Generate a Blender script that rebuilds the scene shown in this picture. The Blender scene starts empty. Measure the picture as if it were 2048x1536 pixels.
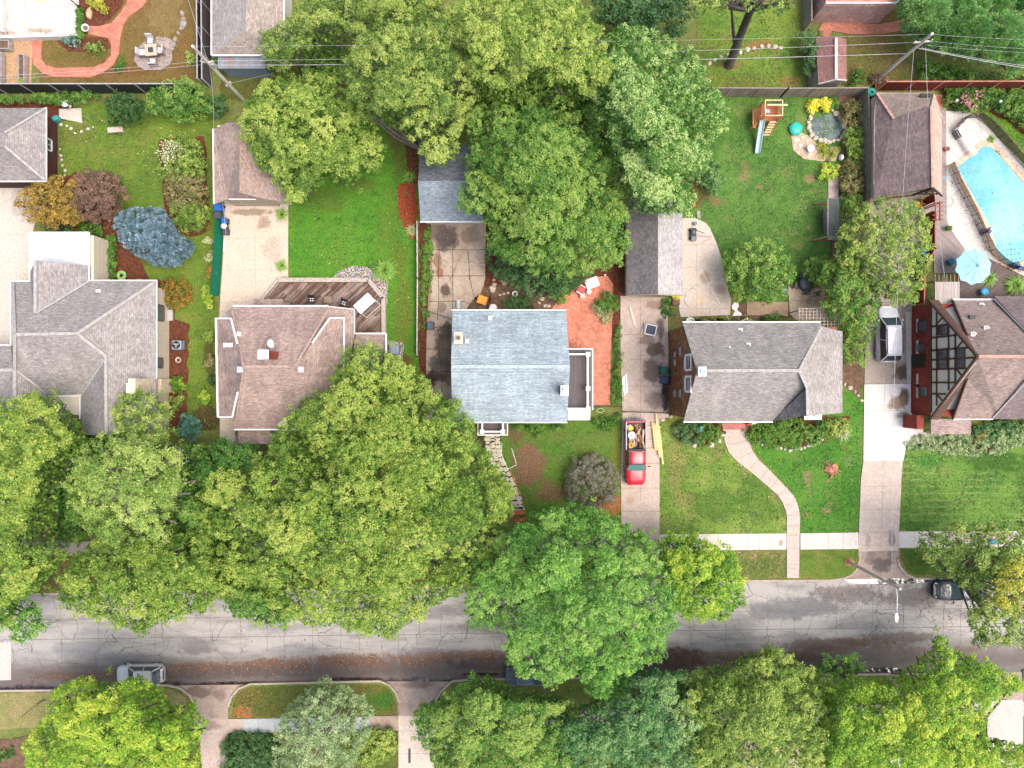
import bpy,bmesh,math,random
import numpy as np
from mathutils import Vector,Matrix,noise as mnoise
R=math.radians
scene=bpy.context.scene
# ---------------------------------------------------------------- camera, sky, sun, exposure
H=62.0
FPX=1364.0
cam_d=bpy.data.cameras.new('camera');cam=bpy.data.objects.new('camera',cam_d)
scene.collection.objects.link(cam);scene.camera=cam
cam_d.sensor_width=36.0;cam_d.lens=36.0*FPX/2048.0
cam_d.clip_start=0.5;cam_d.clip_end=3000
cam.location=(0,0,H);cam.rotation_euler=(0,0,0)
SUN_EL,SUN_AZ=R(66),R(110)
world=bpy.data.worlds.new('World');scene.world=world;world.use_nodes=True
wn=world.node_tree;wbg=wn.nodes['Background']
sky=wn.nodes.new('ShaderNodeTexSky');sky.sky_type='NISHITA';sky.sun_disc=False
sky.sun_elevation=SUN_EL;sky.sun_rotation=SUN_AZ
sky.air_density=1.0;sky.dust_density=6.0;sky.ozone_density=0.6
wn.links.new(sky.outputs[0],wbg.inputs[0]);wbg.inputs[1].default_value=0.15
sun_d=bpy.data.lights.new('sun','SUN');sun_d.energy=0.8;sun_d.angle=R(38);sun_d.color=(1.0,0.95,0.87)
sun=bpy.data.objects.new('sun',sun_d);scene.collection.objects.link(sun)
sd=Vector((math.sin(SUN_AZ)*math.cos(SUN_EL),math.cos(SUN_AZ)*math.cos(SUN_EL),math.sin(SUN_EL)))
sun.rotation_euler=sd.to_track_quat('Z','Y').to_euler()
scene.view_settings.view_transform='Standard';scene.view_settings.look='None'
scene.view_settings.exposure=1.0;scene.view_settings.gamma=1.0
scene.view_settings.use_curve_mapping=False
scene.cycles.max_bounces=5;scene.cycles.diffuse_bounces=3;scene.cycles.glossy_bounces=2
scene.cycles.transmission_bounces=2;scene.cycles.transparent_max_bounces=4
random.seed(7);rng=np.random.default_rng(7)
# ---------------------------------------------------------------- helpers
def P(px,py,z=0.0):
    """surveyed point: photo pixel + height above ground -> metres"""
    k=(H-z)/FPX
    return Vector(((px-1024)*k,(768-py)*k,z))
def M2(px,py,z=0.0):
    p=P(px,py,z);return (p.x,p.y)
def lin(c):
    c=c/255.0
    return c/12.92 if c<=0.04045 else ((c+0.055)/1.055)**2.4
GAIN=1.32
def A(r,g,b,k=1.0):return (min(.9,lin(r)*k/GAIN),min(.9,lin(g)*k/GAIN),min(.9,lin(b)*k/GAIN),1)
class MB:
    def __init__(s):s.v=[];s.f=[];s.m=[];s.sm=[]
    def add(s,vs,fs,mat=0,smooth=False):
        o=len(s.v);s.v+=[tuple(p) for p in vs]
        for f in fs:s.f.append(tuple(i+o for i in f));s.m.append(mat);s.sm.append(smooth)
        return s
    def poly(s,pts,mat=0):return s.add(pts,[tuple(range(len(pts)))],mat)
    def prism(s,xy,z0,z1,mat=0,side=None):
        n=len(xy)
        a=sum(xy[i][0]*xy[(i+1) % n][1]-xy[(i+1) % n][0]*xy[i][1] for i in range(n))
        if a<0:xy=xy[::-1]
        vs=[(x,y,z0) for x,y in xy]+[(x,y,z1) for x,y in xy]
        s.add(vs,[tuple(range(n,2*n))],mat)
        s.add(vs,[tuple(reversed(range(n)))]+[(i,(i+1) % n,n+(i+1) % n,n+i) for i in range(n)],mat if side is None else side)
        return s
    def panel(s,pts,th=.14,mat=0,side=None):
        n=len(pts);pts=[Vector(p) for p in pts]
        a=sum(pts[i].x*pts[(i+1) % n].y-pts[(i+1) % n].x*pts[i].y for i in range(n))
        if a<0:pts=pts[::-1]
        low=[p-Vector((0,0,th)) for p in pts]
        s.add(pts,[tuple(range(n))],mat)
        s.add(low+pts,[tuple(reversed(range(n)))]+[(i,(i+1) % n,n+(i+1) % n,n+i) for i in range(n)],mat if side is None else side)
        return s
    def box(s,c,d,rz=0,mat=0,M=None):
        x,y,z=d[0]/2,d[1]/2,d[2]/2
        vs=[Vector((i*x,j*y,k*z)) for k in (-1,1) for j in (-1,1) for i in (-1,1)]
        rot=M if M is not None else Matrix.Rotation(rz,3,'Z')
        vs=[rot @ v+Vector(c) for v in vs]
        return s.add(vs,[(0,2,3,1),(4,5,7,6),(0,1,5,4),(1,3,7,5),(3,2,6,7),(2,0,4,6)],mat)
    def bx(s,x0,x1,y0,y1,z0,z1,mat=0):return s.box(((x0+x1)/2,(y0+y1)/2,(z0+z1)/2),(abs(x1-x0),abs(y1-y0),abs(z1-z0)),0,mat)
    def beam(s,p,q,w,h,mat=0):
        p=Vector(p);q=Vector(q);d=q-p;L=d.length
        if L<1e-5:return s
        d.normalize();up=Vector((0,0,1))
        if abs(d.z)>.98:up=Vector((0,1,0))
        sx=d.cross(up).normalized();u=sx.cross(d).normalized()
        M=Matrix((d,sx,u)).transposed()
        return s.box((p+q)/2,(L,w,h),0,mat,M)
    def cyl(s,p,q,r0,r1=None,n=12,mat=0,smooth=True,caps=True):
        p=Vector(p);q=Vector(q);r1=r0 if r1 is None else r1
        d=(q-p).normalized();up=Vector((0,0,1)) if abs(d.z)<.95 else Vector((1,0,0))
        a=d.cross(up).normalized();b=d.cross(a).normalized()
        vs=[]
        for c,r in ((p,r0),(q,r1)):
            for i in range(n):
                t=2*math.pi*i/n;vs.append(c+a*math.cos(t)*r+b*math.sin(t)*r)
        s.add(vs,[(i,n+i,n+(i+1) % n,(i+1) % n) for i in range(n)],mat,smooth)
        if caps:s.add(vs,[tuple(range(n)),tuple(reversed(range(n,2*n)))],mat)
        return s
    def tube(s,pts,rs,n=7,mat=0):
        pts=[Vector(p) for p in pts]
        if not hasattr(rs,'__len__'):rs=[rs]*len(pts)
        vs=[];up=Vector((0.13,.21,.97)).normalized()
        for i,p in enumerate(pts):
            d=(pts[min(i+1,len(pts)-1)]-pts[max(i-1,0)]).normalized()
            a=d.cross(up)
            a=a.normalized() if a.length>1e-3 else Vector((1,0,0));b=d.cross(a).normalized()
            for k in range(n):
                t=2*math.pi*k/n;vs.append(p+(a*math.cos(t)+b*math.sin(t))*rs[i])
        fs=[(i*n+k,i*n+(k+1) % n,(i+1)*n+(k+1) % n,(i+1)*n+k) for i in range(len(pts)-1) for k in range(n)]
        fs+=[tuple(range(n)),tuple(reversed(range((len(pts)-1)*n,len(pts)*n)))]
        return s.add(vs,fs,mat,True)
    def lathe(s,c,prof,n=16,mat=0,sx=1,sy=1,smooth=True):
        c=Vector(c);vs=[]
        for r,z in prof:
            for i in range(n):
                t=2*math.pi*i/n;vs.append(c+Vector((math.cos(t)*r*sx,math.sin(t)*r*sy,z)))
        fs=[(j*n+i,j*n+(i+1) % n,(j+1)*n+(i+1) % n,(j+1)*n+i) for j in range(len(prof)-1) for i in range(n)]
        s.add(vs,fs,mat,smooth)
        s.add(vs,[tuple(reversed(range(n))),tuple(range((len(prof)-1)*n,len(prof)*n))],mat)
        return s
    def ball(s,c,r,mat=0,n=10,sq=1.0,jit=0,zcut=None):
        c=Vector(c);rr=r if hasattr(r,'__len__') else (r,r,r*sq)
        prof=[];m=max(4,n//2);vs=[]
        for j in range(m+1):
            ph=math.pi*j/m-math.pi/2
            for i in range(n):
                t=2*math.pi*i/n;k=1+(random.uniform(-jit,jit) if jit else 0)
                vs.append(c+Vector((math.cos(t)*math.cos(ph)*rr[0]*k,math.sin(t)*math.cos(ph)*rr[1]*k,math.sin(ph)*rr[2]*k)))
        fs=[(j*n+i,j*n+(i+1) % n,(j+1)*n+(i+1) % n,(j+1)*n+i) for j in range(m) for i in range(n)]
        return s.add(vs,fs,mat,jit==0)
    def build(s,name,mats,parent=None,world=True,bevel=0,rot=None):
        me=bpy.data.meshes.new(name)
        off=Vector((0,0,0))
        if parent is not None and world:
            r=parent
            while r is not None:off+=r.location;r=r.parent
        me.from_pydata([(x-off.x,y-off.y,z-off.z) for x,y,z in s.v],[],s.f)
        if not isinstance(mats,(list,tuple)):mats=[mats]
        for m in mats:me.materials.append(m)
        me.polygons.foreach_set('material_index',s.m);me.polygons.foreach_set('use_smooth',s.sm)
        uv=me.uv_layers.new(name='UVMap');me.update()
        data=uv.data
        for p in me.polygons:
            n=p.normal
            if abs(n.z)>.999:u=Vector((1,0,0));v=Vector((0,1,0))
            else:u=Vector((-n.y,n.x,0)).normalized();v=n.cross(u)
            for li in p.loop_indices:
                co=me.vertices[me.loops[li].vertex_index].co+off
                data[li].uv=(co.dot(u),co.dot(v))
        ob=bpy.data.objects.new(name,me);scene.collection.objects.link(ob)
        if parent is not None:ob.parent=parent
        if bevel:
            b=ob.modifiers.new('bevel','BEVEL');b.width=bevel;b.segments=2;b.limit_method='ANGLE';b.angle_limit=R(35)
        return ob
def tag(o,label,cat,group=None,kind=None):
    o['label']=label;o['category']=cat
    if group:o['group']=group
    if kind:o['kind']=kind
    return o
def thing(name,label,cat,loc=(0,0,0),group=None,rz=0):
    o=bpy.data.objects.new(name,None);scene.collection.objects.link(o);o.empty_display_size=.3
    o.location=loc;o.rotation_euler=(0,0,rz)
    return tag(o,label,cat,group)
def struct(name,mb,mats):
    o=mb.build(name,mats);o['kind']='structure';return o
def stuff(o,label,cat):return tag(o,label,cat,None,'stuff')
def copy_tree(o,parent=None):
    c=o.copy();scene.collection.objects.link(c);c.parent=parent
    for ch in list(o.children):copy_tree(ch,c)
    return c
def dup(o,loc,rz,label,group=None,s=None):
    c=copy_tree(o);c.location=loc;c.rotation_euler=(0,0,rz);c['label']=label
    if group:c['group']=group
    if s:c.scale=(s,s,s)
    return c
# ---------------------------------------------------------------- materials
class NT:
    def __init__(s,name):
        s.m=bpy.data.materials.new(name);s.m.use_nodes=True;s.t=s.m.node_tree;s.b=s.t.nodes['Principled BSDF']
        s.out=s.t.nodes['Material Output'];s._pos=None;s._uv=None
    def n(s,typ,**kw):
        nd=s.t.nodes.new('ShaderNode'+typ)
        for k,v in kw.items():setattr(nd,k,v)
        return nd
    def l(s,a,b):s.t.links.new(a,b)
    def pos(s):
        if s._pos is None:s._pos=s.n('NewGeometry').outputs['Position']
        return s._pos
    def uv(s):
        if s._uv is None:s._uv=s.n('UVMap').outputs[0]
        return s._uv
    def mapv(s,vec,scale=(1,1,1),rz=0,loc=(0,0,0)):
        m=s.n('Mapping');s.l(vec,m.inputs[0]);m.inputs['Scale'].default_value=scale
        m.inputs['Rotation'].default_value=(0,0,rz);m.inputs['Location'].default_value=loc;return m.outputs[0]
    def noise(s,scale,detail=4,rough=.55,vec=None,dist=0):
        x=s.n('TexNoise');s.l(vec if vec is not None else s.pos(),x.inputs['Vector'])
        x.inputs['Scale'].default_value=scale;x.inputs['Detail'].default_value=detail;x.inputs['Roughness'].default_value=rough
        x.inputs['Distortion'].default_value=dist;return x.outputs['Fac']
    def rng(s,v,a,b,c=0,d=1,smooth=True):
        x=s.n('MapRange');x.interpolation_type='SMOOTHSTEP' if smooth else 'LINEAR'
        s.l(v,x.inputs[0]);x.inputs[1].default_value=a;x.inputs[2].default_value=b;x.inputs[3].default_value=c;x.inputs[4].default_value=d
        return x.outputs[0]
    def math(s,op,a,b=None,c=None):
        x=s.n('Math',operation=op)
        for i,q in enumerate((a,b,c)):
            if q is None:continue
            if isinstance(q,(int,float)):x.inputs[i].default_value=q
            else:s.l(q,x.inputs[i])
        return x.outputs[0]
    def mix(s,f,a,b,mode='MIX'):
        x=s.n('Mix',data_type='RGBA',blend_type=mode)
        for i,q in ((0,f),(6,a),(7,b)):
            if isinstance(q,(int,float)):x.inputs[i].default_value=q
            elif isinstance(q,(tuple,list)):x.inputs[i].default_value=q
            else:s.l(q,x.inputs[i])
        return x.outputs[2]
    def bump(s,h,strength=.4,dist=.02):
        x=s.n('Bump');s.l(h,x.inputs['Height']);x.inputs['Strength'].default_value=strength;x.inputs['Distance'].default_value=dist
        s.l(x.outputs[0],s.b.inputs['Normal'])
    def sep(s):
        x=s.n('SeparateXYZ');s.l(s.pos(),x.inputs[0]);return x.outputs
    def spots(s,col,spots,nz=None):
        """stains: (px, py, rx_px, ry_px, colour, strength)"""
        nz=nz if nz is not None else s.noise(1.1,6,.65)
        nn=s.math('MULTIPLY',s.math('SUBTRACT',nz,.5),1.9)
        for (px,py,rx,ry,c,k) in spots:
            w=P(px,py)
            a=s.n('VectorMath',operation='SUBTRACT');s.l(s.pos(),a.inputs[0]);a.inputs[1].default_value=(w.x,w.y,0)
            b=s.n('VectorMath',operation='MULTIPLY');s.l(a.outputs[0],b.inputs[0]);b.inputs[1].default_value=(22/rx,22/ry,0)
            d=s.n('VectorMath',operation='LENGTH');s.l(b.outputs[0],d.inputs[0])
            f=s.rng(s.math('ADD',d.outputs['Value'],nn),1.05,.55,0,k)
            col=s.mix(f,col,c)
        return col
    def done(s,col=None,rough=.85,spec=.3,metal=0):
        if col is not None:
            if isinstance(col,tuple):s.b.inputs['Base Color'].default_value=col
            else:s.l(col,s.b.inputs['Base Color'])
        if isinstance(rough,(int,float)):s.b.inputs['Roughness'].default_value=rough
        else:s.l(rough,s.b.inputs['Roughness'])
        s.b.inputs['Specular IOR Level'].default_value=spec;s.b.inputs['Metallic'].default_value=metal
        return s.m
def sh(c,k):return (min(.92,c[0]*k),min(.92,c[1]*k),min(.92,c[2]*k),1)
def plain(name,c,rough=.6,metal=0,var=.18,scale=3,spec=.4,bump=0):
    t=NT(name);v=t.rng(t.noise(scale,6,.6),.3,.7,1-var,1+var)
    col=t.mix(1.0,c,v,'MULTIPLY')
    if bump:t.bump(t.noise(scale*8,4),bump,.01)
    return t.done(col,rough,spec,metal)
def grass(name,a,b,dead,deadamt=.5,spots=(),stripes=None,fine=1.0,seedoff=0):
    t=NT(name)
    pv=t.mapv(t.pos(),loc=(seedoff,seedoff*.7,0))
    a,b,dead=sh(a,1.13),sh(b,1.13),sh(dead,1.08)
    n1=t.noise(.28,6,.6,pv);n2=t.noise(1.7,5,.6,pv);n3=t.noise(9,3,.7,pv);n4=t.noise(30,2,.7,pv)
    col=t.mix(t.rng(n1,.36,.64),a,b)
    col=t.mix(t.rng(n2,.35,.68,0,.6),col,sh(b,1.22))
    col=t.mix(t.math('MULTIPLY',t.rng(t.noise(.55,7,.68,pv),.5,.68),deadamt),col,dead)
    if stripes:
        y=t.math('ADD',t.sep()[1],t.math('MULTIPLY',t.noise(.9,4),.35));w=t.math('SINE',t.math('MULTIPLY',y,2*math.pi/stripes[0]))
        f=t.math('MULTIPLY',t.rng(w,.1,1.0),t.rng(t.noise(.3,3,.5,pv),.38,.6,0,stripes[2]))
        col=t.mix(f,col,stripes[1])
    if spots:col=t.spots(col,spots)
    f=t.math('MULTIPLY',t.rng(n3,.25,.75,1-.38*fine,1+.38*fine),t.rng(n4,.25,.75,1-.45*fine,1+.45*fine))
    col=t.mix(1.0,col,f,'MULTIPLY')
    t.bump(t.math('ADD',n3,n4),.9,.05)
    return t.done(col,.9,.15)
def concrete(name,c,c2,spots=(),var=.16,crack=0,dirty=.35):
    t=NT(name)
    n1=t.noise(.5,7,.65);n2=t.noise(6,5,.6);n3=t.noise(40,2,.6)
    col=t.mix(t.rng(n1,.42,.68,0,dirty),c,c2)
    col=t.mix(t.rng(t.noise(2.3,6,.7),.55,.75,0,dirty*.8),col,sh(c2,.8))
    if crack:
        wv=t.n('TexNoise');t.l(t.pos(),wv.inputs['Vector']);wv.inputs['Scale'].default_value=1.2;wv.inputs['Detail'].default_value=4
        ad=t.n('VectorMath',operation='MULTIPLY_ADD');t.l(wv.outputs['Color'],ad.inputs[0]);ad.inputs[1].default_value=(.8,.8,0);t.l(t.pos(),ad.inputs[2])
        vo=t.n('TexVoronoi',feature='DISTANCE_TO_EDGE');t.l(ad.outputs[0],vo.inputs['Vector']);vo.inputs['Scale'].default_value=.33
        f=t.math('MULTIPLY',t.rng(vo.outputs['Distance'],.012,.002),t.rng(t.noise(.35,3),.45,.6,0,crack))
        col=t.mix(f,col,sh(c2,.3))
    if spots:col=t.spots(col,spots)
    v=t.math('MULTIPLY',t.rng(n2,.25,.75,1-var,1+var),t.rng(n3,.2,.8,.9,1.1))
    col=t.mix(1.0,col,v,'MULTIPLY');t.bump(n3,.25,.01)
    return t.done(col,.85,.25)
def shingle(name,c1,c2,mort=None,spots=(),w=.34,h=.16,streak=0):
    t=NT(name);br=t.n('TexBrick');t.l(t.uv(),br.inputs['Vector'])
    br.inputs['Scale'].default_value=1;br.inputs['Brick Width'].default_value=w;br.inputs['Row Height'].default_value=h
    br.inputs['Mortar Size'].default_value=.012;br.inputs['Mortar Smooth'].default_value=.3;br.inputs['Bias'].default_value=0
    br.inputs['Color1'].default_value=c1;br.inputs['Color2'].default_value=c2;br.inputs['Mortar'].default_value=mort or sh(c1,.55)
    col=br.outputs['Color']
    v=t.math('MULTIPLY',t.rng(t.noise(5,4,.7),.25,.75,.82,1.18),t.rng(t.noise(.5,5,.6),.3,.7,.9,1.1))
    v=t.math('MULTIPLY',v,t.rng(t.noise(1,2,.5,t.mapv(t.uv(),(2.9,6.2,1))),.3,.7,.86,1.14))
    if streak:
        v=t.math('MULTIPLY',v,t.rng(t.noise(1,4,.6,t.mapv(t.uv(),(1.3,.25,1))),.35,.7,1+streak*.4,1-streak))
    if spots:col=t.spots(col,spots)
    col=t.mix(1.0,col,v,'MULTIPLY')
    t.bump(br.outputs['Fac'],-.6,.02)
    return t.done(col,.9,.2)
def brick(name,c1,c2,mort,w=.22,h=.075,rz=0,spots=(),grow=None):
    t=NT(name);br=t.n('TexBrick');t.l(t.mapv(t.uv(),rz=rz),br.inputs['Vector'])
    br.inputs['Scale'].default_value=1;br.inputs['Brick Width'].default_value=w;br.inputs['Row Height'].default_value=h
    br.inputs['Mortar Size'].default_value=.009;br.inputs['Color1'].default_value=c1;br.inputs['Color2'].default_value=c2;br.inputs['Mortar'].default_value=mort
    col=br.outputs['Color']
    v=t.math('MULTIPLY',t.rng(t.noise(4,5,.7),.25,.75,.75,1.25),t.rng(t.noise(.7,5,.6),.3,.7,.85,1.15))
    col=t.mix(1.0,col,v,'MULTIPLY')
    if grow:col=t.mix(t.rng(t.noise(1.6,7,.7),.56,.7,0,grow[1]),col,grow[0])
    if spots:col=t.spots(col,spots)
    t.bump(br.outputs['Fac'],-.4,.01)
    return t.done(col,.85,.2)
def planks(name,c1,c2,gap,w=.14,rz=0,L=2.4,var=.3,grime=None):
    t=NT(name);br=t.n('TexBrick');uvr=t.mapv(t.uv(),rz=rz);t.l(uvr,br.inputs['Vector'])
    br.inputs['Scale'].default_value=1;br.inputs['Brick Width'].default_value=L;br.inputs['Row Height'].default_value=w
    br.inputs['Mortar Size'].default_value=.012;br.inputs['Color1'].default_value=c1;br.inputs['Color2'].default_value=c2;br.inputs['Mortar'].default_value=gap
    mp=t.n('Mapping');t.l(uvr,mp.inputs[0]);mp.inputs['Scale'].default_value=(.8,9,1)
    v=t.rng(t.noise(1,5,.6,mp.outputs[0]),.3,.7,1-var,1+var)
    col=t.mix(1.0,br.outputs['Color'],v,'MULTIPLY')
    if grime:col=t.mix(t.rng(t.noise(.9,7,.7),.45,.65,0,grime[1]),col,grime[0])
    t.bump(br.outputs['Fac'],-.5,.01)
    return t.done(col,.8,.2)
def leafmat(name,dark,mid,lite,trans=.3,rough=.55,spec=.35):
    """leaf colour varies from leaf to leaf and tuft to tuft through the 'tint' attribute"""
    t=NT(name);at=t.n('Attribute');at.attribute_name='tint';f=at.outputs['Fac']
    cr=t.n('ValToRGB');e=cr.color_ramp.elements;e[0].color=dark;e[1].color=lite;e[0].position=.08;e[1].position=.95
    m=cr.color_ramp.elements.new(.5);m.color=mid;t.l(f,cr.inputs[0])
    col=cr.outputs[0]
    t.l(col,t.b.inputs['Base Color']);t.b.inputs['Roughness'].default_value=rough;t.b.inputs['Specular IOR Level'].default_value=spec
    tr=t.n('BsdfTranslucent');t.l(col,tr.inputs[0])
    mx=t.n('MixShader');mx.inputs[0].default_value=trans;t.l(t.b.outputs[0],mx.inputs[1]);t.l(tr.outputs[0],mx.inputs[2]);t.l(mx.outputs[0],t.out.inputs[0])
    return t.m
def glass(name,c,rough=.08):
    t=NT(name);return t.done(c,rough,.8)
# ---------------------------------------------------------------- vegetation (numpy leaf meshes)
def quads_mesh(name,V,tint,mat):
    """V: (n,4,3) leaf quads"""
    n=V.shape[0];me=bpy.data.meshes.new(name)
    me.vertices.add(n*4);me.vertices.foreach_set('co',V.reshape(-1).astype(np.float32))
    me.loops.add(n*4);me.loops.foreach_set('vertex_index',np.arange(n*4,dtype=np.int32))
    me.polygons.add(n);me.polygons.foreach_set('loop_start',np.arange(0,n*4,4,dtype=np.int32))
    me.polygons.foreach_set('loop_total',np.full(n,4,dtype=np.int32))
    a=me.attributes.new('tint','FLOAT','POINT');a.data.foreach_set('value',np.repeat(np.clip(tint,0,1),4).astype(np.float32))
    me.materials.append(mat);me.update();me.validate()
    return me
def unit(a):return a/np.maximum(np.linalg.norm(a,axis=-1,keepdims=True),1e-6)
def leaf_quads(c,nrm,size,rg,aspect=.62,along=None):
    n=len(c);r=rg.normal(size=(n,3)) if along is None else along+rg.normal(size=(n,3))*.25
    u=unit(np.cross(nrm,np.cross(r,nrm)));v=np.cross(nrm,u)
    s=(size*rg.uniform(.7,1.3,n))[:,None]
    fold=nrm*s*.12
    a=c-u*s*.5;b=c+v*s*aspect*.5+fold;d=c-v*s*aspect*.5+fold;e=c+u*s*.5
    return np.stack([a,d,e,b],1)
def inpoly(x,y,poly):
    ins=np.zeros(len(x),bool);n=len(poly)
    for i in range(n):
        x0,y0=poly[i];x1,y1=poly[(i+1) % n]
        c=((y0>y)!=(y1>y));
        with np.errstate(divide='ignore',invalid='ignore'):
            xi=(x1-x0)*(y-y0)/((y1-y0) if y1!=y0 else 1e-9)+x0
        ins ^= c & (x<xi)
    return ins
def edged(x,y,poly):
    d=np.full(len(x),1e9);n=len(poly)
    for i in range(n):
        x0,y0=poly[i];x1,y1=poly[(i+1) % n];dx,dy=x1-x0,y1-y0;L=dx*dx+dy*dy+1e-9
        t=np.clip(((x-x0)*dx+(y-y0)*dy)/L,0,1);d=np.minimum(d,np.hypot(x-x0-t*dx,y-y0-t*dy))
    return d
def px_poly_sample(poly,n,rg,mind=0):
    xs=[p[0] for p in poly];ys=[p[1] for p in poly];X=[];Y=[]
    while len(X)<n:
        x=rg.uniform(min(xs),max(xs),4000);y=rg.uniform(min(ys),max(ys),4000)
        k=inpoly(x,y,poly)
        if mind:k &= edged(x,y,poly)>mind
        X+=list(x[k]);Y+=list(y[k])
    return np.array(X[:n]),np.array(Y[:n])
def foliage(name,poly,z0,z1,mat,seed,leaf=.2,dens=1.0,lobe=(1.1,2.2),tuft=.55,dome=.5,bare=.0,tintv=(.5,.22),aspect=.62,droop=0.3,under=1.0,needle=False,per=1.0,parent=None,lobes_out=None,gapk=.5,shell=.72,field=False):
    """crown whose outline follows the surveyed polygon: lobes under a dome, tufts of leaves on every lobe"""
    rg=np.random.default_rng(seed);poly=[(float(a),float(b)) for a,b in poly]
    if field:qx=sum(p[0] for p in poly)/len(poly);qy=sum(p[1] for p in poly)/len(poly);poly=[(qx+(a-qx)*1.035,qy+(b-qy)*1.035) for a,b in poly]
    pa=0
    for i in range(len(poly)):
        x0,y0=poly[i];x1,y1=poly[(i+1) % len(poly)];pa+=x0*y1-x1*y0
    kk=(H-(z0+z1)/2)/FPX;area=abs(pa)/2*kk*kk
    rm=(lobe[0]+lobe[1])/2
    nl=max(3,int(area/(rm*rm)*1.15))
    X,Y=px_poly_sample(poly,nl*12,rg);D=edged(X,Y,poly);keep=[]
    dmax=max(D.max(),1e-3)
    for i in range(len(X)):
        r=min(D[i]*kk*1.02,rg.uniform(*lobe))
        if r<lobe[0]*.38:continue
        ok=True
        for (j,rj) in keep:
            if math.hypot(X[i]-X[j],Y[i]-Y[j])*kk<(r+rj)*gapk:ok=False;break
        if ok:keep.append((i,r))
        if len(keep)>=nl:break
    C=[];Rr=[]
    for i,r in keep:
        t=min(1,D[i]/(dmax*.85))
        zt=z0+(z1-z0)*(t**dome)*rg.uniform(.78,1.0)
        zt=max(zt,z0+.3*r)
        p=P(X[i],Y[i],zt);zc=max(zt-r*.75,.15)
        C.append((p.x,p.y,zc));Rr.append(r)
    C=np.array(C);Rr=np.array(Rr)
    lobetint=rg.normal(0,.1,len(C))
    w=Rr**2;cnt=np.maximum(3,(w*5.6/(tuft*tuft)*.62*dens*(1-bare)).astype(int))
    li=np.repeat(np.arange(len(C)),cnt);nt=len(li)
    d=unit(rg.normal(size=(nt,3))*[1,1,.9]+[0,0,.45]);flat=np.array([1,1,.8])
    rad=Rr[li]*rg.uniform(shell,1.04,nt)*(1+.14*np.sin(d[:,0]*5+li)*np.cos(d[:,1]*6+li*2))
    T=C[li]+d*rad[:,None]*flat
    if field:
        nt=int(area/(tuft*tuft)*1.7*dens*(1-bare));X3,Y3=px_poly_sample(poly,nt,rg);X3+=rg.normal(0,5,nt);Y3+=rg.normal(0,5,nt);D3=edged(X3,Y3,poly);zg=z0+(z1-z0)*np.minimum(1,D3/(dmax*.85))**dome*.85
        kq=(H-zg)/FPX;gx=(X3-1024)*kq;gy=(768-Y3)*kq;top=np.full(nt,-9.0);li=np.zeros(nt,int);rel=np.ones(nt)
        for i in range(len(C)):
            dd=np.hypot(gx-C[i,0],gy-C[i,1])/(Rr[i]*1.12);zz_=np.where(dd<1,C[i,2]+Rr[i]*1.35*np.sqrt(np.maximum(0,1-dd*dd))-.15,-9.0);m=zz_>top;top=np.where(m,zz_,top);li=np.where(m,i,li);rel=np.where(m,dd,rel)
        low=top<-1;zf=np.where(low,zg-1.1,top);zf=np.maximum(zf-rg.uniform(-.1,.7,nt)**2*1.2,.15)
        kq=(H-zf)/FPX*.35+kq*.65;T=np.stack([gx,gy,zf],1);d=unit(T-C[li]+[0,0,.01]);d[low]=[0,0,1];kp=rg.random(nt)>np.clip((rel-.68)/.3,0,1)*.8;T=T[kp];d=d[kp];li=li[kp];nt=len(T)
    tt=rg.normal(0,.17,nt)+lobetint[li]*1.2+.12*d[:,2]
    ts=tuft*rg.uniform(.6,1.25,nt)
    perleaf=max(6,int((tuft/leaf)**2*5.2*per))
    ti=np.repeat(np.arange(nt),perleaf);n=len(ti)
    q=unit(rg.normal(size=(n,3))+[0,0,.5]+d[ti]*.7)
    rr=ts[ti]*rg.uniform(.25,1,n)**.6
    pos=T[ti]+q*rr[:,None]*[1,1,.75]
    pos[:,2]=np.maximum(pos[:,2],.03)
    if needle:
        al=unit(q+d[ti]*.8);nr=unit(np.cross(al,rg.normal(size=(n,3))))
        V=leaf_quads(pos,nr,leaf*1.5,rg,.28,al)
    else:
        nr=unit(q*.55+rg.normal(size=(n,3))*.42+[0,0,.75]);V=leaf_quads(pos,nr,leaf,rg,aspect)
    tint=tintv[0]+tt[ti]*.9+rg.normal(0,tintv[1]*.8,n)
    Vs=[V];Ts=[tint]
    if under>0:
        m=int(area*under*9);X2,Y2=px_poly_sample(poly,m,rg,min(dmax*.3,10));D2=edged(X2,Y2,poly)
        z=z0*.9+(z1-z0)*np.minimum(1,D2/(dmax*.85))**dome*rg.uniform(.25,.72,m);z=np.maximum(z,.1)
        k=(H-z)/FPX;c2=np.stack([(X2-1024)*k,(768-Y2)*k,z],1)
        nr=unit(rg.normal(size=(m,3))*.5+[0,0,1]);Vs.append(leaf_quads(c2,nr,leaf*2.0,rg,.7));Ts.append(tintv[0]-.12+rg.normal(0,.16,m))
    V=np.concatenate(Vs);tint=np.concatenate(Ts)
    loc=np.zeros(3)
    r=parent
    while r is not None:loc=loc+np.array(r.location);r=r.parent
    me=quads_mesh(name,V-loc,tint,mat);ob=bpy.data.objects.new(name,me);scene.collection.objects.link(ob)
    if parent is not None:ob.parent=parent
    if lobes_out is not None:lobes_out+=[(Vector(C[i]),Rr[i]) for i in range(len(C))]
    return ob
NLEAF=[0]
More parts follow.
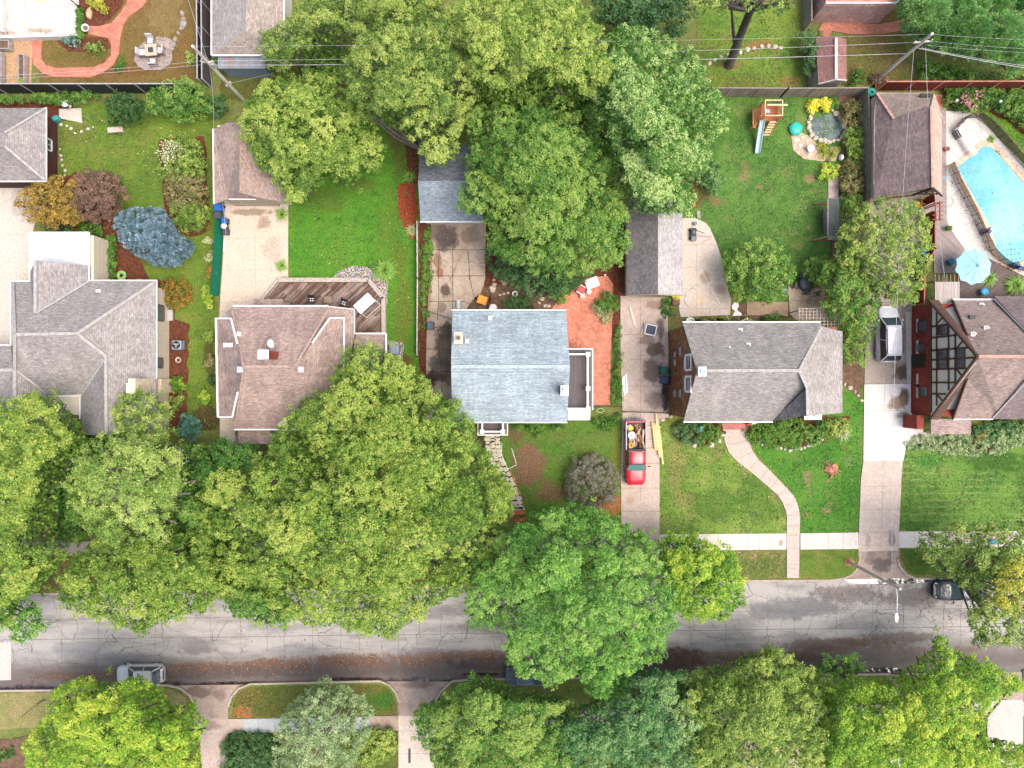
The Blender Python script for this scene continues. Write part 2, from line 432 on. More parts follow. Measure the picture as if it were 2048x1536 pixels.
def tree(name,label,poly,z0,z1,mat,bark,seed,base=None,tr=.28,limbs=16,cat='tree',group=None,lean=None,trunk_top=None,**kw):
    cx=sum(p[0] for p in poly)/len(poly);cy=sum(p[1] for p in poly)/len(poly)
    bz=P(cx,cy,z0*.45) if base is None else P(base[0],base[1],0);bz.z=0
    t=thing(name,label,cat,bz,group);L=[]
    c=foliage('crown',poly,z0,z1,mat,seed,parent=t,lobes_out=L,**kw);NLEAF[0]+=len(c.data.polygons)
    mb=MB();rd=random.Random(seed);top=trunk_top or Vector((bz.x+rd.uniform(-.3,.3),bz.y+rd.uniform(-.3,.3),max(.6,z0*.75)))
    mb.tube([bz-Vector((0,0,.3)),bz+Vector((0,0,.25)),(bz+top)/2+Vector((rd.uniform(-.1,.1),rd.uniform(-.1,.1),0)),top],[tr*1.35,tr,tr*.85,tr*.7],9)
    rd.shuffle(L)
    for (q,r) in L[:limbs]:
        mid=top.lerp(q,.5)+Vector((rd.uniform(-.4,.4),rd.uniform(-.4,.4),rd.uniform(.1,.6)))
        e=q+Vector((0,0,r*.3));mb.tube([top-Vector((0,0,.15)),mid,q,e],[tr*.5,tr*.3,tr*.16,tr*.05],6)
        for k in range(3):
            s=mid.lerp(q,rd.uniform(.3,1));a=rd.uniform(0,6.3)
            mb.tube([s,s+Vector((math.cos(a)*r*.6,math.sin(a)*r*.6,r*.45)),s+Vector((math.cos(a+.3)*r*.95,math.sin(a+.3)*r*.95,r*.7))],[tr*.14,tr*.09,tr*.03],4)
    mb.build('trunk',bark,t)
    return t
def shrub(name,label,poly,z1,mat,seed,cat='shrub',group=None,z0=.15,**kw):
    kw.setdefault('lobe',(.35,.75));kw.setdefault('tuft',.28);kw.setdefault('leaf',.12);kw.setdefault('under',2.0)
    cx=sum(p[0] for p in poly)/len(poly);cy=sum(p[1] for p in poly)/len(poly)
    b=P(cx,cy,z1*.5);b.z=0
    t=thing(name,label,cat,b,group);L=[]
    c=foliage('foliage',poly,z0,z1,mat,seed,parent=t,lobes_out=L,**kw);NLEAF[0]+=len(c.data.polygons)
    mb=MB();rd=random.Random(seed)
    for (q,r) in L[:9]:
        mb.tube([b,b.lerp(q,.6)+Vector((0,0,.1)),q],[.035,.025,.012],5)
    if not L:mb.tube([b,b+Vector((0,0,.3))],.02,5)
    mb.build('stem',bark_brown,t)
    return t
def circ(px,py,r,ry=None,n=10,j=.12,seed=0):
    rd=random.Random(seed+int(px*7+py));ry=ry or r
    return [(px+math.cos(2*math.pi*i/n)*r*(1+rd.uniform(-j,j)),py+math.sin(2*math.pi*i/n)*ry*(1+rd.uniform(-j,j))) for i in range(n)]
def blades_mesh(name,centers,L,mat,seed,n=160,w=.03,spread=.9,up=.8):
    """arching grass blades from each crown point; centers: (x, y, z, scale)"""
    rg=np.random.default_rng(seed);Vs=[];Ts=[]
    for (x,y,z,s) in centers:
        a=rg.uniform(0,2*np.pi,n);l=L*s*rg.uniform(.6,1.1,n);sp=rg.uniform(.15,1,n)*spread
        dx=np.cos(a);dy=np.sin(a);px=-dy;py=dx;prev=None
        for k in range(4):
            t0,t1=k/4,(k+1)/4
            def pt(t):return np.stack([x+dx*l*sp*t,y+dy*l*sp*t,z+l*up*(t*1.5-t*t*(.7+.8*sp))*.9+.02],1)
            w0,w1=w*s*(1-t0*.85),w*s*(1-t1*.85);pv=np.stack([px,py,np.zeros(n)],1)
            p0,p1=pt(t0),pt(t1);Vs.append(np.stack([p0-pv*w0,p0+pv*w0,p1+pv*w1,p1-pv*w1],1));Ts.append(.5+rg.normal(0,.2,n)+t0*.15)
    return quads_mesh(name,np.concatenate(Vs),np.concatenate(Ts),mat)
def grass_clump(label,px,py,L,mat,seed,name='ornamental_grass',n=260,w=.03,group=None,spread=.9,up=.8,z=0):
    p=P(px,py,z+L*.35);p.z=z
    me=blades_mesh(name,[(0,0,0,1)],L,mat,seed,n,w,spread,up);ob=bpy.data.objects.new(name,me);scene.collection.objects.link(ob)
    ob.location=p;return tag(ob,label,'plant',group)
def scatter(name,label,cat,polys,dens,mat,seed,size=.09,z=.03,tintv=(.5,.3),lift=.03,fall=0):
    """loose leaves lying on the ground; polys: list of (poly_px, weight); more towards the middle when fall"""
    rg=np.random.default_rng(seed);Cs=[]
    for poly,wt in polys:
        pa=abs(sum(poly[i][0]*poly[(i+1) % len(poly)][1]-poly[(i+1) % len(poly)][0]*poly[i][1] for i in range(len(poly))))/2/484
        n=max(4,int(pa*dens*wt));X,Y=px_poly_sample(poly,n,rg)
        if fall:
            D=edged(X,Y,poly);k=rg.random(n)<np.minimum(1,D/fall+.1);X=X[k];Y=Y[k]
        cl=np.sin(X*.11+seed)+np.sin(Y*.14+seed*2)+np.sin((X+Y)*.05)
        k=rg.random(len(X))<.35+.3*(cl>-.2)+.35*(cl>.6);X=X[k];Y=Y[k]
        Cs.append(np.stack([(X-1024)*(H-z)/FPX,(768-Y)*(H-z)/FPX,z+rg.uniform(0,lift,len(X))],1))
    c=np.concatenate(Cs);n=len(c);nr=unit(rg.normal(size=(n,3))*.3+[0,0,1])
    V=leaf_quads(c,nr,size,rg,.75);me=quads_mesh(name,V,tintv[0]+rg.normal(0,tintv[1],n),mat)
    ob=bpy.data.objects.new(name,me);scene.collection.objects.link(ob);NLEAF[0]+=n
    return stuff(ob,label,cat)
# ---------------------------------------------------------------- shared materials
BROWN_LITTER=A(120,72,48);DARKWET=A(52,44,42);STAIN=A(120,104,88)
bark_brown=plain('bark_brown',A(96,84,74),.9,var=.35,scale=6,bump=.6)
bark_grey=plain('bark_grey',A(98,92,84),.9,var=.35,scale=6,bump=.6)
bark_pale=plain('bark_pale',A(172,166,152),.9,var=.25,scale=6,bump=.5)
white_paint=plain('white_paint',(.78,.78,.78,1),.5,var=.06)
white_trim=plain('white_trim',(.7,.7,.69,1),.6,var=.1,scale=2)
cream_paint=plain('cream_paint',A(226,218,196),.7,var=.08)
dark_metal=plain('dark_metal',(.03,.03,.035,1),.45,.5,var=.1)
grey_metal=plain('grey_metal',(.32,.34,.36,1),.4,.6,var=.1)
galv_metal=plain('galvanised_metal',(.5,.52,.54,1),.4,.5,var=.1)
black_plastic=plain('black_plastic',(.02,.022,.025,1),.5)
dark_glass=glass('window_glass',(.03,.04,.045,1))
blue_glass=glass('sky_glass',(.10,.13,.15,1),.12)
rubber=plain('rubber',(.018,.018,.018,1),.8)
stone_pale=plain('pale_stone',A(214,198,182),.85,var=.22,scale=5,bump=.4)
stone_grey=plain('grey_stone',A(168,160,154),.85,var=.25,scale=5,bump=.4)
brick_red_face=brick('red_brick',A(168,72,58),A(140,58,48),A(150,110,98),.22,.075)
brick_tan=brick('tan_brick',A(200,160,140),A(180,130,110),A(190,180,170),.22,.075)
soil=NT('soil');_c=soil.mix(soil.rng(soil.noise(3,7,.7),.3,.7),A(96,78,66),A(138,112,92));soil.bump(soil.noise(14,5,.7),.8,.03);soil=soil.done(_c,.95,.1)
mulch=NT('mulch');_c=mulch.mix(mulch.rng(mulch.noise(7,7,.75),.35,.65),A(74,46,38),A(134,84,62));mulch.bump(mulch.noise(20,5,.7),1,.04);mulch=mulch.done(_c,.95,.1)
mulch_red=NT('mulch_red');_c=mulch_red.mix(mulch_red.rng(mulch_red.noise(8,7,.8),.35,.65),A(120,48,34),A(190,96,66));mulch_red.bump(mulch_red.noise(20,5,.7),1,.04);mulch_red=mulch_red.done(_c,.95,.1)
chips=NT('wood_chips');_v=chips.n('TexVoronoi');chips.l(chips.pos(),_v.inputs['Vector']);_v.inputs['Scale'].default_value=14
_c=chips.mix(chips.rng(_v.outputs['Distance'],0,.7),A(232,204,166),A(176,138,104));chips.bump(chips.noise(24,4,.7),.8,.03);chips=chips.done(_c,.95,.1)
pebbles=NT('pebbles');_v=pebbles.n('TexVoronoi');pebbles.l(pebbles.pos(),_v.inputs['Vector']);_v.inputs['Scale'].default_value=9
_d=pebbles.rng(_v.outputs['Distance'],.2,.75);_c=pebbles.mix(_d,pebbles.mix(.5,_v.outputs['Color'],A(210,196,184)),A(110,98,90));pebbles.bump(_v.outputs['Distance'],-.8,.04);pebbles=pebbles.done(_c,.9,.2)
# ---------------------------------------------------------------- terrain, street and yards
ground_m=grass('rough_grass',A(92,112,52),A(112,118,64),A(132,112,80),.8)
mb=MB();mb.poly([(-1500,-1500,-.42),(1500,-1500,-.42),(1500,1500,-.42),(-1500,1500,-.42)]);struct('ground',mb,ground_m)
def px3(pts,z):return [tuple(P(x,y,z)) for x,y in pts]
def arc(cx,cy,rx,ry,a0,a1,n=6):return [(cx+math.cos(R(a0+(a1-a0)*i/n))*rx,cy-math.sin(R(a0+(a1-a0)*i/n))*ry) for i in range(n+1)]
NK=[(-120,1189),(430,1181),(900,1173)]
NK+=[(1222,1166)]+[(1236,1160),(1242,1148),(1243,1106),(1318,1104),(1319,1146),(1326,1158),(1340,1163)]
NK+=[(1480,1160)]+[(1660,1159),(1684,1156),(1700,1150),(1712,1138),(1717,1122),(1718,1102),(1797,1100),(1797,1118),(1802,1134),(1814,1148),(1832,1155)]+[(1860,1156),(2300,1150)]
SK=[(-120,1385),(135,1382),(335,1372)]+[(360,1378),(378,1392),(388,1412),(390,1440),(455,1440),(458,1415),(464,1395),(478,1379),(500,1370)]+[(760,1364),(778,1372),(790,1386),(797,1406),(798,1436),(866,1436),(870,1410),(882,1385),(905,1364),(935,1361)]+[(1300,1356),(1780,1350),(1781,1400),(1802,1400),(1803,1350),(1960,1347),(1965,1346),(1966,1400),(2046,1400),(2047,1345),(2300,1343)]
north=[M2(x,y) for x,y in NK]+[(110,75),(-110,75)]
south=[M2(x,y) for x,y in SK]+[(110,-75),(-110,-75)]
yard_m=grass('yard_grass',A(98,116,56),A(120,128,70),A(128,106,78),.75)
mb=MB();mb.prism(north,-.41,0);mb.prism(south,-.41,0);struct('yard',mb,yard_m)
litter=A(112,84,68)
rspots=[(1650,1290,120,16,A(104,88,80),.75),(1800,1275,90,12,A(110,92,84),.7),(1560,1318,110,16,A(92,74,66),.75),(700,1338,200,18,A(104,90,84),.7),(480,1345,120,14,A(88,74,68),.7),(1750,1305,140,12,A(120,104,98),.6),(470,1369,100,6,A(44,32,26),.95),(700,1359,80,5,A(44,32,28),.95),(960,1350,60,5,A(44,34,30),.95),(120,1352,70,10,litter,.55),(230,1352,60,12,litter,.65),(400,1338,70,14,litter,.7),(540,1330,90,13,litter,.75),(700,1322,100,14,litter,.75),
  (850,1318,90,13,litter,.7),(960,1312,90,14,litter,.65),(1360,1320,60,28,A(78,56,48),.85),(1450,1312,60,10,litter,.5),(1590,1310,50,10,litter,.6),(1640,1300,60,12,litter,.5),(1720,1285,60,10,litter,.6),(1780,1292,50,8,litter,.5),(1930,1300,40,8,litter,.5),
  (1300,1332,120,30,A(84,70,64),.7),(1620,1325,100,14,A(96,80,74),.7),(1500,1322,90,12,A(90,74,68),.7),(1000,1330,120,20,A(84,72,68),.75),(650,1345,180,14,A(96,86,84),.7),(400,1350,120,14,A(100,90,86),.7),
  (1600,1215,110,26,A(118,118,122),.75),(1700,1190,90,22,A(112,104,102),.7),(1830,1195,90,24,A(110,100,98),.7),(1560,1230,90,14,A(124,124,128),.6),(1960,1230,50,14,A(126,124,126),.5),
  (250,1318,60,14,A(132,132,138),.6),(150,1300,60,16,A(140,140,146),.5),(200,1265,60,9,A(146,146,150),.5),(390,1295,40,22,A(112,104,108),.65),(350,1290,60,14,A(140,136,140),.5),
  (590,1300,60,14,A(126,126,134),.5),(560,1255,90,10,A(128,126,136),.5),(860,1225,90,16,A(124,120,128),.6),(880,1260,60,8,A(134,132,138),.5),(720,1275,30,7,A(126,122,130),.5),(840,1305,60,12,A(120,112,116),.6),(980,1255,90,12,A(110,100,104),.5),(430,1195,30,18,A(130,128,136),.4)]
t=NT('road_concrete');pv=t.mapv(t.pos(),(.25,1,1));n0=t.noise(.8,7,.65,pv);n1=t.noise(3.5,6,.7);n2=t.noise(28,3,.7)
col=t.mix(t.rng(n0,.4,.68,0,.75),A(184,180,176),A(134,131,129));col=t.mix(t.rng(n1,.5,.72,0,.4),col,A(134,132,136))
y=t.math('MULTIPLY_ADD',t.sep()[0],-.019,t.sep()[1]);yy=t.math('ADD',y,t.math('MULTIPLY',t.math('SUBTRACT',t.noise(.5,6,.65),.5),1.6))
col=t.mix(t.rng(yy,-23.3,-25.6,0,.85),col,A(98,86,82));col=t.mix(t.rng(yy,-26.55,-26.9,0,.9),col,A(48,42,42))
wv=t.n('TexNoise');t.l(t.pos(),wv.inputs['Vector']);wv.inputs['Scale'].default_value=.9;wv.inputs['Detail'].default_value=5
ad=t.n('VectorMath',operation='MULTIPLY_ADD');t.l(wv.outputs['Color'],ad.inputs[0]);ad.inputs[1].default_value=(1.0,1.0,0);t.l(t.pos(),ad.inputs[2])
for sc,wd,st,msk in ((.42,.011,.75,.4),(1.15,.016,.5,.5)):
    vo=t.n('TexVoronoi',feature='DISTANCE_TO_EDGE');t.l(ad.outputs[0],vo.inputs['Vector']);vo.inputs['Scale'].default_value=sc
    col=t.mix(t.math('MULTIPLY',t.rng(vo.outputs['Distance'],wd,wd*.3),t.rng(t.noise(.4,3),msk,msk+.12,0,st)),col,A(92,88,90))
col=t.spots(col,rspots,t.noise(1.3,7,.72))
col=t.mix(1.0,col,t.math('MULTIPLY',t.rng(n2,.2,.8,.8,1.2),t.rng(n1,.3,.7,.92,1.08)),'MULTIPLY');t.bump(n2,.3,.01)
rough=t.rng(yy,-26.3,-27.0,.85,.22)
road_m=t.done(col,rough,.35)
joint_m=plain('joint',A(124,118,116),.95,var=.3)
mb=MB();mb.poly([(-110,-29.5,-.14),(110,-29.5,-.14),(110,-14.5,-.14),(-110,-14.5,-.14)],0)
def strip(mb,pts,w,z,mat=0):
    for a,b in zip(pts[:-1],pts[1:]):
        p=P(a[0],a[1]);q=P(b[0],b[1]);d=(q-p);d.z=0
        if d.length<1e-4:continue
        n=Vector((-d.y,d.x,0)).normalized()*w/2;e=d.normalized()*w*.25
        mb.add([(p-e-n).to_3d()*1+Vector((0,0,z-p.z)),(q+e-n)+Vector((0,0,z-p.z)),(q+e+n)+Vector((0,0,z-p.z)),(p-e+n)+Vector((0,0,z-p.z))],[(0,1,2,3)],mat)
    return mb
rd=random.Random(3)
def wob(x0,y0,x1,y1,n,a):return [(x0+(x1-x0)*i/n+rd.uniform(-a,a)*(y1!=y0),y0+(y1-y0)*i/n+rd.uniform(-a,a)*.6) for i in range(n+1)]
strip(mb,wob(-60,1282,2120,1252,60,.7),.05,-.136,1)
strip(mb,wob(-60,1242,2120,1216,60,.8),.035,-.136,1)
for i,x in enumerate((22,120,197,310,420,480,533,566,625,678,720,795,840,883,1380,1390,1453,1535,1590,1675,1747,1810,1890,1925,2040)):
    strip(mb,wob(x,1190 if i % 2 else 1196,x+rd.uniform(-4,4),1345 if i % 3 else 1305,14,1.3),.035,-.1355,1)
for k in range(9):
    x=rd.uniform(60,2000);y0=rd.uniform(1200,1300);strip(mb,wob(x,y0,x+rd.uniform(60,160),y0+rd.uniform(-25,25),12,2.2),.03,-.135,1)
struct('road',mb,[road_m,joint_m])
conc_pale=concrete('pale_concrete',A(208,200,192),A(188,178,168))
mb=MB();mb.prism([M2(-100,1290,-.13),M2(22,1284,-.13),M2(22,1360,-.13),M2(-100,1364,-.13)],-.14,-.128);struct('road_patch',mb,conc_pale)
water_m=NT('gutter_water').done((.05,.05,.055,1),.04,.9)
mb=MB()
def blob(mb,px,py,rx,ry,z,mat=0,n=16,j=.25,seed=0):
    q=random.Random(int(px+py)+seed);mb.poly([P(px+math.cos(2*math.pi*i/n)*rx*(1+q.uniform(-j,j)),py-math.sin(2*math.pi*i/n)*ry*(1+q.uniform(-j,j)),z) for i in range(n)],mat)
mb.prism([M2(x,y) for x,y in [(1690,1160),(1716,1156),(1760,1153),(1800,1153),(1815,1158),(1850,1158),(1862,1163),(1840,1168),(1800,1168),(1740,1169),(1700,1167)]],-.14,-.131)
blob(mb,855,1361,22,2.4,-.131);blob(mb,1770,1340,35,5,-.131);blob(mb,1890,1339,22,4,-.131)
struct('gutter_water',mb,water_m)
kerb_m=concrete('kerb_concrete',A(192,178,166),A(160,140,124),dirty=.5)
def kerb(mb,pts,side):
    w=[P(x,y) for x,y in pts];L=[];Rr=[]
    for i,p in enumerate(w):
        d=(w[min(i+1,len(w)-1)]-w[max(i-1,0)]).normalized();n=Vector((-d.y,d.x,0))*side
        L.append(p);Rr.append(p-n*.17)
    for i in range(len(w)-1):
        a,b,c,d=L[i],L[i+1],Rr[i+1],Rr[i]
        q=[(a.x,a.y),(b.x,b.y),(c.x,c.y),(d.x,d.y)]
        mb.prism(q,-.3,.05)
mb=MB()
kerb(mb,NK[:4]+NK[4:7],1);kerb(mb,NK[8:12]+NK[12:18],1);kerb(mb,NK[19:],1)
struct('kerb',mb,kerb_m)
mb=MB();i0=SK.index((390,1440));i1=SK.index((455,1440));i2=SK.index((798,1436));i3=SK.index((866,1436));i4=SK.index((1780,1350));i5=SK.index((1803,1350));i6=SK.index((1965,1346));i7=SK.index((2047,1345))
kerb(mb,SK[:i0],-1);kerb(mb,SK[i1+1:i2],-1);kerb(mb,SK[i3+1:i4+1],-1);kerb(mb,SK[i5:i6+1],-1);kerb(mb,SK[i7:],-1)
struct('kerb',mb,kerb_m)
SLZ=[0]
def slab(name,polys,mat,z,joints=(),jw=.03,jm=None,base=-.06):
    mb=MB();z+=.052+SLZ[0];SLZ[0]+=.0004
    for p in (polys if isinstance(polys[0][0],(tuple,list)) else [polys]):mb.prism([M2(x,y,z) for x,y in p],base,z,0)
    for j in joints:strip(mb,j,jw,z+.004,1)
    return struct(name,mb,[mat,jm or joint_m])
def drive_lines(x0,x1,ys,xm=None,y0=None,y1=None,a=1.0):
    J=[wob(x0,y,x1,y,4,.4) for y in ys]
    if xm is not None:J.append(wob(xm,y0,xm,y1,8,.5))
    return J
apron_m=concrete('apron_concrete',A(178,160,150),A(140,124,116),dirty=.7,spots=[(1765,1130,26,16,A(92,84,82),.8),(1740,1115,12,20,A(110,100,96),.6),(1780,1112,8,20,A(104,96,94),.6),(400,1385,30,14,A(108,86,74),.7),(440,1392,16,12,A(120,96,84),.5),(835,1370,40,8,A(110,92,82),.6)])
def apron(name,pts,mats=None):
    mb=MB();mb.poly([P(x,y,z) for x,y,z in pts]);struct(name,mb,apron_m)
apron('driveway_apron',[(1717,1099,.088),(1798,1099,.088),(1800,1118,-.03),(1806,1134,-.07),(1818,1148,-.10),(1836,1154,-.12),(1836,1156.5,-.134),(1684,1160,-.134),(1682,1157,-.12),(1700,1151,-.10),(1711,1138,-.07),(1716,1120,-.03)])
apron('driveway_apron',[(1243,1103,.088),(1319,1102,.088),(1320,1146,-.1),(1334,1163,-.134),(1230,1166,-.134),(1241,1148,-.1)])
apron('driveway_apron',[(389,1436,.088),(456,1436,.088),(457,1415,-.04),(463,1395,-.07),(478,1378,-.11),(500,1369,-.134),(336,1371,-.134),(360,1377,-.11),(378,1391,-.07),(387,1412,-.04)])
apron('driveway_apron',[(797,1432,.088),(867,1432,.088),(869,1410,-.04),(881,1385,-.08),(904,1363,-.134),(762,1363,-.134),(779,1371,-.11),(791,1386,-.07),(796,1406,-.04)])
apron('driveway_apron',[(1965,1400,.088),(2047,1400,.088),(2047,1344,-.134),(1965,1345,-.134)])
apron('driveway_apron',[(1780,1400,.088),(1803,1400,.088),(1803,1349,-.134),(1780,1349,-.134)])
# ---- lawns (thin turf sheets on the yard block)
LZ=[.004];BZ=[.030]
def rag(poly,a=.1,st=.45):
    q=random.Random(len(poly)+int(poly[0][0]));w=[P(x,y) for x,y in poly];out=[]
    for i in range(len(w)):
        p,r=w[i],w[(i+1) % len(w)];L=(r-p).length;n=max(1,min(80,int(L/st)))
        for k in range(n):c=p.lerp(r,k/n);out.append((c.x+q.uniform(-a,a),c.y+q.uniform(-a,a)))
    return out
def lawn(name,poly,mat,z=.006):
    z=LZ[0];LZ[0]+=.0011
    mb=MB();mb.prism(rag(poly),-.03,z);return struct(name,mb,mat)
G1,G2=A(74,118,40),A(98,132,50)
lawn('lawn',[(118,212),(200,205),(300,225),(432,190),(432,600),(440,860),(346,860),(346,560),(240,556),(232,400),(118,368)],
     grass('lawn_olive',A(86,112,42),A(108,132,50),A(132,120,72),.6,spots=[(290,380,50,40,A(92,128,50),.6),(355,700,20,40,A(140,124,84),.55),(160,270,40,30,A(128,126,70),.5),(205,430,40,20,A(120,70,44),.8),(415,840,40,40,A(84,64,48),.85),(420,720,14,60,A(84,72,46),.7),(270,520,50,24,A(98,96,56),.6),(430,220,30,20,A(100,110,50),.5)]))
lawn('lawn',[(490,190),(820,190),(836,260),(836,700),(836,760),(700,760),(700,560),(577,556),(577,410),(490,300)],
     grass('lawn_emerald',A(70,128,38),A(92,138,46),A(118,120,54),.3,spots=[(790,270,22,40,A(116,108,56),.8),(800,300,20,60,A(104,110,50),.7),(805,620,22,90,A(118,128,52),.75),(798,730,30,34,A(120,84,58),.85),(800,520,22,40,A(112,124,50),.7),(640,400,60,30,A(96,110,48),.6),(720,370,40,16,A(100,104,50),.6),(780,450,30,60,A(104,124,48),.5)]))
lawn('lawn',[(1396,190),(1720,194),(1736,410),(1736,560),(1560,606),(1470,600),(1440,500),(1396,440),(1330,430),(1330,300)],
     grass('lawn_backyard',A(68,106,48),A(92,130,58),A(136,134,84),.5,spots=[(1620,357,14,12,A(160,136,98),.8),(1490,335,9,14,A(150,138,92),.7),(1488,355,12,10,A(150,136,92),.6),(1520,373,9,6,A(150,132,92),.7),(1617,455,6,5,A(160,140,90),.8),(1430,400,16,14,A(140,112,82),.7),(1390,380,26,40,A(120,92,66),.8),(1595,490,16,10,A(140,134,76),.5),(1460,260,60,40,A(72,112,44),.4)]))
front_d=grass('lawn_front',A(90,122,50),A(116,144,64),A(152,150,92),.7,spots=[(1350,930,20,70,A(146,136,84),.55),(1370,1000,26,20,A(150,136,88),.5),(1436,900,16,18,A(150,140,90),.6),(1440,1010,60,40,A(66,108,40),.5),(1510,990,50,60,A(80,118,46),.5)])
lawn('lawn',[(1319,846),(1452,846),(1470,905),(1540,985),(1574,1040),(1574,1068),(1319,1070)],front_d)
lawn('lawn',[(1500,846),(1728,770),(1722,900),(1718,1066),(1601,1067),(1601,1030),(1580,980),(1510,905)],
     grass('lawn_lush',A(62,112,38),A(86,134,50),A(126,126,76),.35,spots=[(1615,955,9,18,A(150,128,98),.8),(1652,1022,12,8,A(160,130,104),.85),(1660,1008,6,5,A(160,130,104),.7),(1612,1030,9,8,A(140,128,88),.6),(1618,985,10,12,A(130,130,80),.5),(1655,962,6,5,A(150,120,90),.8),(1700,920,16,14,A(120,136,84),.5),(1690,895,10,12,A(120,118,60),.4)]))
lawn('lawn',[(1808,892),(2200,880),(2200,1062),(1800,1063)],
     grass('lawn_mown',A(74,114,46),A(102,138,60),A(124,142,76),.5,stripes=(.62,A(140,160,92),.6),spots=[(1860,925,30,18,A(62,132,46),.7),(1990,920,70,30,A(58,98,36),.75),(1830,1050,60,12,A(60,108,36),.6),(2060,960,40,60,A(70,108,40),.6)]))
vg=grass('verge_grass',A(84,112,44),A(104,126,54),A(146,126,80),.7)
lawn('verge',[(1319,1106),(1574,1102),(1574,1156),(1344,1160)],grass('verge_dry',A(84,104,50),A(116,124,66),A(166,140,104),.9))
lawn('verge',[(1599,1101),(1714,1100),(1714,1120),(1708,1136),(1696,1148),(1680,1153),(1599,1155)],vg)
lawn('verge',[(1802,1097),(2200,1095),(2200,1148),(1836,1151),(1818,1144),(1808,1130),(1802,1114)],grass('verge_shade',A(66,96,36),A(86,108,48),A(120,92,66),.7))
lawn('verge',[(30,1108),(1235,1106),(1234,1156),(1220,1162),(430,1176),(30,1182)],grass('verge_litter',A(92,92,54),A(110,100,62),A(134,98,76),.95))
lawn('verge',[(-100,1389),(340,1377),(372,1396),(382,1440),(0,1460),(-100,1460)],grass('verge_south',A(128,132,78),A(146,138,92),A(168,146,112),.9))
lawn('verge',[(462,1436),(464,1413),(470,1397),(484,1382),(503,1374),(758,1368),(775,1376),(786,1390),(793,1408),(793,1430)],
     grass('verge_island',A(78,100,42),A(104,106,52),A(120,88,56),.6,spots=[(485,1425,28,18,A(176,116,74),.85),(500,1395,36,22,A(124,112,58),.8),(640,1400,70,30,A(90,74,50),.6),(765,1400,34,24,A(70,116,40),.9),(700,1432,80,6,A(100,76,52),.6)]))
lawn('lawn',[(455,1466),(797,1462),(797,1600),(450,1600)],grass('lawn_south',A(70,92,40),A(96,104,48),A(110,84,56),.6))
lawn('lawn',[(1000,846),(1242,836),(1242,1100),(1050,1100),(1042,1040),(1010,960)],
     grass('lawn_worn',A(74,112,42),A(92,122,50),A(124,96,70),.45,spots=[(1060,930,40,52,A(132,104,82),.95),(1100,985,40,22,A(136,104,78),.8),(1030,870,24,20,A(116,92,70),.8),(1215,1010,40,26,A(184,122,76),.95),(1232,920,12,60,A(128,132,60),.7),(1185,880,40,24,A(112,128,58),.5),(1120,1050,60,20,A(90,70,50),.8)]))
lawn('lawn',[(1392,12),(1600,10),(1602,186),(1396,186)],
     grass('lawn_orchard',A(84,118,44),A(108,132,54),A(150,112,74),.5,spots=[(1560,40,50,60,A(128,148,64),.6),(1385,60,14,60,A(140,112,78),.8),(1520,90,34,10,A(160,112,72),.8),(1460,130,26,10,A(150,110,80),.7),(1490,165,60,20,A(120,116,58),.6),(1580,165,30,14,A(150,110,76),.6)]))
lawn('lawn',[(80,-20),(405,-20),(405,166),(80,166)],
     grass('lawn_autumn',A(104,86,48),A(122,104,60),A(128,92,60),.7,spots=[(330,30,50,50,A(146,126,84),.7),(150,110,60,20,A(112,100,52),.7),(240,120,16,16,A(84,108,50),.7),(200,108,14,10,A(80,106,48),.7),(380,140,30,20,A(120,96,60),.7),(260,140,60,16,A(120,88,52),.7)]))
lawn('lawn',[(1885,205),(1950,218),(2000,250),(2060,310),(2200,460),(2200,190),(1885,190)],grass('lawn_pool',A(70,116,36),A(100,136,46),A(130,128,60),.35))
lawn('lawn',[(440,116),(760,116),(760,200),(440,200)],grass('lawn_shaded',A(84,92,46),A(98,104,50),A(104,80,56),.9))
# ---- beds
def bed(name,poly,mat,z=.011):
    z=BZ[0];BZ[0]+=.0014
    mb=MB();mb.prism(rag(poly,.12),-.04,z);return struct(name,mb,mat)
bed('flower_bed',[(157,-20),(262,-20),(240,15),(215,45),(190,54),(160,60)],mulch)
bed('flower_bed',[(115,74),(200,72),(216,78),(220,92),(212,104),(170,106),(140,104),(118,90)],mulch)
bed('flower_bed',[(-20,200),(90,205),(160,210),(130,240),(-20,222)],mulch)
bed('flower_bed',[(150,345),(232,400),(236,480),(208,560),(178,560),(178,460),(90,455),(60,380)],mulch)
bed('flower_bed',[(210,470),(236,440),(300,556),(206,566)],mulch)
bed('flower_bed',[(318,280),(410,270),(420,460),(390,475),(330,455)],mulch)
bed('flower_bed',[(314,560),(346,560),(350,640),(378,650),(372,860),(330,870),(330,760),(314,700)],mulch)
bed('flower_bed',[(796,370),(812,364),(834,366),(834,480),(820,474),(806,452),(797,420)],mulch_red)
bed('flower_bed',[(812,270),(838,270),(838,366),(812,366)],mulch,.012)
bed('garden_bed',[(968,560),(1110,545),(1120,600),(1112,622),(905,622),(960,585)],soil,.012)
bed('garden_bed',[(940,445),(1250,445),(1250,560),(1110,560),(970,575),(968,500)],mulch,.009)
bed('garden_bed',[(1190,560),(1246,545),(1246,625),(1224,690),(1190,620)],mulch,.010)
bed('flower_bed',[(1348,846),(1445,846),(1444,868),(1430,884),(1400,893),(1372,884),(1352,866)],mulch,.012)
bed('flower_bed',[(1490,846),(1500,835),(1700,833),(1692,860),(1650,882),(1600,896),(1550,896),(1508,884),(1490,868)],mulch,.012)
bed('flower_bed',[(1684,620),(1740,560),(1752,560),(1728,700),(1726,755),(1722,798),(1700,780),(1684,764)],soil,.012)
bed('flower_bed',[(1676,190),(1738,190),(1738,540),(1660,540),(1664,480),(1676,400),(1660,350),(1690,320),(1680,250)],soil,.012)
bed('flower_bed',[(1808,866),(1940,860),(2050,850),(2050,880),(1990,905),(1930,908),(1860,896),(1808,890)],mulch,.012)
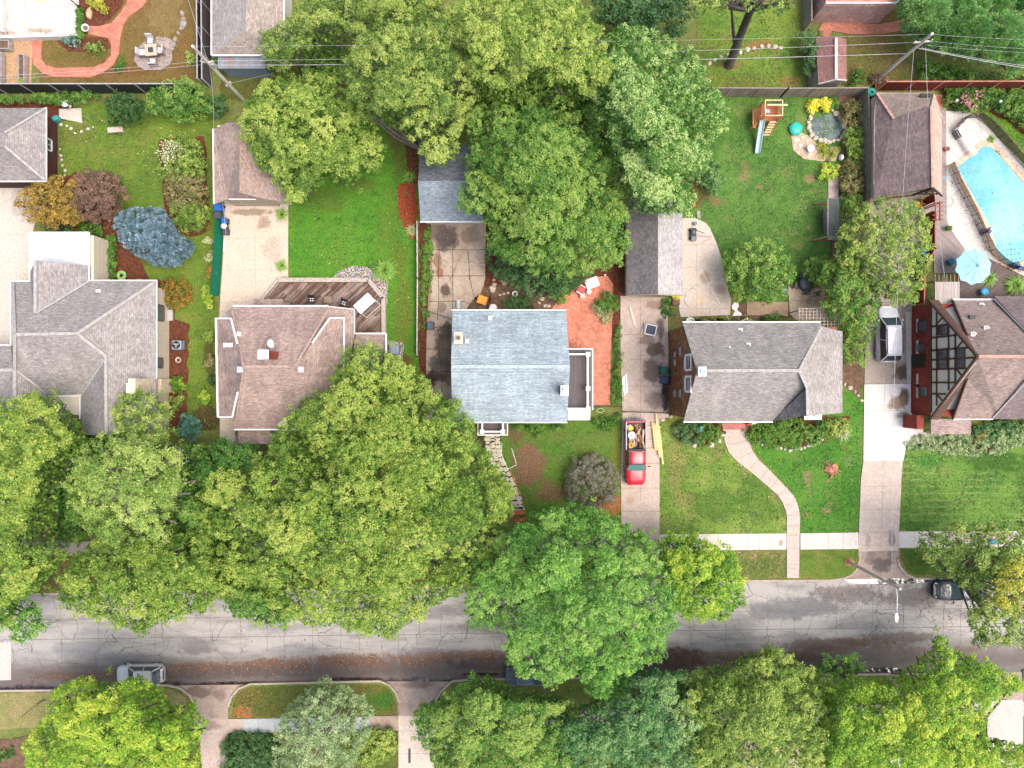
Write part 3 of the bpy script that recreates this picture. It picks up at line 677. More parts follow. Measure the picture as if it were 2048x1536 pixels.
bed('flower_bed',[(1885,172),(2200,172),(2200,430),(2060,280),(2010,240),(1960,216),(1900,212),(1885,205)],mulch,.012)
bed('flower_bed',[(1628,76),(1800,60),(1830,165),(1740,170),(1628,170)],grass('weedy_ground',A(86,98,50),A(112,104,60),A(134,98,66),.9),.010)
bed('flower_bed',[(1645,26),(1800,22),(1810,46),(1750,52),(1640,40)],grass('leafy_bed',A(116,92,60),A(98,92,54),A(132,92,60),.9),.010)
bed('garden_bed',[(1380,640),(1660,636),(1660,600),(1470,606),(1465,640)],soil,.010)
bed('flower_bed',[(700,535),(722,530),(775,560),(775,615),(756,575),(720,560),(660,556)],pebbles,.012)
bed('gravel_bed',[(775,683),(807,683),(807,722),(775,722)],pebbles,.012)
bed('flower_bed',[(1244,600),(1246,430),(1256,430),(1256,600)],mulch,.012)
bed('flower_bed',[(840,440),(863,450),(866,560),(856,640),(852,760),(838,760)],mulch,.012)
bed('flower_bed',[(-100,1500),(60,1470),(60,1600),(-100,1600)],soil,.010)
# ---- concrete surfaces
drive_b=concrete('driveway_sand',A(216,200,182),A(198,180,160),dirty=.3,spots=[(500,425,50,8,A(150,128,108),.8),(530,445,16,16,A(150,130,112),.7),(545,500,24,30,A(186,170,154),.6),(480,900,20,16,A(124,116,104),.7)])
slab('driveway',[(449,404),(576,404),(576,558),(540,600),(510,615),(470,640),(470,880),(440,900),(438,640),(441,590),(447,500)],drive_b,.03,
     [wob(448,477,576,476,4,.3),wob(442,541,576,540,4,.3),wob(440,605,500,604,3,.3),wob(510,404,512,600,5,.4)],.025,plain('joint_sand',A(168,148,130),.9))
slab('driveway',[(441,870),(478,870),(500,1066),(455,1066)],concrete('driveway_old',A(176,164,150),A(146,134,122),dirty=.6),.026)
oldc=concrete('driveway_cracked',A(196,178,160),A(150,128,110),crack=.8,dirty=.55,spots=[(890,480,34,24,A(86,76,74),.95),(885,465,40,20,A(108,92,86),.8),(940,470,26,20,A(140,122,104),.7),(875,520,12,18,A(140,104,80),.8),(880,545,10,12,A(150,104,76),.85),(893,582,14,16,A(96,84,72),.95),
   (885,615,12,12,A(120,104,88),.6),(893,700,26,60,A(98,86,76),.85),(870,727,18,18,A(90,88,92),.8),(866,755,26,16,A(58,44,40),.95),(895,745,30,30,A(100,86,78),.8),(895,665,20,20,A(88,76,66),.8),(860,500,6,60,A(120,84,60),.6),(858,580,6,60,A(140,104,80),.6)])
crackm=plain('crack_dirt',A(74,70,44),.95,var=.4)
slab('driveway',[(862,448),(972,446),(970,560),(962,585),(945,600),(930,622),(930,840),(850,840),(854,640),(860,540)],oldc,.028,
     [wob(906,498,906,640,12,.6),wob(937,502,940,560,6,1.2),wob(938,552,948,590,6,1.2),wob(862,500,970,500,4,.4),wob(862,552,968,552,4,.4),wob(858,603,930,603,4,.4),wob(878,500,876,640,8,1),wob(856,655,925,653,4,.5),wob(852,698,925,699,4,.5),wob(852,743,925,743,4,.5),wob(877,655,886,800,10,1)],.05,crackm)
dd=concrete('driveway_warm',A(204,186,174),A(176,156,142),dirty=.35,spots=[(1310,700,22,20,A(106,88,74),.9),(1296,680,22,14,A(134,116,100),.7),(1305,740,24,30,A(112,92,82),.85),(1330,785,10,40,A(40,36,36),.95),(1310,800,24,20,A(134,114,104),.7),(1310,612,26,12,A(140,116,100),.7),(1320,660,10,24,A(88,74,62),.8),(1262,1000,12,10,A(190,150,120),.5),(1270,830,14,8,A(176,160,148),.5)])
slab('driveway',[(1241,592),(1336,594),(1336,640),(1338,834),(1319,838),(1319,1068),(1243,1068),(1242,960),(1245,830),(1241,700)],dd,.03,
     [wob(1281,592,1281,1000,24,.25)]+[wob(1243,y,1334 if y<830 else 1318,y,4,.4) for y in (595,669,718,772,824,878,927,976,1022)],.028,plain('joint_warm',A(132,112,102),.9))
pd=concrete('patio_concrete',A(208,196,186),A(196,176,158),dirty=.35,spots=[(1410,555,14,16,A(176,150,126),.8),(1440,580,16,12,A(172,150,134),.6),(1400,600,14,12,A(214,190,158),.6)])
slab('patio',[(1362,437),(1390,436),(1412,446),(1420,456),(1434,488),(1444,520),(1452,565),(1462,598),(1460,630),(1362,634),(1354,600),(1362,590)],pd,.034,
     [wob(1362,490,1440,490,4,.2),wob(1363,535,1392,535,3,.2),wob(1363,578,1392,578,3,.2),wob(1393,490,1392,634,6,.2),wob(1420,566,1420,634,4,.2),wob(1356,618,1458,618,4,.2),wob(1404,586,1404,618,3,.2)],.022,plain('joint_patio',A(160,140,128),.9))
slab('path',[(1494,603),(1576,604),(1576,632),(1494,630)],concrete('path_brown',A(178,154,130),A(152,128,106)),.03,[wob(1494+i*27,603,1494+i*27,631,2,.2) for i in range(1,3)],.022)
slab('patio',[(1576,572),(1650,560),(1700,570),(1700,640),(1592,640),(1580,628)],concrete('patio_tan',A(196,178,154),A(156,130,104),dirty=.6,spots=[(1620,570,36,14,A(100,78,60),.9),(1640,600,30,14,A(140,120,96),.7)]),.032,[wob(1576,601,1690,601,4,.2)],.022)
pathm=concrete('path_concrete',A(204,190,180),A(190,170,156),dirty=.25)
pl=[(1446,858),(1450,885),(1458,905),(1478,926),(1500,942),(1528,966),(1556,990),(1566,1006),(1574,1030),(1574,1156)]
pr=[(1493,858),(1497,878),(1504,900),(1518,920),(1537,938),(1564,966),(1588,992),(1596,1010),(1600,1030),(1598,1156)]
slab('path',pl+pr[::-1],pathm,.03,[[(1458,889),(1498,880)],[(1478,917),(1504,903)],[(1500,936),(1516,920)],[(1520,957),(1535,940)],[(1539,976),(1555,959)],[(1557,990),(1571,978)],[(1571,1010),(1590,1002)],[(1574,1031),(1600,1031)],[(1574,1051),(1600,1051)],[(1574,1070),(1600,1070)],[(1574,1096),(1600,1096)],[(1574,1129),(1599,1129)]],.025,plain('joint_dark',A(120,106,98),.9))
slab('driveway',[(1243,1068),(1319,1068),(1319,1103),(1243,1104)],dd,.03)
swm=concrete('sidewalk_concrete',A(222,216,208),A(196,184,172),dirty=.25,spots=[(1561,1086,5,8,A(176,150,124),.9),(1900,1076,50,14,A(190,176,164),.8),(1980,1076,60,14,A(176,158,146),.9)])
slab('sidewalk',[(1319,1069),(1573,1067),(1573,1099),(1319,1102)],swm,.024,[[(x,1068),(x,1100)] for x in (1380,1436,1494,1518,1545)],.02)
slab('sidewalk',[(1601,1067),(1717,1065),(1717,1098),(1601,1099)],swm,.024,[[(x,1066),(x,1098)] for x in (1627,1656,1686)],.02)
slab('sidewalk',[(1798,1063),(2200,1062),(2200,1094),(1798,1096)],swm,.024,[[(x,1063),(x,1095)] for x in (1828,1855,1880,1905,1953,2000)],.02)
slab('sidewalk',[(20,1084),(1241,1072),(1241,1104),(20,1112)],concrete('sidewalk_old',A(190,176,168),A(160,144,134),dirty=.5),.024,[[(x,1074),(x,1106)] for x in range(60,1240,30)],.02)
de=concrete('driveway_pale',A(206,190,178),A(184,168,156),dirty=.3,spots=[(1735,1080,6,20,A(150,136,130),.5),(1783,1078,7,22,A(132,120,116),.8)])
slab('driveway',[(1727,921),(1806,921),(1803,955),(1798,1065),(1797,1101),(1717,1103),(1718,1065),(1722,960)],de,.03,
     [wob(1766,921,1760,1100,10,.15)]+[wob(1722,y,1800,y,3,.2) for y in (972,1018,1064,1090)],.025,plain('joint_taupe',A(140,128,120),.9))
dw=concrete('driveway_white',A(232,228,224),A(206,200,194),dirty=.2,spots=[(1806,795,12,22,A(104,82,64),.95),(1796,805,22,18,A(150,124,100),.8),(1806,830,18,8,A(136,126,116),.7),(1784,812,14,8,A(170,148,126),.7)])
slab('driveway',[(1729,769),(1822,767),(1822,826),(1846,830),(1846,864),(1890,868),(1888,884),(1850,884),(1812,892),(1807,921),(1727,921)],dw,.034,
     [wob(1768,769,1767,921,6,.1),wob(1728,821,1822,821,3,.2),wob(1727,870,1845,870,3,.2),wob(1845,840,1846,884,3,.1)],.022,plain('joint_grey',A(150,144,138),.9))
dt=concrete('driveway_taupe',A(178,166,156),A(158,142,130),dirty=.5,spots=[(1802,745,20,20,A(96,76,58),.9),(1812,670,12,40,A(150,126,104),.6),(1806,610,14,16,A(150,136,124),.6),(1800,430,40,20,A(186,174,160),.5)])
slab('driveway',[(1740,396),(1870,396),(1872,470),(1862,500),(1828,560),(1826,620),(1822,766),(1729,768),(1732,620),(1738,500)],dt,.026,
     [wob(1771,400,1771,767,12,.2)]+[wob(1730,y,1822,y,3,.2) for y in (470,560,605,698)],.025,plain('joint_taupe_dark',A(120,108,98),.9))
slab('path',[(1811,624),(1822,624),(1822,766),(1814,766)],conc_pale,.04,[[(1811,698),(1822,698)]],.02)
dwst=concrete('driveway_diamond',A(212,202,190),A(196,184,172),dirty=.25,spots=[(60,400,50,50,A(176,168,164),.6),(10,330,20,30,A(150,150,152),.6)])
J=[[(x,366),(x-200,566)] for x in (30,75,120,165,210)]+[[(x,366),(x+200,566)] for x in (-130,-85,-40,5)]
slab('driveway',[(-100,366),(92,366),(66,460),(66,560),(26,566),(26,690),(-100,690)],dwst,.03)
mb=MB()
for (a,b) in [((0,440),(22,420)),((0,510),(60,455)),((10,566),(60,515)),((0,410),(60,470)),((0,470),(60,532)),((0,536),(26,562)),((30,420),(62,452)),((0,600),(20,580))]:strip(mb,[a,b],.025,.088)
struct('driveway_joint',mb,joint_m)
spm=concrete('path_south',A(196,178,168),A(170,150,140),dirty=.4,spots=[(420,1450,26,12,A(150,130,120),.8)])
slab('driveway',[(388,1436),(456,1436),(456,1466),(450,1600),(404,1600),(400,1466),(388,1464)],spm,.026,[[(388,1437),(456,1437)],[(388,1468),(456,1468)],[(424,1412),(422,1468)]],.022)
slab('driveway',[(797,1432),(867,1432),(872,1600),(797,1600)],concrete('driveway_south',A(212,198,186),A(190,172,160)),.026,[[(797,1461),(868,1461)],[(797,1506),(868,1506)],[(820,1400),(820,1461)]],.022)
slab('sidewalk',[(486,1438),(640,1436),(740,1433),(740,1461),(486,1466)],concrete('sidewalk_blue',A(186,192,194),A(166,172,176)),.024,[[(x,1436),(x,1464)] for x in (518,549,580,612,650,690)],.02)
slab('sidewalk',[(740,1433),(797,1431),(797,1461),(740,1463)],concrete('sidewalk_brown',A(178,158,146),A(128,110,102),dirty=.8),.024,[[(774,1432),(774,1462)]],.02)
slab('sidewalk',[(456,1438),(486,1438),(486,1466),(456,1466)],spm,.024)
slab('sidewalk',[(872,1428),(2200,1400),(2200,1430),(872,1460)],concrete('sidewalk_south',A(196,184,172),A(170,156,144),dirty=.5),.024,[[(x,1424-(x-900)*.02),(x,1456-(x-900)*.02)] for x in range(910,2040,30)],.02)
slab('driveway',[(1975,1400),(2046,1400),(2046,1600),(1975,1600)],conc_pale,.028)
slab('path',[(1781,1400),(1803,1400),(1803,1600),(1781,1600)],conc_pale,.028)
slab('patio',[(1480,1460),(1600,1450),(1600,1600),(1480,1600)],spm,.028)
bpv=brick('brick_paving',A(206,124,104),A(222,146,124),A(186,120,100),.2,.1,R(45),grow=(A(120,92,66),.35))
bp=[(62,78),(84,78),(82,100),(83,120),(92,130),(110,136),(186,134),(208,126),(222,110),(222,88),(216,76),(196,72),(176,68),(178,52),(200,52),(222,46),(240,26),(262,-10),(306,-20),(286,12),(256,34),(246,52),(240,76),(238,106),(226,130),(204,146),(178,155),(110,154),(84,146),(66,128)]
slab('path',bp,bpv,.034)
slab('patio',[(-60,80),(66,80),(62,166),(-60,166)],chips,.022)
terr=concrete('terrace_concrete',A(212,208,202),A(190,184,170),dirty=.35,spots=[(80,62,30,6,A(176,160,130),.8),(12,30,6,30,A(170,160,140),.7),(80,2,20,8,A(206,200,160),.7),(20,66,14,5,A(190,140,90),.6)])
slab('patio',[(-60,-60),(157,-60),(157,68),(120,70),(-60,74)],terr,.05,[[(0,18),(156,15)],[(51,-20),(51,68)],[(113,-20),(114,68)]],.025,plain('joint_terrace',A(170,166,158),.9),base=-.05)
bp2=brick('brick_paving_dusty',A(182,116,98),A(200,136,116),A(166,116,98),.2,.1,0,grow=(A(124,90,68),.4))
slab('path',[(1640,70),(1636,60),(1645,46),(1660,40),(1720,46),(1760,48),(1805,40),(1812,50),(1800,62),(1760,68),(1700,68),(1665,62),(1655,74)],bp2,.034)
slab('path',[(1866,190),(1885,190),(1884,216),(1866,216)],bpv,.034)
patio_c=brick('brick_patio',A(200,112,88),A(222,146,122),A(206,152,132),.2,.1,R(45),grow=(A(108,92,60),.35),spots=[(1160,640,20,14,A(196,112,90),.4)])
slab('patio',[(1112,604),(1150,575),(1172,555),(1215,552),(1226,568),(1226,600),(1222,700),(1220,810),(1100,812),(1100,625)],patio_c,.034)
pool_deck=concrete('pool_deck_stone',A(218,212,206),A(198,190,182),dirty=.3)
POOL=[(1912,335),(1950,306),(1966,292),(1980,294),(1992,303),(2048,368),(2130,450),(2130,520),(2066,508),(2025,534),(2012,528),(1996,508),(1988,492),(1984,470),(1976,448),(1930,366)]
coping=[(1890,222),(1935,222),(1962,238),(2000,280),(2070,350),(2160,440),(2160,560),(2048,562),(2010,560),(1975,545),(1950,528),(1932,503),(1900,456),(1892,445),(1890,340)]
def ringslab(name,outer,inner,mat,z,joints=()):
    mb=MB();bm=bmesh.new()
    from mathutils.geometry import tessellate_polygon
    o=[P(x,y,z) for x,y in outer];i=[P(x,y,z) for x,y in inner]
    pts=o+i;tri=tessellate_polygon([o,i])
    for t in tri:
        a,b,c=[pts[k] for k in t]
        if (b-a).cross(c-a).z<0:b,c=c,b
        mb.add([a,b,c],[(0,1,2)])
    for ring in (o,i):
        for k in range(len(ring)):
            a,b=ring[k],ring[(k+1) % len(ring)];mb.add([a,b,b-Vector((0,0,.4)),a-Vector((0,0,.4))],[(0,1,2,3)])
    for j in joints:strip(mb,j,.025,z+.004,1)
    bm.free();return struct(name,mb,[mat,joint_m])
# ---------------------------------------------------------------- buildings
sh_grey=shingle('shingle_grey',A(176,170,168),A(156,150,148),streak=.1)
sh_grey2=shingle('shingle_warm_grey',A(184,178,174),A(160,154,150),streak=.12)
sh_shaded=shingle('shingle_grey_shaded',A(150,144,146),A(124,120,122),w=.3,h=.2)  # grey shingle darkened for west-facing slopes, shade put into the colour
sh_brown=shingle('shingle_brown',A(190,168,158),A(168,146,138),streak=.18)
sh_blue=shingle('shingle_blue_grey',A(180,196,204),A(156,172,182),streak=.1,w=.9,h=.14)
sh_slate=shingle('shingle_slate_blue',A(158,170,180),A(134,146,158),w=.3,h=.18)
sh_tudor=shingle('shingle_red_brown',A(184,164,156),A(160,140,134),streak=.12)
sh_pink=shingle('shingle_pink',A(190,168,156),A(168,146,136),streak=.1)
membrane=concrete('roof_membrane',A(212,220,226),A(190,198,206),dirty=.3)
siding_cream=planks('siding_cream',A(232,222,200),A(222,210,186),A(180,168,150),.2,var=.06)
siding_brown=planks('siding_brown',A(98,66,62),A(84,56,54),A(50,36,34),.18,var=.1)
siding_white=planks('siding_white',A(226,224,218),A(216,214,208),A(170,168,162),.2,var=.06)
siding_blue=planks('siding_blue',A(150,165,178),A(138,152,166),A(90,100,112),.2,var=.08)
stone_wall=NT('fieldstone');_v=stone_wall.n('TexVoronoi');stone_wall.l(stone_wall.mapv(stone_wall.uv(),(5,9,1)),_v.inputs['Vector']);_v.inputs['Scale'].default_value=1
_r=stone_wall.n('ValToRGB');_e=_r.color_ramp.elements;_e[0].color=A(104,70,50);_e[1].color=A(206,168,126);stone_wall.l(_v.outputs['Color'],_r.inputs[0])
_m=_r.color_ramp.elements.new(.5);_m.color=A(156,106,72)
_v2=stone_wall.n('TexVoronoi',feature='DISTANCE_TO_EDGE');stone_wall.l(stone_wall.mapv(stone_wall.uv(),(5,9,1)),_v2.inputs['Vector']);_v2.inputs['Scale'].default_value=1
_c=stone_wall.mix(stone_wall.rng(_v2.outputs['Distance'],.1,.02),_r.outputs[0],A(110,92,80));stone_wall.bump(_v2.outputs['Distance'],.8,.03);stone_wall=stone_wall.done(_c,.9,.2)
cap_m=lambda n,c:plain(n,c,.9,var=.2,scale=4)
ridge_grey=cap_m('ridge_grey',A(180,176,172));ridge_brown=cap_m('ridge_brown',A(182,150,138));ridge_blue=cap_m('ridge_blue',A(178,194,202));ridge_tudor=cap_m('ridge_tudor',A(196,156,140))
valley_m=plain('valley_metal',A(190,192,194),.6,.2)
timber=plain('dark_timber',A(92,62,54),.7,var=.2,scale=6)
stucco=plain('stucco_cream',A(236,230,216),.85,var=.06)
tin=plain('flat_white_metal',(.72,.74,.75,1),.35,.1,var=.05)
def rp(*pts):return [P(x,y,z) for x,y,z in pts]
def walls(parent,rects,mat,name='wall',z0=0):
    mb=MB()
    for (x0,x1,y0,y1,zt) in rects:mb.bx(x0,x1,y0,y1,z0,zt)
    return mb.build(name,mat,parent)
def win(parent,cx,cy,cz,w,h,face,frame=None,mun=(2,2),name='window',glassm=None,label=None,fw=.09):
    """window: frame part with pane; face: +x -x +y -y"""
    fr=MB();ax=face[1];s=1 if face[0]=='+' else-1
    def pt(u,n,v):return (cx+n*s,cy+u,cz+v) if ax=='x' else (cx+u,cy+n*s,cz+v)
    def bb(u0,u1,n0,n1,v0,v1,m=fr):
        a=pt(u0,n0,v0);b=pt(u1,n1,v1);m.bx(min(a[0],b[0]),max(a[0],b[0]),min(a[1],b[1]),max(a[1],b[1]),min(a[2],b[2]),max(a[2],b[2]))
    bb(-w/2-fw,-w/2,-.05,.06,-h/2-fw,h/2+fw);bb(w/2,w/2+fw,-.05,.06,-h/2-fw,h/2+fw)
    bb(-w/2,w/2,-.05,.06,h/2,h/2+fw);bb(-w/2,w/2,-.05,.12,-h/2-fw,-h/2)
    for i in range(1,mun[0]):u=-w/2+w*i/mun[0];bb(u-.02,u+.02,-.04,.035,-h/2,h/2)
    for i in range(1,mun[1]):v=-h/2+h*i/mun[1];bb(-w/2,w/2,-.038,.032,v-.02,v+.02)
    f=fr.build(name,frame or white_trim,parent)
    if label:f['label']=label
    g=MB();bb(-w/2,w/2,-.06,.012,-h/2,h/2,g);g.build('pane',glassm or dark_glass,f)
    return f
def gutters(parent,lines,mat=None,w=.13,h=.12,name='gutter'):
    for a,b in lines:mb=MB();mb.beam(P(*a),P(*b),w,h);mb.build(name,mat or white_trim,parent)
def caps(mb,lines,w=.3,mat=1,lift=.03):
    for a,b in lines:mb.beam(P(*a)+Vector((0,0,lift)),P(*b)+Vector((0,0,lift)),w,.05,mat)
def chimney(parent,px,py,z0,z1,sx,sy,mat,capmat=None,flue=None,zref=None,label=None):
    p=P(px,py,z1 if zref is None else zref);mb=MB();mb.bx(p.x-sx/2,p.x+sx/2,p.y-sy/2,p.y+sy/2,z0,z1)
    c=mb.build('chimney',mat,parent)
    if label:c['label']=label
    mb=MB();mb.bx(p.x-sx/2-.06,p.x+sx/2+.06,p.y-sy/2-.06,p.y+sy/2+.06,z1,z1+.1);mb.build('chimney_cap',capmat or stone_pale,c)
    if flue:mb=MB();mb.lathe((p.x,p.y,z1+.1),[(.17,0),(.17,.3),(.13,.3),(.13,.1)],12);mb.build('flue',flue,c)
    return c
def roofvent(parent,px,py,z,kind='pipe',mat=None):
    p=P(px,py,z);mb=MB()
    if kind=='pipe':mb.cyl(p-Vector((0,0,.3)),p+Vector((0,0,.35)),.06,.06,8);mb.box(p+Vector((0,0,.0)),(.35,.35,.04));nm='vent_pipe'
    elif kind=='box':mb.box(p,(.42,.42,.22));mb.box(p+Vector((0,0,.13)),(.5,.5,.05));nm='roof_vent'
    else:mb.lathe(p-Vector((0,0,.2)),[(.1,0),(.1,.35),(.2,.4),(.2,.52),(.05,.6)],12);nm='roof_vent'
    return mb.build(nm,mat or galv_metal,parent)
# ---- House with light blue-grey gable roof, middle of the row
c0=P(1022,733,5.5);hc=thing('house','white house with pale blue-grey gable roof and dark side balcony','house',(c0.x,c0.y,0))
x0,x1=P(905,621,5.5).x+.35,P(1133,621,5.5).x-.35;yn,ys=P(0,621,5.5).y-.4,P(0,844,5.5).y+.4
walls(hc,[(x0,x1,ys,yn,5.3)],siding_white)
mb=MB();ym=(yn+ys)/2
for x in (x0,x1):mb=MB();mb.add([(x-.06,ys,5.3),(x-.06,yn,5.3),(x-.06,ym,7.35),(x+.06,ys,5.3),(x+.06,yn,5.3),(x+.06,ym,7.35)],[(0,1,2),(3,5,4),(0,2,5,3),(1,4,5,2)]);mb.build('gable',siding_white,hc)
mb=MB()
mb.panel(rp((905,621,5.5),(1132,621,5.5),(1140,733,7.7),(902,733,7.7)),.16,0,2);mb.panel(rp((902,733,7.7),(1140,733,7.7),(1134,844,5.5),(905,844,5.5)),.16,0,2)
caps(mb,[((903,733,7.7),(1139,733,7.7))],.26)
rf=mb.build('roof',[sh_blue,ridge_blue,white_trim],hc)
gutters(hc,[((903,620,5.42),(1133,620,5.42)),((903,845,5.42),(1135,845,5.42))],w=.08)
chimney(rf,917,676,5.8,8.0,.62,.85,brick_tan,stone_pale,plain('clay_flue',A(150,140,120),.8),label='tan brick chimney with a clay flue on the west slope')
c=chimney(rf,1129,781,5.2,8.7,.5,.7,brick_red_face,plain('chimney_cap_white',(.75,.75,.75,1),.6),None,label='red brick chimney with white cap and metal cowl')
p=P(1129,781,8.7);mb=MB();mb.cyl(p+Vector((0,0,.05)),p+Vector((0,.05,.35)),.14,.14,12);mb.box(p+Vector((.05,.1,.4)),(.34,.3,.05));mb.build('cowl',grey_metal,c)
roofvent(rf,980,636,5.95,'pipe');roofvent(rf,934,682,7.0,'pipe');
deckm=planks('balcony_deck',A(118,110,112),A(106,98,102),A(80,74,76),.14,R(90),var=.08)
bx0,bx1=P(1140,0,3.0).x-.6,P(1184,0,3.0).x;by1,by0=P(0,699,3).y,P(0,819,3).y
mb=MB();mb.bx(x1-.05,bx1-.25,by0+.2,by1-.2,0,2.85);sr=mb.build('sun_room',siding_white,hc)
mb=MB();mb.bx(x1-.05,bx1,by0,by1,2.85,3.0);mb.build('balcony_floor',[deckm],hc)
def railing(parent,pts,h,z,mat,posts=True,r=.05,name='railing',bal=None):
    mb=MB()
    for a,b in zip(pts[:-1],pts[1:]):
        a=Vector((a[0],a[1],z));b=Vector((b[0],b[1],z));mb.beam(a+Vector((0,0,h)),b+Vector((0,0,h)),.14,.07);mb.beam(a+Vector((0,0,.12)),b+Vector((0,0,.12)),.06,.05)
        n=max(1,int((b-a).length/.16))
        for i in range(1,n):q=a.lerp(b,i/n);mb.bx(q.x-.02,q.x+.02,q.y-.02,q.y+.02,z+.12,z+h)
    for a in pts:mb.bx(a[0]-.13,a[0]+.13,a[1]-.13,a[1]+.13,z,z+h+.12);mb.bx(a[0]-.18,a[0]+.18,a[1]-.18,a[1]+.18,z+h+.12,z+h+.17)
    return mb.build(name,mat,parent)
r1,r0y,r1y=bx1-.45,by0+.1,by1-.45
railing(hc,[(x1+.02,r1y),(r1,r1y),(r1,(r0y+r1y)/2-.6),(r1,r0y),(x1+.02,r0y)],.85,3.0,white_paint)
mb=MB()
mb.beam((x1,by1+.05,2.95),(bx1+.05,by1+.05,2.95),.1,.12);mb.beam((bx1+.05,by1+.1,2.95),(bx1+.05,by0-.05,2.95),.1,.12);mb.build('fascia',white_trim,hc)
mb=MB();a=P(1136,819,2.9);b=P(1180,838,2.5);mb.panel([Vector((a.x,by0-.05,2.95)),Vector((b.x,by0-.05,2.95)),Vector((b.x,by0-.95,2.55)),Vector((a.x,by0-.95,2.55))],.06);mb.build('awning',tin,hc)
px0,px1=P(957,0,3).x,P(1014,0,3).x;py0=P(0,869,3).y;py1=ys
mb=MB();mb.bx(px0,px1,py0,py1-.02,2.85,3.0);mb.build('porch_roof',deckm,hc)
railing(hc,[(px0+.35,py1-.3),(px0+.35,py0+.3),(px1-.35,py0+.3),(px1-.35,py1-.3)],.7,3.0,white_paint)
mb=MB();mb.beam((px0-.04,py1-.1,2.93),(px0-.04,py0,2.93),.09,.12);mb.beam((px0-.08,py0-.04,2.93),(px1+.08,py0-.04,2.93),.09,.12);mb.beam((px1+.04,py1-.1,2.93),(px1+.04,py0,2.93),.09,.12);mb.build('fascia',white_trim,hc)
mb=MB()
for x in (px0+.2,px1-.2):mb=MB();mb.bx(x-.09,x+.09,py0+.12,py0+.3,0,2.85);mb.build('porch_post',white_paint,hc)
for yy_ in (ym-2.3,ym+2.3):win(hc,x1,yy_,4.2,.9,1.3,'+x')
for yy_ in (ym-2.5,ym+2):win(hc,x0,yy_,3.6,.9,1.3,'-x')
# ---- grey gabled house with fieldstone end, right of the middle
g=P(1520,742,5.2);hd=thing('house','grey shingled house with a fieldstone gable end facing the driveway','house',(g.x,g.y,0))
X0=14.2;X1=P(1684,0,5.2).x-.35;YN=P(0,645,5.2).y-.35;YS=P(0,843,5.2).y+.35;YM=(YN+YS)/2
mb=MB();mb.bx(X0,X1,YS+.5,YN,0,5.05)
mb.add([(X0,YS,0),(X0,YN,0),(X0,YN,5.1),(X0,YM,9.35),(X0,YS,5.1),(X0+.3,YS,0),(X0+.3,YN,0),(X0+.3,YN,5.1),(X0+.3,YM,9.35),(X0+.3,YS,5.1)],[(4,3,2,1,0),(5,6,7,8,9),(0,1,6,5),(2,3,8,7),(3,4,9,8),(1,2,7,6),(4,0,5,9)])
mb.build('wall',stone_wall,hd)
mb=MB()
sN=rp((1365,645,5.2),(1640,645,5.2),(1644,652,5.45),(1598,741,9.65),(1394,741,9.65))
mb.panel(sN,.16);mb.panel(rp((1394,741,9.65),(1598,741,9.65),(1614,776,8.3),(1600,792,7.4),(1545,843,5.2),(1367,843,5.2)),.16)
mb.panel(rp((1598,741,9.65),(1644,652,5.45),(1648,655,5.2),(1685,663,5.2),(1685,826,5.2),(1616,832,8.7),(1614,776,9.0)),.16)
mb.panel(rp((1614,776,8.9),(1615,832,8.75),(1603,833,7.9),(1545,843,5.25)),.12,3)  # west-facing slope takes the grey with painted shade
caps(mb,[((1394,741,9.65),(1598,741,9.65)),((1598,741,9.65),(1643,655,5.5)),((1598,741,9.65),(1614,776,9.0)),((1614,776,8.95),(1615,831,8.75))],.22)
rfd=mb.build('roof',[sh_grey2,ridge_grey,white_trim,sh_shaded],hd)
gutters(hd,[((1365,644,5.12),(1640,644,5.12)),((1367,844,5.12),(1545,844,5.12))],galv_metal,.07)
mb=MB();ysw=P(0,830,8.7).y+.3;xw=P(1615,0,8.8).x;ysw+=.12;mb.add([(xw-1.6,ysw,0),(X1,ysw,0),(X1,ysw,5.0),(xw,ysw,8.2),(xw-1.6,ysw,5.4),(xw-1.6,ysw+.3,0),(X1,ysw+.3,0),(X1,ysw+.3,5.0),(xw,ysw+.3,8.2),(xw-1.6,ysw+.3,5.4)],[(0,1,2,3,4),(9,8,7,6,5),(2,7,8,3),(3,8,9,4),(1,6,7,2),(0,4,9,5)]);mb.build('front_gable',stone_wall,hd)
c=chimney(rfd,1625,831,0,6.6,1.3,.55,stone_wall,white_paint,None,label='fieldstone chimney with white cap at the front')
p=P(1630,831,6.7);mb=MB();mb.lathe((p.x,p.y,6.7),[(.12,0),(.12,.25),(.09,.25)],10);mb.lathe((p.x-.45,p.y,6.7),[(.09,0),(.09,.15)],10);mb.build('flue',galv_metal,c)
c=chimney(rfd,1404,743,9.0,9.95,.5,.6,brick_tan,white_paint,plain('flue_white',(.7,.7,.68,1),.6))
for (x,y,z) in ((1481,661,5.9),(1457,695,7.4),(1497,690,7.3)):roofvent(rfd,x,y,z,'pipe',white_paint)
lintel=plain('lintel_blue',A(160,166,172),.7)
def dwin(y,z,w,h,lab=None):win(hd,X0,y,z,w,h,'-x',white_trim,(1,2),glassm=dark_glass,label=lab,fw=.16)
yD=lambda py,z:P(0,py,z).y
dwin(yD(725,7.0),7.1,1.05,1.5);dwin(yD(768,7.0),7.1,1.05,1.5)
for (y_,z_,w_) in ((709,2.7,.5),(725,2.7,.55),(703,4.6,.75),(787,2.7,.6),(787,4.6,.65)):mb=MB();mb.bx(X0-.1,X0-.01,yD(y_,z_)-w_/2,yD(y_,z_)+w_/2,z_-.2,z_+.25);mb.build('window_sill',lintel,hd)
mb=MB();mb.prism([M2(1440,835),M2(1500,835),M2(1495,859),M2(1445,859)],0,.18);mb.build('porch_step',brick('porch_brick',A(196,122,112),A(210,140,128),A(180,130,120),.2,.1),hd)
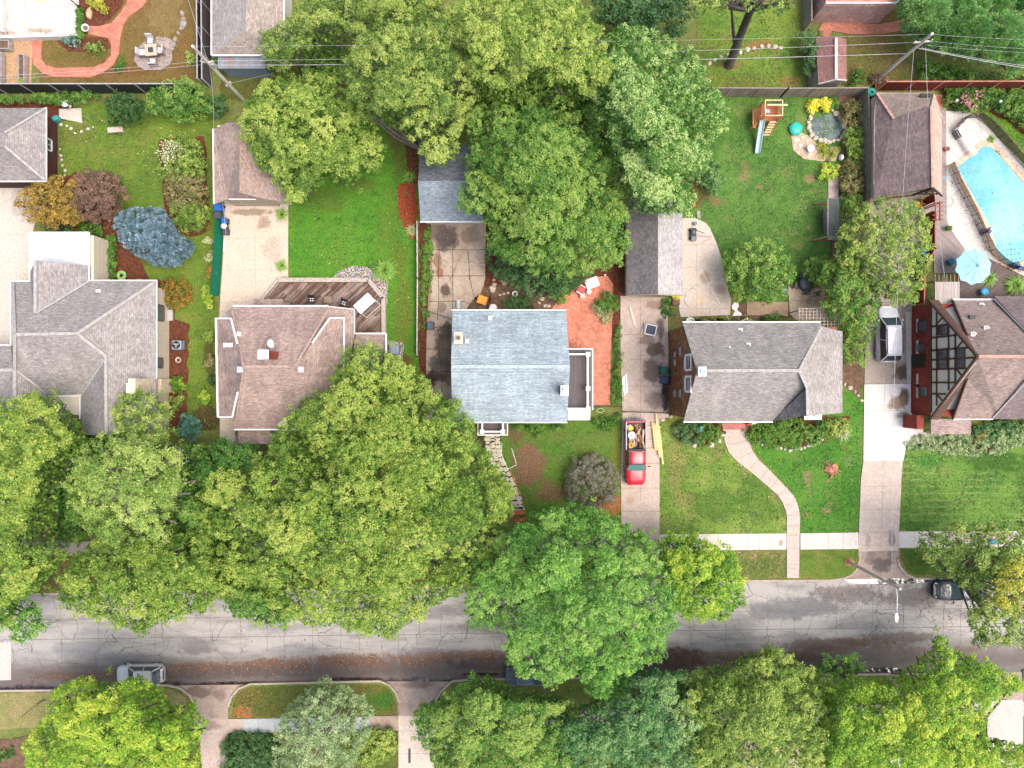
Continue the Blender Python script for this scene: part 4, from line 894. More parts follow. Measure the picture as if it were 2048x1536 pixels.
# ---- half-timbered house, far right
XT=36.3;YTn=P(0,603,2.6).y;YTs=P(0,838,2.6).y;YTm=P(0,713,8.8).y
he=thing('house','half-timbered red brick house with cream gable and brown roof beside the long driveway','house',(XT+5,YTm,0))
mb=MB();mb.bx(XT,XT+14,YTs+.25,YTn-.25,0,2.9);mb.bx(P(1831,0,2).x,P(1831,0,2).x+.6,YTs-.9,YTs+.25,0,2.2);mb.build('brick_wall',brick('tudor_brick',A(160,64,52),A(138,52,44),A(150,96,84),.24,.08,spots=()),he)
mb=MB();mb.add([(XT,YTs+.25,2.9),(XT,YTn-.25,2.9),(XT,YTm,8.75),(XT+.3,YTs+.25,2.9),(XT+.3,YTn-.25,2.9),(XT+.3,YTm,8.75)],[(0,2,1),(3,4,5),(0,3,5,2),(1,2,5,4),(0,1,4,3)]);mb.build('gable',stucco,he)
mb=MB();Xf=XT-.03
def tb(y0,z0,y1,z1,w=.17):mb.beam((Xf,y0,z0),(Xf,y1,z1),w,.07) if False else mb.beam((Xf,y0,z0),(Xf,y1,z1),.08,w)
slope=(8.75-2.9)/(YTn-.25-YTm)
def ztop(y):return 8.75-slope*abs(y-YTm)
for z in (2.98,3.75,5.35,6.2):
    dy=(8.75-z)/slope;tb(YTm-dy+.1,z,YTm+dy-.1,z,.2 if z<3 else .15)
zp=lambda px:H-XT*FPX/(px-1024)
for py in (650,673,699,718.5,738,765,788):
    y=(768-py)*(H-4.7)/FPX;tb(y,3.0,y,ztop(y)-.15,.15)
for (ya,za,yb,zb) in ((646,3.8,634,4.6),(700,6.3,686,7.1),(738,6.3,752,7.0),(790,3.8,802,4.6)):
    tb((768-ya)*(H-4.5)/FPX,za,(768-yb)*(H-4.5)/FPX,zb,.11)
mb.build('timber_frame',timber,he)
def twin(py,z,w,h,mun=(2,3),n=1,lab=None):
    for k in range(n):win(he,XT,(768-py)*(H-z)/FPX+(k-(n-1)/2)*(w+.12),z,w,h,'-x',timber if z>3 else plain('frame_bronze',A(84,72,66),.6),mun,glassm=blue_glass,label=lab)
twin(660,4.6,.7,1.0);twin(718,4.55,.75,1.05,n=2);twin(717,6.85,.72,.95,n=2)
twin(652,1.75,.8,1.1);twin(695,1.5,.6,.8,(2,2));twin(783,1.9,.7,1.0)
mb=MB();y=P(0,722,1).y;mb.bx(XT-.05,XT+.02,y-.6,y+.6,.1,2.1)
for k in range(5):mb.bx(XT-.09,XT-.05,y-.5+k*.24,y-.44+k*.24,.1,2.1)
mb.build('side_door',plain('door_dark',A(50,52,46),.5),he)
mb=MB()
for py in (651,694,761,782):
    mb=MB();mb.bx(XT-.12,XT-.01,P(0,py,1).y-.6,P(0,py,1).y+.6,.95 if py!=694 else .9,1.1);mb.build('window_sill',stone_pale,he)
mb=MB()
mainN=rp((1905,601,2.65),(2000,600,2.65),(2120,713,8.85),(1955,713,8.85),(1934,672,6.3))
mb.panel(mainN,.14);mb.panel(rp((1955,713,8.85),(2120,713,8.85),(2000,838,2.65),(1905,838,2.65),(1934,757,6.3)),.14)
mb.panel(rp((1857,600,2.68),(1877,600,2.68),(1934,671,6.35),(1957,713,8.88),(1953,713,8.88)),.16,3);mb.panel(rp((1860,839,2.68),(1953,713,8.88),(1957,713,8.88),(1934,758,6.35),(1880,839,2.68)),.16,3)
mb.panel(rp((1862,838,2.3),(1942,838,2.3),(1942,868,1.95),(1862,868,1.95)),.14)
mb.panel(rp((1988,592,2.7),(2300,592,2.7),(2300,700,8.4),(2090,700,8.4),(2052,668,6.6)),.14,4);mb.panel(rp((1985,838,2.7),(2052,757,6.9),(2090,720,8.6),(2300,720,8.6),(2300,838,2.7)),.14,4)
caps(mb,[((1957,713,8.85),(2120,713,8.85))],.26);caps(mb,[((1988,598,2.8),(2060,672,6.9)),((1985,836,2.8),(2055,760,7.0))],.14,5)
rfe=mb.build('roof',[sh_tudor,ridge_tudor,white_trim,planks('roof_edge_brown',A(124,96,86),A(108,84,76),A(70,52,48),.2,var=.15),shingle('shingle_tudor_shaded',A(156,138,138),A(134,118,120)),valley_m],he)  # wing slopes: shade put into the darker shingle tone
mb=MB();mb.panel(rp((1884,612,2.45),(1907,602,2.45),(1932,667,5.9)),.1);mb.build('gable_panel',stucco,he);mb=MB();mb.panel(rp((1884,827,2.45),(1932,760,5.9),(1905,827,2.45)),.1);mb.build('gable_panel',stucco,he)
for a,b,w in (((1905,601,2.75),(1934,672,6.45),.12),((1905,838,2.75),(1934,757,6.45),.12),((1857,600,2.8),(1955,713,8.98),.17),((1860,839,2.8),(1955,713,8.98),.17)):mb=MB();mb.beam(P(*a),P(*b),w,.18);mb.build('bargeboard',timber,he)
gutters(he,[((1905,599,2.6),(1990,599,2.6)),((1905,838,2.6),(1985,838,2.6)),((1863,838,2.4),(1876,836,2.4))])
for (x,y,z,k) in ((1963,610,3.2,'pipe'),(1943,636,4.6,'box'),(1946,668,6.6,'pipe'),(1972,656,5.8,'pipe')):roofvent(rfe,x,y,z,k,dark_metal if k=='box' else white_paint)
# ---- brown roofed house, left of the middle
g=P(560,735,3.2);hb=thing('house','sprawling house with a brown hipped roof and white edges, with a satellite dish','house',(g.x,g.y,0))
bxw,bxe=P(440,0,3.2).x+.3,P(704,0,3.2).x-.3;byn,bys=P(0,616,3.2).y-.3,P(0,856,3.2).y+.3
mb=MB();mb.bx(bxw+1.2,bxe,bys,byn,0,3.05);mb.bx(bxw,bxw+1.3,P(0,828,3.2).y,P(0,642,3.2).y,0,3.06);ax0,ax1,ay1=P(706,0,2.6).x,P(768,0,2.6).x,P(0,672,2.6).y;mb.bx(ax0,ax1-.1,ay1-3.4,ay1-.1,0,2.4)
mb.bx(P(506,0,2.3).x,P(564,0,2.3).x,byn-.1,P(0,601,2.3).y,0,2.15);mb.bx(P(480,0,2.5).x,P(540,0,2.5).x,P(0,884,2.5).y,bys+.1,0,2.3);mb.build('wall',brick('buff_brick',A(206,176,150),A(190,158,134),A(200,190,176),.22,.08),hb)
mb=MB()
mb.panel(rp((465,614,3.25),(658,614,3.25),(590,733,6.1),(487,733,6.1)),.15);mb.panel(rp((658,614,3.25),(709,619,3.2),(709,668,3.2),(700,720,3.2),(690,860,3.2),(655,858,3.2),(590,733,6.1)),.15)
mb.panel(rp((487,733,6.1),(590,733,6.1),(660,858,3.2),(470,858,3.2)),.15)
mb.panel(rp((450,625,3.2),(465,614,3.25),(487,733,6.05),(487,733,6.05)),.1)
mb.panel(rp((433,637,3.35),(463,637,4.3),(475,686,5.3),(487,733,6.22),(476,785,5.3),(465,833,4.3),(437,833,3.35)),.14)
mb.panel(rp((625,686,5.1),(660,637,4.25),(688,637,3.7),(688,770,3.7),(640,840,3.6),(590,733,6.25)),.14)
mb.panel(rp((712,668,2.65),(772,668,2.65),(772,745,2.65),(700,745,2.65)),.14);mb.panel(rp((507,598,2.25),(565,598,2.25),(565,613,2.4),(507,613,2.4)),.1);mb.panel(rp((476,862,2.5),(542,860,2.5),(545,888,2.3),(478,888,2.3)),.12)
caps(mb,[((489,733,6.15),(578,733,6.15)),((590,733,6.2),(655,622,3.5)),((487,733,6.2),(465,620,3.5)),((487,733,6.2),(471,853,3.4))],.2,1,.02)
rfb=mb.build('roof',[sh_brown,cap_m('ridge_taupe',A(184,160,150)),white_trim],hb)
mb=MB()
for a,b in [((466,612,3.25),(657,612,3.25)),((432,637,3.42),(463,637,4.36)),((432,636,3.42),(436,834,3.42)),((436,834,3.42),(465,834,4.36)),((463,638,4.36),(475,687,5.38)),((465,834,4.36),(476,784,5.38)),((625,686,5.18),(660,636,4.33)),((659,636,4.33),(689,636,3.8)),((688.5,636,3.8),(688.5,770,3.8)),((469,859,3.2),(600,859,3.2)),((708,667,2.68),(772,667,2.68)),((772.5,667,2.68),(772.5,730,2.68)),((706,668,2.9),(700,700,3.1))]:
    mb=MB();mb.beam(P(*a)+Vector((0,0,.02)),P(*b)+Vector((0,0,.02)),.13,.12);mb.build('fascia',white_paint,hb)
mb=MB();mb.beam(P(709,619,3.22),P(709,667,3.22),.06,.1);mb.beam(P(658,613,3.25),P(709,618.5,3.25),.06,.1)
mb.build('gutter',white_paint,hb)
c=chimney(rfb,527,709,5.0,8.0,.72,.62,brick_red_face,plain('cap_white2',(.78,.78,.78,1),.5),None)
for (x,y,z) in ((603,739,5.95),(481,739,6.0)):roofvent(rfb,x,y,z,'box',galv_metal)
for (x,y,z) in ((451,690,4.6),(461,690,5.0),(478,668,5.3)):roofvent(rfb,x,y,z,'pipe',white_paint)
def dish(parent,px,py,z,rx,ry,rz):
    p=P(px,py,z);mb=MB();prof=[(.0,0),(.12,.01),(.24,.04),(.34,.09),(.36,.1)]
    M=Matrix.Translation(p) @ Matrix.Rotation(rz,4,'Z') @ Matrix.Rotation(R(rx),4,'X');q=MB();q.lathe((0,0,0),[(.02,-.02)]+prof[1:]+[(.34,.1),(.2,.05),(.05,.02)],18)
    mb.add([M @ Vector(v) for v in q.v],q.f,0,True);mb.cyl(p-Vector((0,0,.6)),p-Vector((0,0,.02)),.03,.03,6);mb.cyl(M @ Vector((0,-.3,.08)),M @ Vector((0,-.1,.5)),.015,.015,5);mb.ball(M @ Vector((0,-.08,.52)),.05,0,8)
    return mb.build('satellite_dish',white_paint,parent)
dish(rfb,543,687,6.0,-25,0,R(120));dish(hb,567,846,4.0,40,0,R(20))
# ---- large grey hipped house, far left
g=P(160,690,3);ha=thing('house','large grey hipped house with cream walls and white rear roof','house',(g.x,g.y,0))
aE=-31.15;aN=P(0,566,3).y-.25
mb=MB();mb.bx(P(30,0,3).x,aE,P(0,830,3).y,aN,0,2.85);mb.bx(P(184,0,3).x,aE,P(0,880,3).y,P(0,829,3).y,0,2.85);mb.bx(P(65,0,3).x,P(178,0,3).x+.3,aN-.1,P(0,470,3).y,0,2.84);mb.bx(P(-60,0,3).x,P(32,0,3).x,P(0,790,3).y,P(0,696,3).y,0,2.83);mb.bx(P(30,0,3).x,P(118,0,3).x,P(0,860,3).y,P(0,829,3).y,0,2.82)
mb.build('wall',siding_cream,ha)
mb=MB()
mb.panel(rp((313,562,3),(313,870,3),(213,870,5.2),(212,712,5.2),(155,667,6.3)),.15)
mb.panel(rp((22,563,3),(178,563,3),(313,562,3),(155,667,6.3),(30,669,6.3)),.15)
mb.panel(rp((30,669,6.3),(155,667,6.3),(212,712,5.2),(165,788,3.0),(93,792,3.0),(30,740,4.4)),.15)
mb.panel(rp((213,712,5.2),(213,870,5.2),(163,870,3.0),(163,792,3.0)),.15)
mb.panel(rp((30,738,4.45),(95,786,2.95),(98,852,2.95),(30,852,4.45)),.15);mb.panel(rp((30,738,4.45),(30,852,4.45),(0,852,3),(0,738,3)),.15)
mb.panel(rp((71,520,5.25),(180,532,3.02),(180,561,3.02),(71,628,5.25)),.14);mb.panel(rp((71,520,5.25),(71,628,5.25),(60,600,3.0),(60,545,3.0)),.14)
mb.panel(rp((-80,690,3),(22,692,3),(26,740,4.3),(-80,740,4.3)),.14);mb.panel(rp((-80,740,4.3),(26,740,4.3),(24,796,3),(-80,796,3)),.14)
caps(mb,[((30,669,6.3),(155,667,6.3)),((155,667,6.3),(312,563,3.05)),((155,667,6.3),(212,712,5.25)),((212,712,5.2),(213,868,5.2)),((71,521,5.25),(71,626,5.25)),((-80,740,4.3),(26,740,4.3))],.26)
caps(mb,[((26,566,3.2),(30,669,6.35)),((30,669,6.35),(30,740,4.5)),((30,740,4.45),(30,850,4.45))],.3);caps(mb,[((74,626,5.2),(178,563,3.1)),((32,740,4.45),(93,786,3.1)),((211,716,5.1),(166,787,3.1))],.12,3)
mb.panel(rp((61,466,2.95),(178,466,2.95),(178,560,2.95),(61,560,2.95)),.16,4)
rfa=mb.build('roof',[sh_grey,ridge_grey,white_trim,valley_m,membrane],ha)
gutters(ha,[((60,465,3.02),(178,465,3.02)),((178.5,465,3.02),(178.5,562,3.02)),((60,465,3.02),(60,562,3.02)),((22,562,2.95),(60,562,2.95)),((178,561,2.98),(313,561,2.98)),((313.5,561,2.95),(313.5,756,2.95)),((22,562,2.95),(22,690,2.95)),((118,792,2.98),(160,792,2.98)),((160,792,2.98),(160,838,2.98)),((-80,690,2.95),(24,690,2.95)),((-80,797,2.95),(24,797,2.95))],white_trim,.1)
c=chimney(ha,0,0,0,1,.01,.01,stone_pale) if False else None
mb=MB();yA,yB=P(0,757,4).y,P(0,787,4).y;mb.bx(-31.7,-31.1,yB,yA,0,5.7);mb.bx(-31.15,-31.1+.25,yB+.05,yA-.05,0,2.0);ch=mb.build('chimney',plain('cream_stone',A(232,214,188),.85,var=.15,scale=4),ha);ch['label']='cream stone chimney on the east wall'
mb=MB();mb.bx(-31.75,-31.45,yB+.1,yA-.4,5.7,5.85);mb.build('chimney_cap',white_paint,ch)
for (py,h) in ((626,1.5),(726,1.0),(815,1.0)):win(ha,aE,P(0,py,1.6).y,1.75,1.3 if h>1.2 else .8,h*.8,'+x',plain('frame_brown',A(110,80,64),.6) ,(2,1) if h>1.2 else (1,1),glassm=blue_glass)
roofvent(rfa,197,583,3.7,'pipe',white_paint)
# ---- garages and sheds
def shed(name,label,cat,g,wallrects,wallmat,panels,mats,trims=(),trimmat=None,caplines=(),capw=.22):
    t=thing(name,label,cat,g);walls(t,wallrects,wallmat)
    mb=MB()
    for p in panels:mb.panel(rp(*p[0]),.13,p[1])
    caps(mb,caplines,capw,len(mats)-1);mb.build('roof',mats,t)
    if trims:gutters(t,trims,trimmat or white_trim,.1,.12,'fascia')
    return t
zz=lambda px,z:P(px,0,z).x
yy2=lambda py,z:P(0,py,z).y
ga=shed('garage','grey hipped garage with dark brown walls at the left edge','garage',(zz(30,2),yy2(290,2),0),[(zz(-60,2.8),-41.3,yy2(358,2.8),yy2(220,2.8),2.7)],siding_brown,
     [([(92,216,2.8),(92,362,2.8),(10,292,4.9),(10,266,4.9)],0),([(-120,216,2.8),(92,216,2.8),(10,266,4.9),(-60,266,4.9)],1),([(-120,362,2.8),(-60,292,4.9),(10,292,4.9),(92,362,2.8)],1),([(-60,266,4.9),(10,266,4.9),(10,292,4.9),(-60,292,4.9)],1)],[sh_grey,shingle('shingle_grey_b',A(166,160,158),A(148,142,140)),ridge_grey],[((92.5,215,2.75),(92.5,363,2.75)),((-100,363,2.75),(92,363,2.75))],None,[((10,292,4.9),(91,361,2.85)),((10,266,4.9),(91,217,2.85))])
win(ga,-41.3,yy2(287,1.5),1.5,.9,1.1,'+x',white_trim,(2,2))
gb=shed('garage','garage with a pinkish hipped roof at the head of the sand-coloured driveway','garage',(zz(500,2),yy2(330,2),0),[(-25.7,zz(570,2.6)-.2,yy2(400,2.6)+.25,yy2(250,2.6),2.5)],siding_cream,
     [([(428,258,2.65),(455,245,2.9),(479,262,4.3),(479,385,4.3),(455,398,2.9),(428,408,2.65)],0),([(479,262,4.3),(455,245,2.9),(560,245,2.65),(572,405,2.65),(530,398,3.0),(479,385,4.3)],1),([(455,398,2.95),(479,385,4.3),(530,398,3.0)],1)],[sh_pink,sh_brown,ridge_brown],[((426.5,258,2.6),(428,408,2.6)),((458,398.5,2.95),(512,398.5,2.95))],white_paint)
mb=MB();mb.bx(zz(452,2),zz(545,2),yy2(400,2.6)+.12,yy2(400,2.6)+.24,0,2.2);mb.build('garage_door',plain('door_tan',A(190,176,158),.7),gb)
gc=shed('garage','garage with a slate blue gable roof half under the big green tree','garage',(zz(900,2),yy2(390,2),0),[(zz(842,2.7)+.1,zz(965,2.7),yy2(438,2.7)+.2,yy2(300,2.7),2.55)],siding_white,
     [([(836,362,4.6),(965,362,4.6),(965,443,2.7),(841,443,2.7)],0),([(841,290,2.7),(965,290,2.7),(965,362,4.6),(836,362,4.6)],1)],[sh_slate,shingle('shingle_slate_shaded',A(134,142,152),A(106,114,124),w=.3,h=.2),ridge_blue],[((840,444,2.65),(965,444,2.65))])  # north slope: shade painted as a darker copy of the slate
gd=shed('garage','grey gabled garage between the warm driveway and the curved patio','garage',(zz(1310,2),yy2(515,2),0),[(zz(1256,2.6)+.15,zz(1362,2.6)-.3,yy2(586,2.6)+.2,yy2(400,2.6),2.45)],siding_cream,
     [([(1253,395,2.6),(1316,395,4.4),(1316,588,4.4),(1253,590,2.6)],0),([(1316,395,4.4),(1365,395,2.6),(1365,590,2.6),(1316,588,4.4)],1)],[sh_shaded,shingle('shingle_grey_lit',A(196,192,190),A(176,172,172)),ridge_grey],[((1253,591,2.65),(1316,589,4.4)),((1316,589,4.4),(1365,591,2.65))],plain('fascia_taupe',A(170,156,146),.7))  # shaded west and lit east slope painted as two tones of one shingle
ge=shed('garage','long brown roofed half-timbered garage beside the swimming pool','garage',(zz(1810,2),yy2(290,2),0),[(zz(1750,2.6)+.1,37.0,yy2(390,2.6)+.3,yy2(190,2.6),2.45)],plain('garage_stucco',A(216,206,182),.8),
     [([(1752,185,2.6),(1868,185,2.6),(1862,213,5.6),(1787,237,3.75)],1),([(1752,185,2.6),(1787,237,3.75),(1862,213,5.6),(1865,374,5.6),(1747,397,2.6),(1747,240,2.6)],0),([(1868,185,2.6),(1884,230,2.6),(1884,392,2.6),(1865,374,5.6),(1862,213,5.6)],2)],[shingle('shingle_garage_shaded',A(166,146,144),A(142,124,124),streak=.15),shingle('shingle_garage_lit',A(190,170,158),A(168,148,138)),shingle('shingle_garage_sunlit',A(206,186,172),A(190,170,156)),ridge_tudor],(),None,[((1862,213,5.6),(1865,374,5.6)),((1787,237,3.75),(1753,186,2.65))])  # light and shade of each slope put into its shingle colour
mb=MB()
for a,b in (((1826,390,2.5),(1866,376,5.3)),((1866,376,5.3),(1884,392,2.5)),((1836,388,3.2),(1874,388,3.2)),((1850,388,2.7),(1858,380,4.4)),((1760,398,2.5),(1830,390,2.5))):mb.beam(P(*a),P(*b),.12,.14)
mb.build('timber_frame',timber,ge);p=P(1849,194+4,4.2);mb=MB();mb.box(P(1849,192,3.4)+Vector((0,0,.12)),(.9,.3,.16));mb.build('roof_vent',dark_metal,ge)
gn=shed('garage','grey shingled garage beyond the black fence at the top edge','garage',(zz(490,2),yy2(40,2),0),[(zz(428,2.7)+.1,zz(566,2.7)-.1,yy2(105,2.7)+.1,45,2.55)],siding_white,
     [([(424,110,2.7),(424,-100,2.7),(492,-100,4.2),(492,60,4.2)],0),([(492,60,4.2),(492,-100,4.2),(568,-100,2.7),(568,110,2.7)],1),([(424,110,2.7),(492,60,4.2),(568,110,2.7)],1)],[sh_grey2,shingle('shingle_taupe',A(184,172,162),A(160,148,140)),ridge_grey],[((423,111,2.7),(569,111,2.7)),((423,111,2.7),(423,-60,2.7)),((568.5,111,2.7),(568.5,-60,2.7))],white_paint)
tg=shed('lean_to','low blue-grey metal roofed lean-to against the north garage','shed',(zz(485,2),yy2(125,2),0),[(zz(440,2.1),zz(528,2.1),yy2(134,2.1),yy2(108,2.3),2.0)],siding_blue,[([(436,112,2.4),(532,112,2.4),(532,137,2.1),(436,137,2.1)],0)],[planks('metal_roof',A(146,158,170),A(136,148,160),A(110,120,130),.45,R(90),20,.1,(A(160,110,70),.5)),ridge_grey])
sn=shed('house','red brick house with a white stone band at the top edge','house',(zz(1715,2),36,0),[(zz(1648,2.9),zz(1792,2.9),yy2(10,3),45,2.9)],brick('brick_weathered',A(184,130,120),A(206,176,170),A(190,170,164),.24,.08,grow=(A(222,214,208),.5)),[([(1652,5,3.2),(1652,-100,3.2),(1790,-100,3.2),(1790,5,3.2)],0)],[brick('brick_pinkish',A(190,128,118),A(206,150,140),A(196,160,150),.3,.1),ridge_grey],[((1651,6,3.3),(1792,6,3.3)),((1792,6,3.3),(1812,-14,3.3))],white_paint)
s2=shed('garden_shed','small shed with a worn red-brown roof and pale ridge board','shed',(zz(1662,1.5),yy2(120,1.5),0),[(zz(1634,2)+.1,zz(1690,2)-.1,yy2(160,2),yy2(82,2),1.95)],planks('shed_boards',A(190,184,180),A(170,160,156),A(120,110,104),.15),
     [([(1631,74,2.1),(1672,72,2.9),(1672,158,2.9),(1637,168,2.1)],0),([(1672,72,2.9),(1693,78,2.1),(1693,160,2.1),(1672,158,2.9)],0)],[shingle('shingle_worn_red',A(166,124,116),A(142,108,106)),plain('ridge_board',A(214,206,198),.8)],[((1637,168,2.1),(1672,159,2.9)),((1672,159,2.9),(1693,161,2.1))],plain('fascia_white_old',A(206,200,196),.8),[((1672,76,2.9),(1672,157,2.9))],.24)
# ---------------------------------------------------------------- trees and shrubs
def LM(n,d,m,l,tr=.36,k=1.42):return leafmat(n,A(d[0],d[1],d[2]+2,k*.95),A(m[0]-2,m[1],m[2]+4,k),A(l[0]-4,l[1],l[2]+8,k),tr)
lf_maple=LM('leaf_maple',(66,104,36),(120,154,52),(188,196,92))
lf_green=LM('leaf_green',(48,94,36),(92,138,50),(164,184,84))
lf_olive=LM('leaf_olive',(70,100,42),(118,148,60),(188,196,98))
lf_silver=LM('leaf_silver',(50,98,34),(98,146,54),(196,212,130))
lf_yellowgreen=LM('leaf_yellow_green',(78,114,42),(128,158,62),(194,202,100))
lf_ash=LM('leaf_ash',(58,110,42),(104,156,58),(168,196,92))
lf_locust=LM('leaf_locust',(84,122,48),(134,164,70),(192,202,108))
lf_lime=LM('leaf_lime',(74,124,40),(134,176,50),(206,212,80))
lf_dark=LM('leaf_dark',(34,68,36),(60,100,50),(108,140,76))
lf_bluegreen=LM('leaf_blue_green',(46,92,50),(84,134,68),(158,184,110))
lf_paleelm=LM('leaf_pale',(96,128,80),(140,164,108),(190,200,140))
lf_pine=LM('needle_pine',(70,122,60),(116,164,84),(170,204,122),.2,1.5)
lf_spruce=LM('needle_blue_spruce',(82,118,128),(132,166,178),(184,206,214),.1,1.15)
lf_teal=LM('needle_teal',(58,108,90),(92,144,122),(140,180,156),.1)
lf_bronze=LM('leaf_bronze',(82,72,54),(128,104,82),(168,128,104))
lf_gold=LM('leaf_gold',(118,104,44),(160,136,60),(204,164,70))
lf_mixed=LM('leaf_mixed',(88,100,48),(134,128,72),(196,176,126))
lf_purple=LM('leaf_purple_grey',(82,76,62),(128,122,100),(158,152,130))
lf_yellow=LM('leaf_yellow',(110,130,44),(156,166,56),(212,200,72))
lf_orange=LM('leaf_orange',(92,112,40),(140,134,50),(220,124,48))
lf_bright=LM('leaf_bright_yellow',(210,196,40),(236,224,60),(250,240,110))
lf_box=LM('leaf_box',(52,96,36),(84,128,44),(128,162,60))
lf_gras=LM('blade_green',(84,124,40),(126,168,62),(184,208,108),.3)
lf_blade_pale=LM('blade_pale',(130,140,90),(176,182,124),(214,212,160),.3)
lf_burg=LM('leaf_burgundy',(70,38,40),(104,56,52),(140,84,70))
lf_pink=LM('petal_pink',(180,90,110),(214,130,146),(236,176,184))
lf_litter=LM('leaf_litter',(92,60,44),(142,92,62),(200,140,84),.1,1.1)
lf_litter_y=LM('leaf_litter_yellow',(150,110,60),(196,170,90),(232,214,130),.1)
BIG=dict(leaf=.14,tuft=.36,lobe=(.9,1.9),gapk=.64,under=6,per=1.05,field=True)
T=tree
T('maple_tree','huge yellow-green maple spreading over the front yard between brown house and street',[(395,1000),(420,960),(450,930),(530,905),(560,850),(600,800),(655,775),(675,720),(690,695),(720,690),(775,700),(820,735),(850,762),(870,790),(925,805),(950,880),(985,925),(1028,975),(1015,1040),(990,1105),(940,1180),(870,1205),(830,1240),(770,1275),(700,1255),(620,1250),(560,1225),(470,1130),(450,1080),(400,1060)],4.5,15.5,lf_maple,bark_grey,11,base=(720,990),tr=.5,limbs=26,tintv=(.5,.22),dens=1.0,**dict(BIG,lobe=(1.3,2.7),gapk=.7))
T('street_tree','green tree with hanging low branches under the huge maple by the street',[(440,1200),(470,1165),(560,1170),(620,1220),(575,1255),(520,1255),(460,1235)],3,7,lf_green,bark_grey,12,tintv=(.5,.2),**BIG)
T('garden_tree','dark green tree filling the gap between the huge maple and pale locust',[(345,905),(440,880),(520,880),(540,920),(470,960),(420,1000),(370,960)],3,7.5,lf_green,bark_grey,13,tintv=(.42,.2),**BIG)
T('street_tree','yellow-green tree at the left edge in front of the grey house',[(-40,815),(60,790),(120,792),(150,830),(180,850),(175,900),(135,960),(122,1050),(140,1120),(90,1170),(50,1200),(30,1250),(-40,1260)],4,13,lf_maple,bark_grey,14,tintv=(.5,.22),tr=.35,**BIG)
T('locust_tree','pale feathery locust with see-through crown in the front yard',[(125,960),(135,910),(200,875),(260,858),(330,872),(385,905),(400,960),(372,1010),(345,1090),(290,1112),(210,1085),(150,1040)],5,12,lf_locust,bark_pale,15,leaf=.14,tuft=.42,lobe=(.9,1.7),bare=.1,under=1,field=True,tintv=(.55,.2),tr=.3,limbs=22)
T('birch_tree','small sparse yellow-green tree leaning over the grey roof corner',[(215,805),(260,778),(310,782),(350,830),(345,880),(300,900),(250,880),(222,850)],4,7.5,lf_yellowgreen,bark_pale,16,leaf=.15,tuft=.42,lobe=(.6,1.1),bare=.35,under=.2,tintv=(.55,.2),tr=.14)
T('street_tree','green tree over the road west of the huge maple',[(105,1185),(140,1120),(180,1080),(290,1075),(360,1065),(430,1050),(455,1165),(412,1225),(350,1240),(275,1272),(200,1240),(130,1225)],4,10,lf_maple,bark_grey,17,tintv=(.44,.22),**BIG)
T('street_tree','dark green tree in the gap between pale locust and huge maple',[(330,1000),(380,960),(440,1000),(460,1060),(440,1110),(360,1110),(320,1070)],2.5,7,lf_green,bark_grey,501,tintv=(.4,.2),**BIG)
T('street_tree','green understorey tree left of the pale locust',[(110,900),(180,860),(220,900),(190,1000),(170,1090),(110,1090)],2,6,lf_green,bark_grey,502,tintv=(.42,.2),**BIG)
T('street_tree','green tree filling the corner under the grey house eave',[(170,860),(240,850),(340,880),(400,890),(400,930),(300,920),(200,920)],2,5.5,lf_green,bark_grey,503,tintv=(.42,.2),**BIG)
T('street_tree','green tree filling the gap over the sidewalk left of the huge maple',[(395,1090),(450,1060),(520,1120),(540,1190),(470,1210),(410,1180)],3,7.5,lf_maple,bark_grey,506,tintv=(.42,.2),**BIG)
T('street_tree','green branches hanging over the verge at the left edge',[(-30,1110),(60,1100),(120,1140),(70,1195),(-30,1210)],2.5,6,lf_maple,bark_grey,507,tintv=(.42,.2),**BIG)
T('garden_tree','shaded tree in the middle of the rear tree group',[(900,130),(1200,110),(1260,230),(1200,330),(1150,230),(960,230)],2.5,7,lf_green,bark_grey,508,tintv=(.45,.2),**BIG)
T('street_tree','thin green branch tips hanging over the pale concrete at the left edge',[(-30,1195),(45,1190),(70,1225),(88,1252),(80,1275),(40,1286),(0,1260),(-30,1270)],3.5,6.5,lf_ash,bark_grey,18,leaf=.17,tuft=.4,lobe=(.5,.9),bare=.3,under=.3,base=(0,1150))
T('ash_tree','broad green ash leaning over the street below the blue-roofed house',[(930,1225),(948,1150),(990,1080),(1050,1030),(1120,1010),(1180,1012),(1250,1050),(1300,1075),(1325,1130),(1360,1190),(1345,1262),(1322,1320),(1270,1340),(1245,1400),(1190,1398),(1150,1352),(1100,1372),(1040,1350),(1005,1310),(1012,1262),(950,1255)],4.5,14,lf_ash,bark_grey,19,base=(1130,1150),tr=.42,limbs=24,tintv=(.52,.2),dens=1.05,**BIG)
T('street_tree','smaller round bright green tree at the foot of the pickup driveway',[(1312,1095),(1335,1062),(1390,1068),(1430,1082),(1470,1110),(1492,1160),(1486,1212),(1450,1248),(1400,1242),(1352,1228),(1322,1170)],3,9,lf_lime,bark_grey,20,tintv=(.4,.22),**BIG)
T('street_tree','lime green tree beside the white parked hatchback',[(50,1490),(95,1425),(120,1372),(170,1352),(240,1358),(280,1338),(330,1372),(345,1402),(372,1400),(395,1385),(400,1420),(425,1438),(405,1480),(412,1570),(50,1570)],4,11,lf_lime,bark_grey,21,tintv=(.55,.2),tr=.35,base=(240,1440),**BIG)
T('elm_tree','pale grey-green feathery tree on the kerb island',[(552,1445),(590,1398),(640,1362),(690,1378),(742,1402),(745,1450),(722,1500),(700,1570),(550,1570),(540,1500)],3,8.5,lf_paleelm,bark_pale,22,leaf=.14,tuft=.42,lobe=(.7,1.3),bare=.25,under=.3,limbs=20)
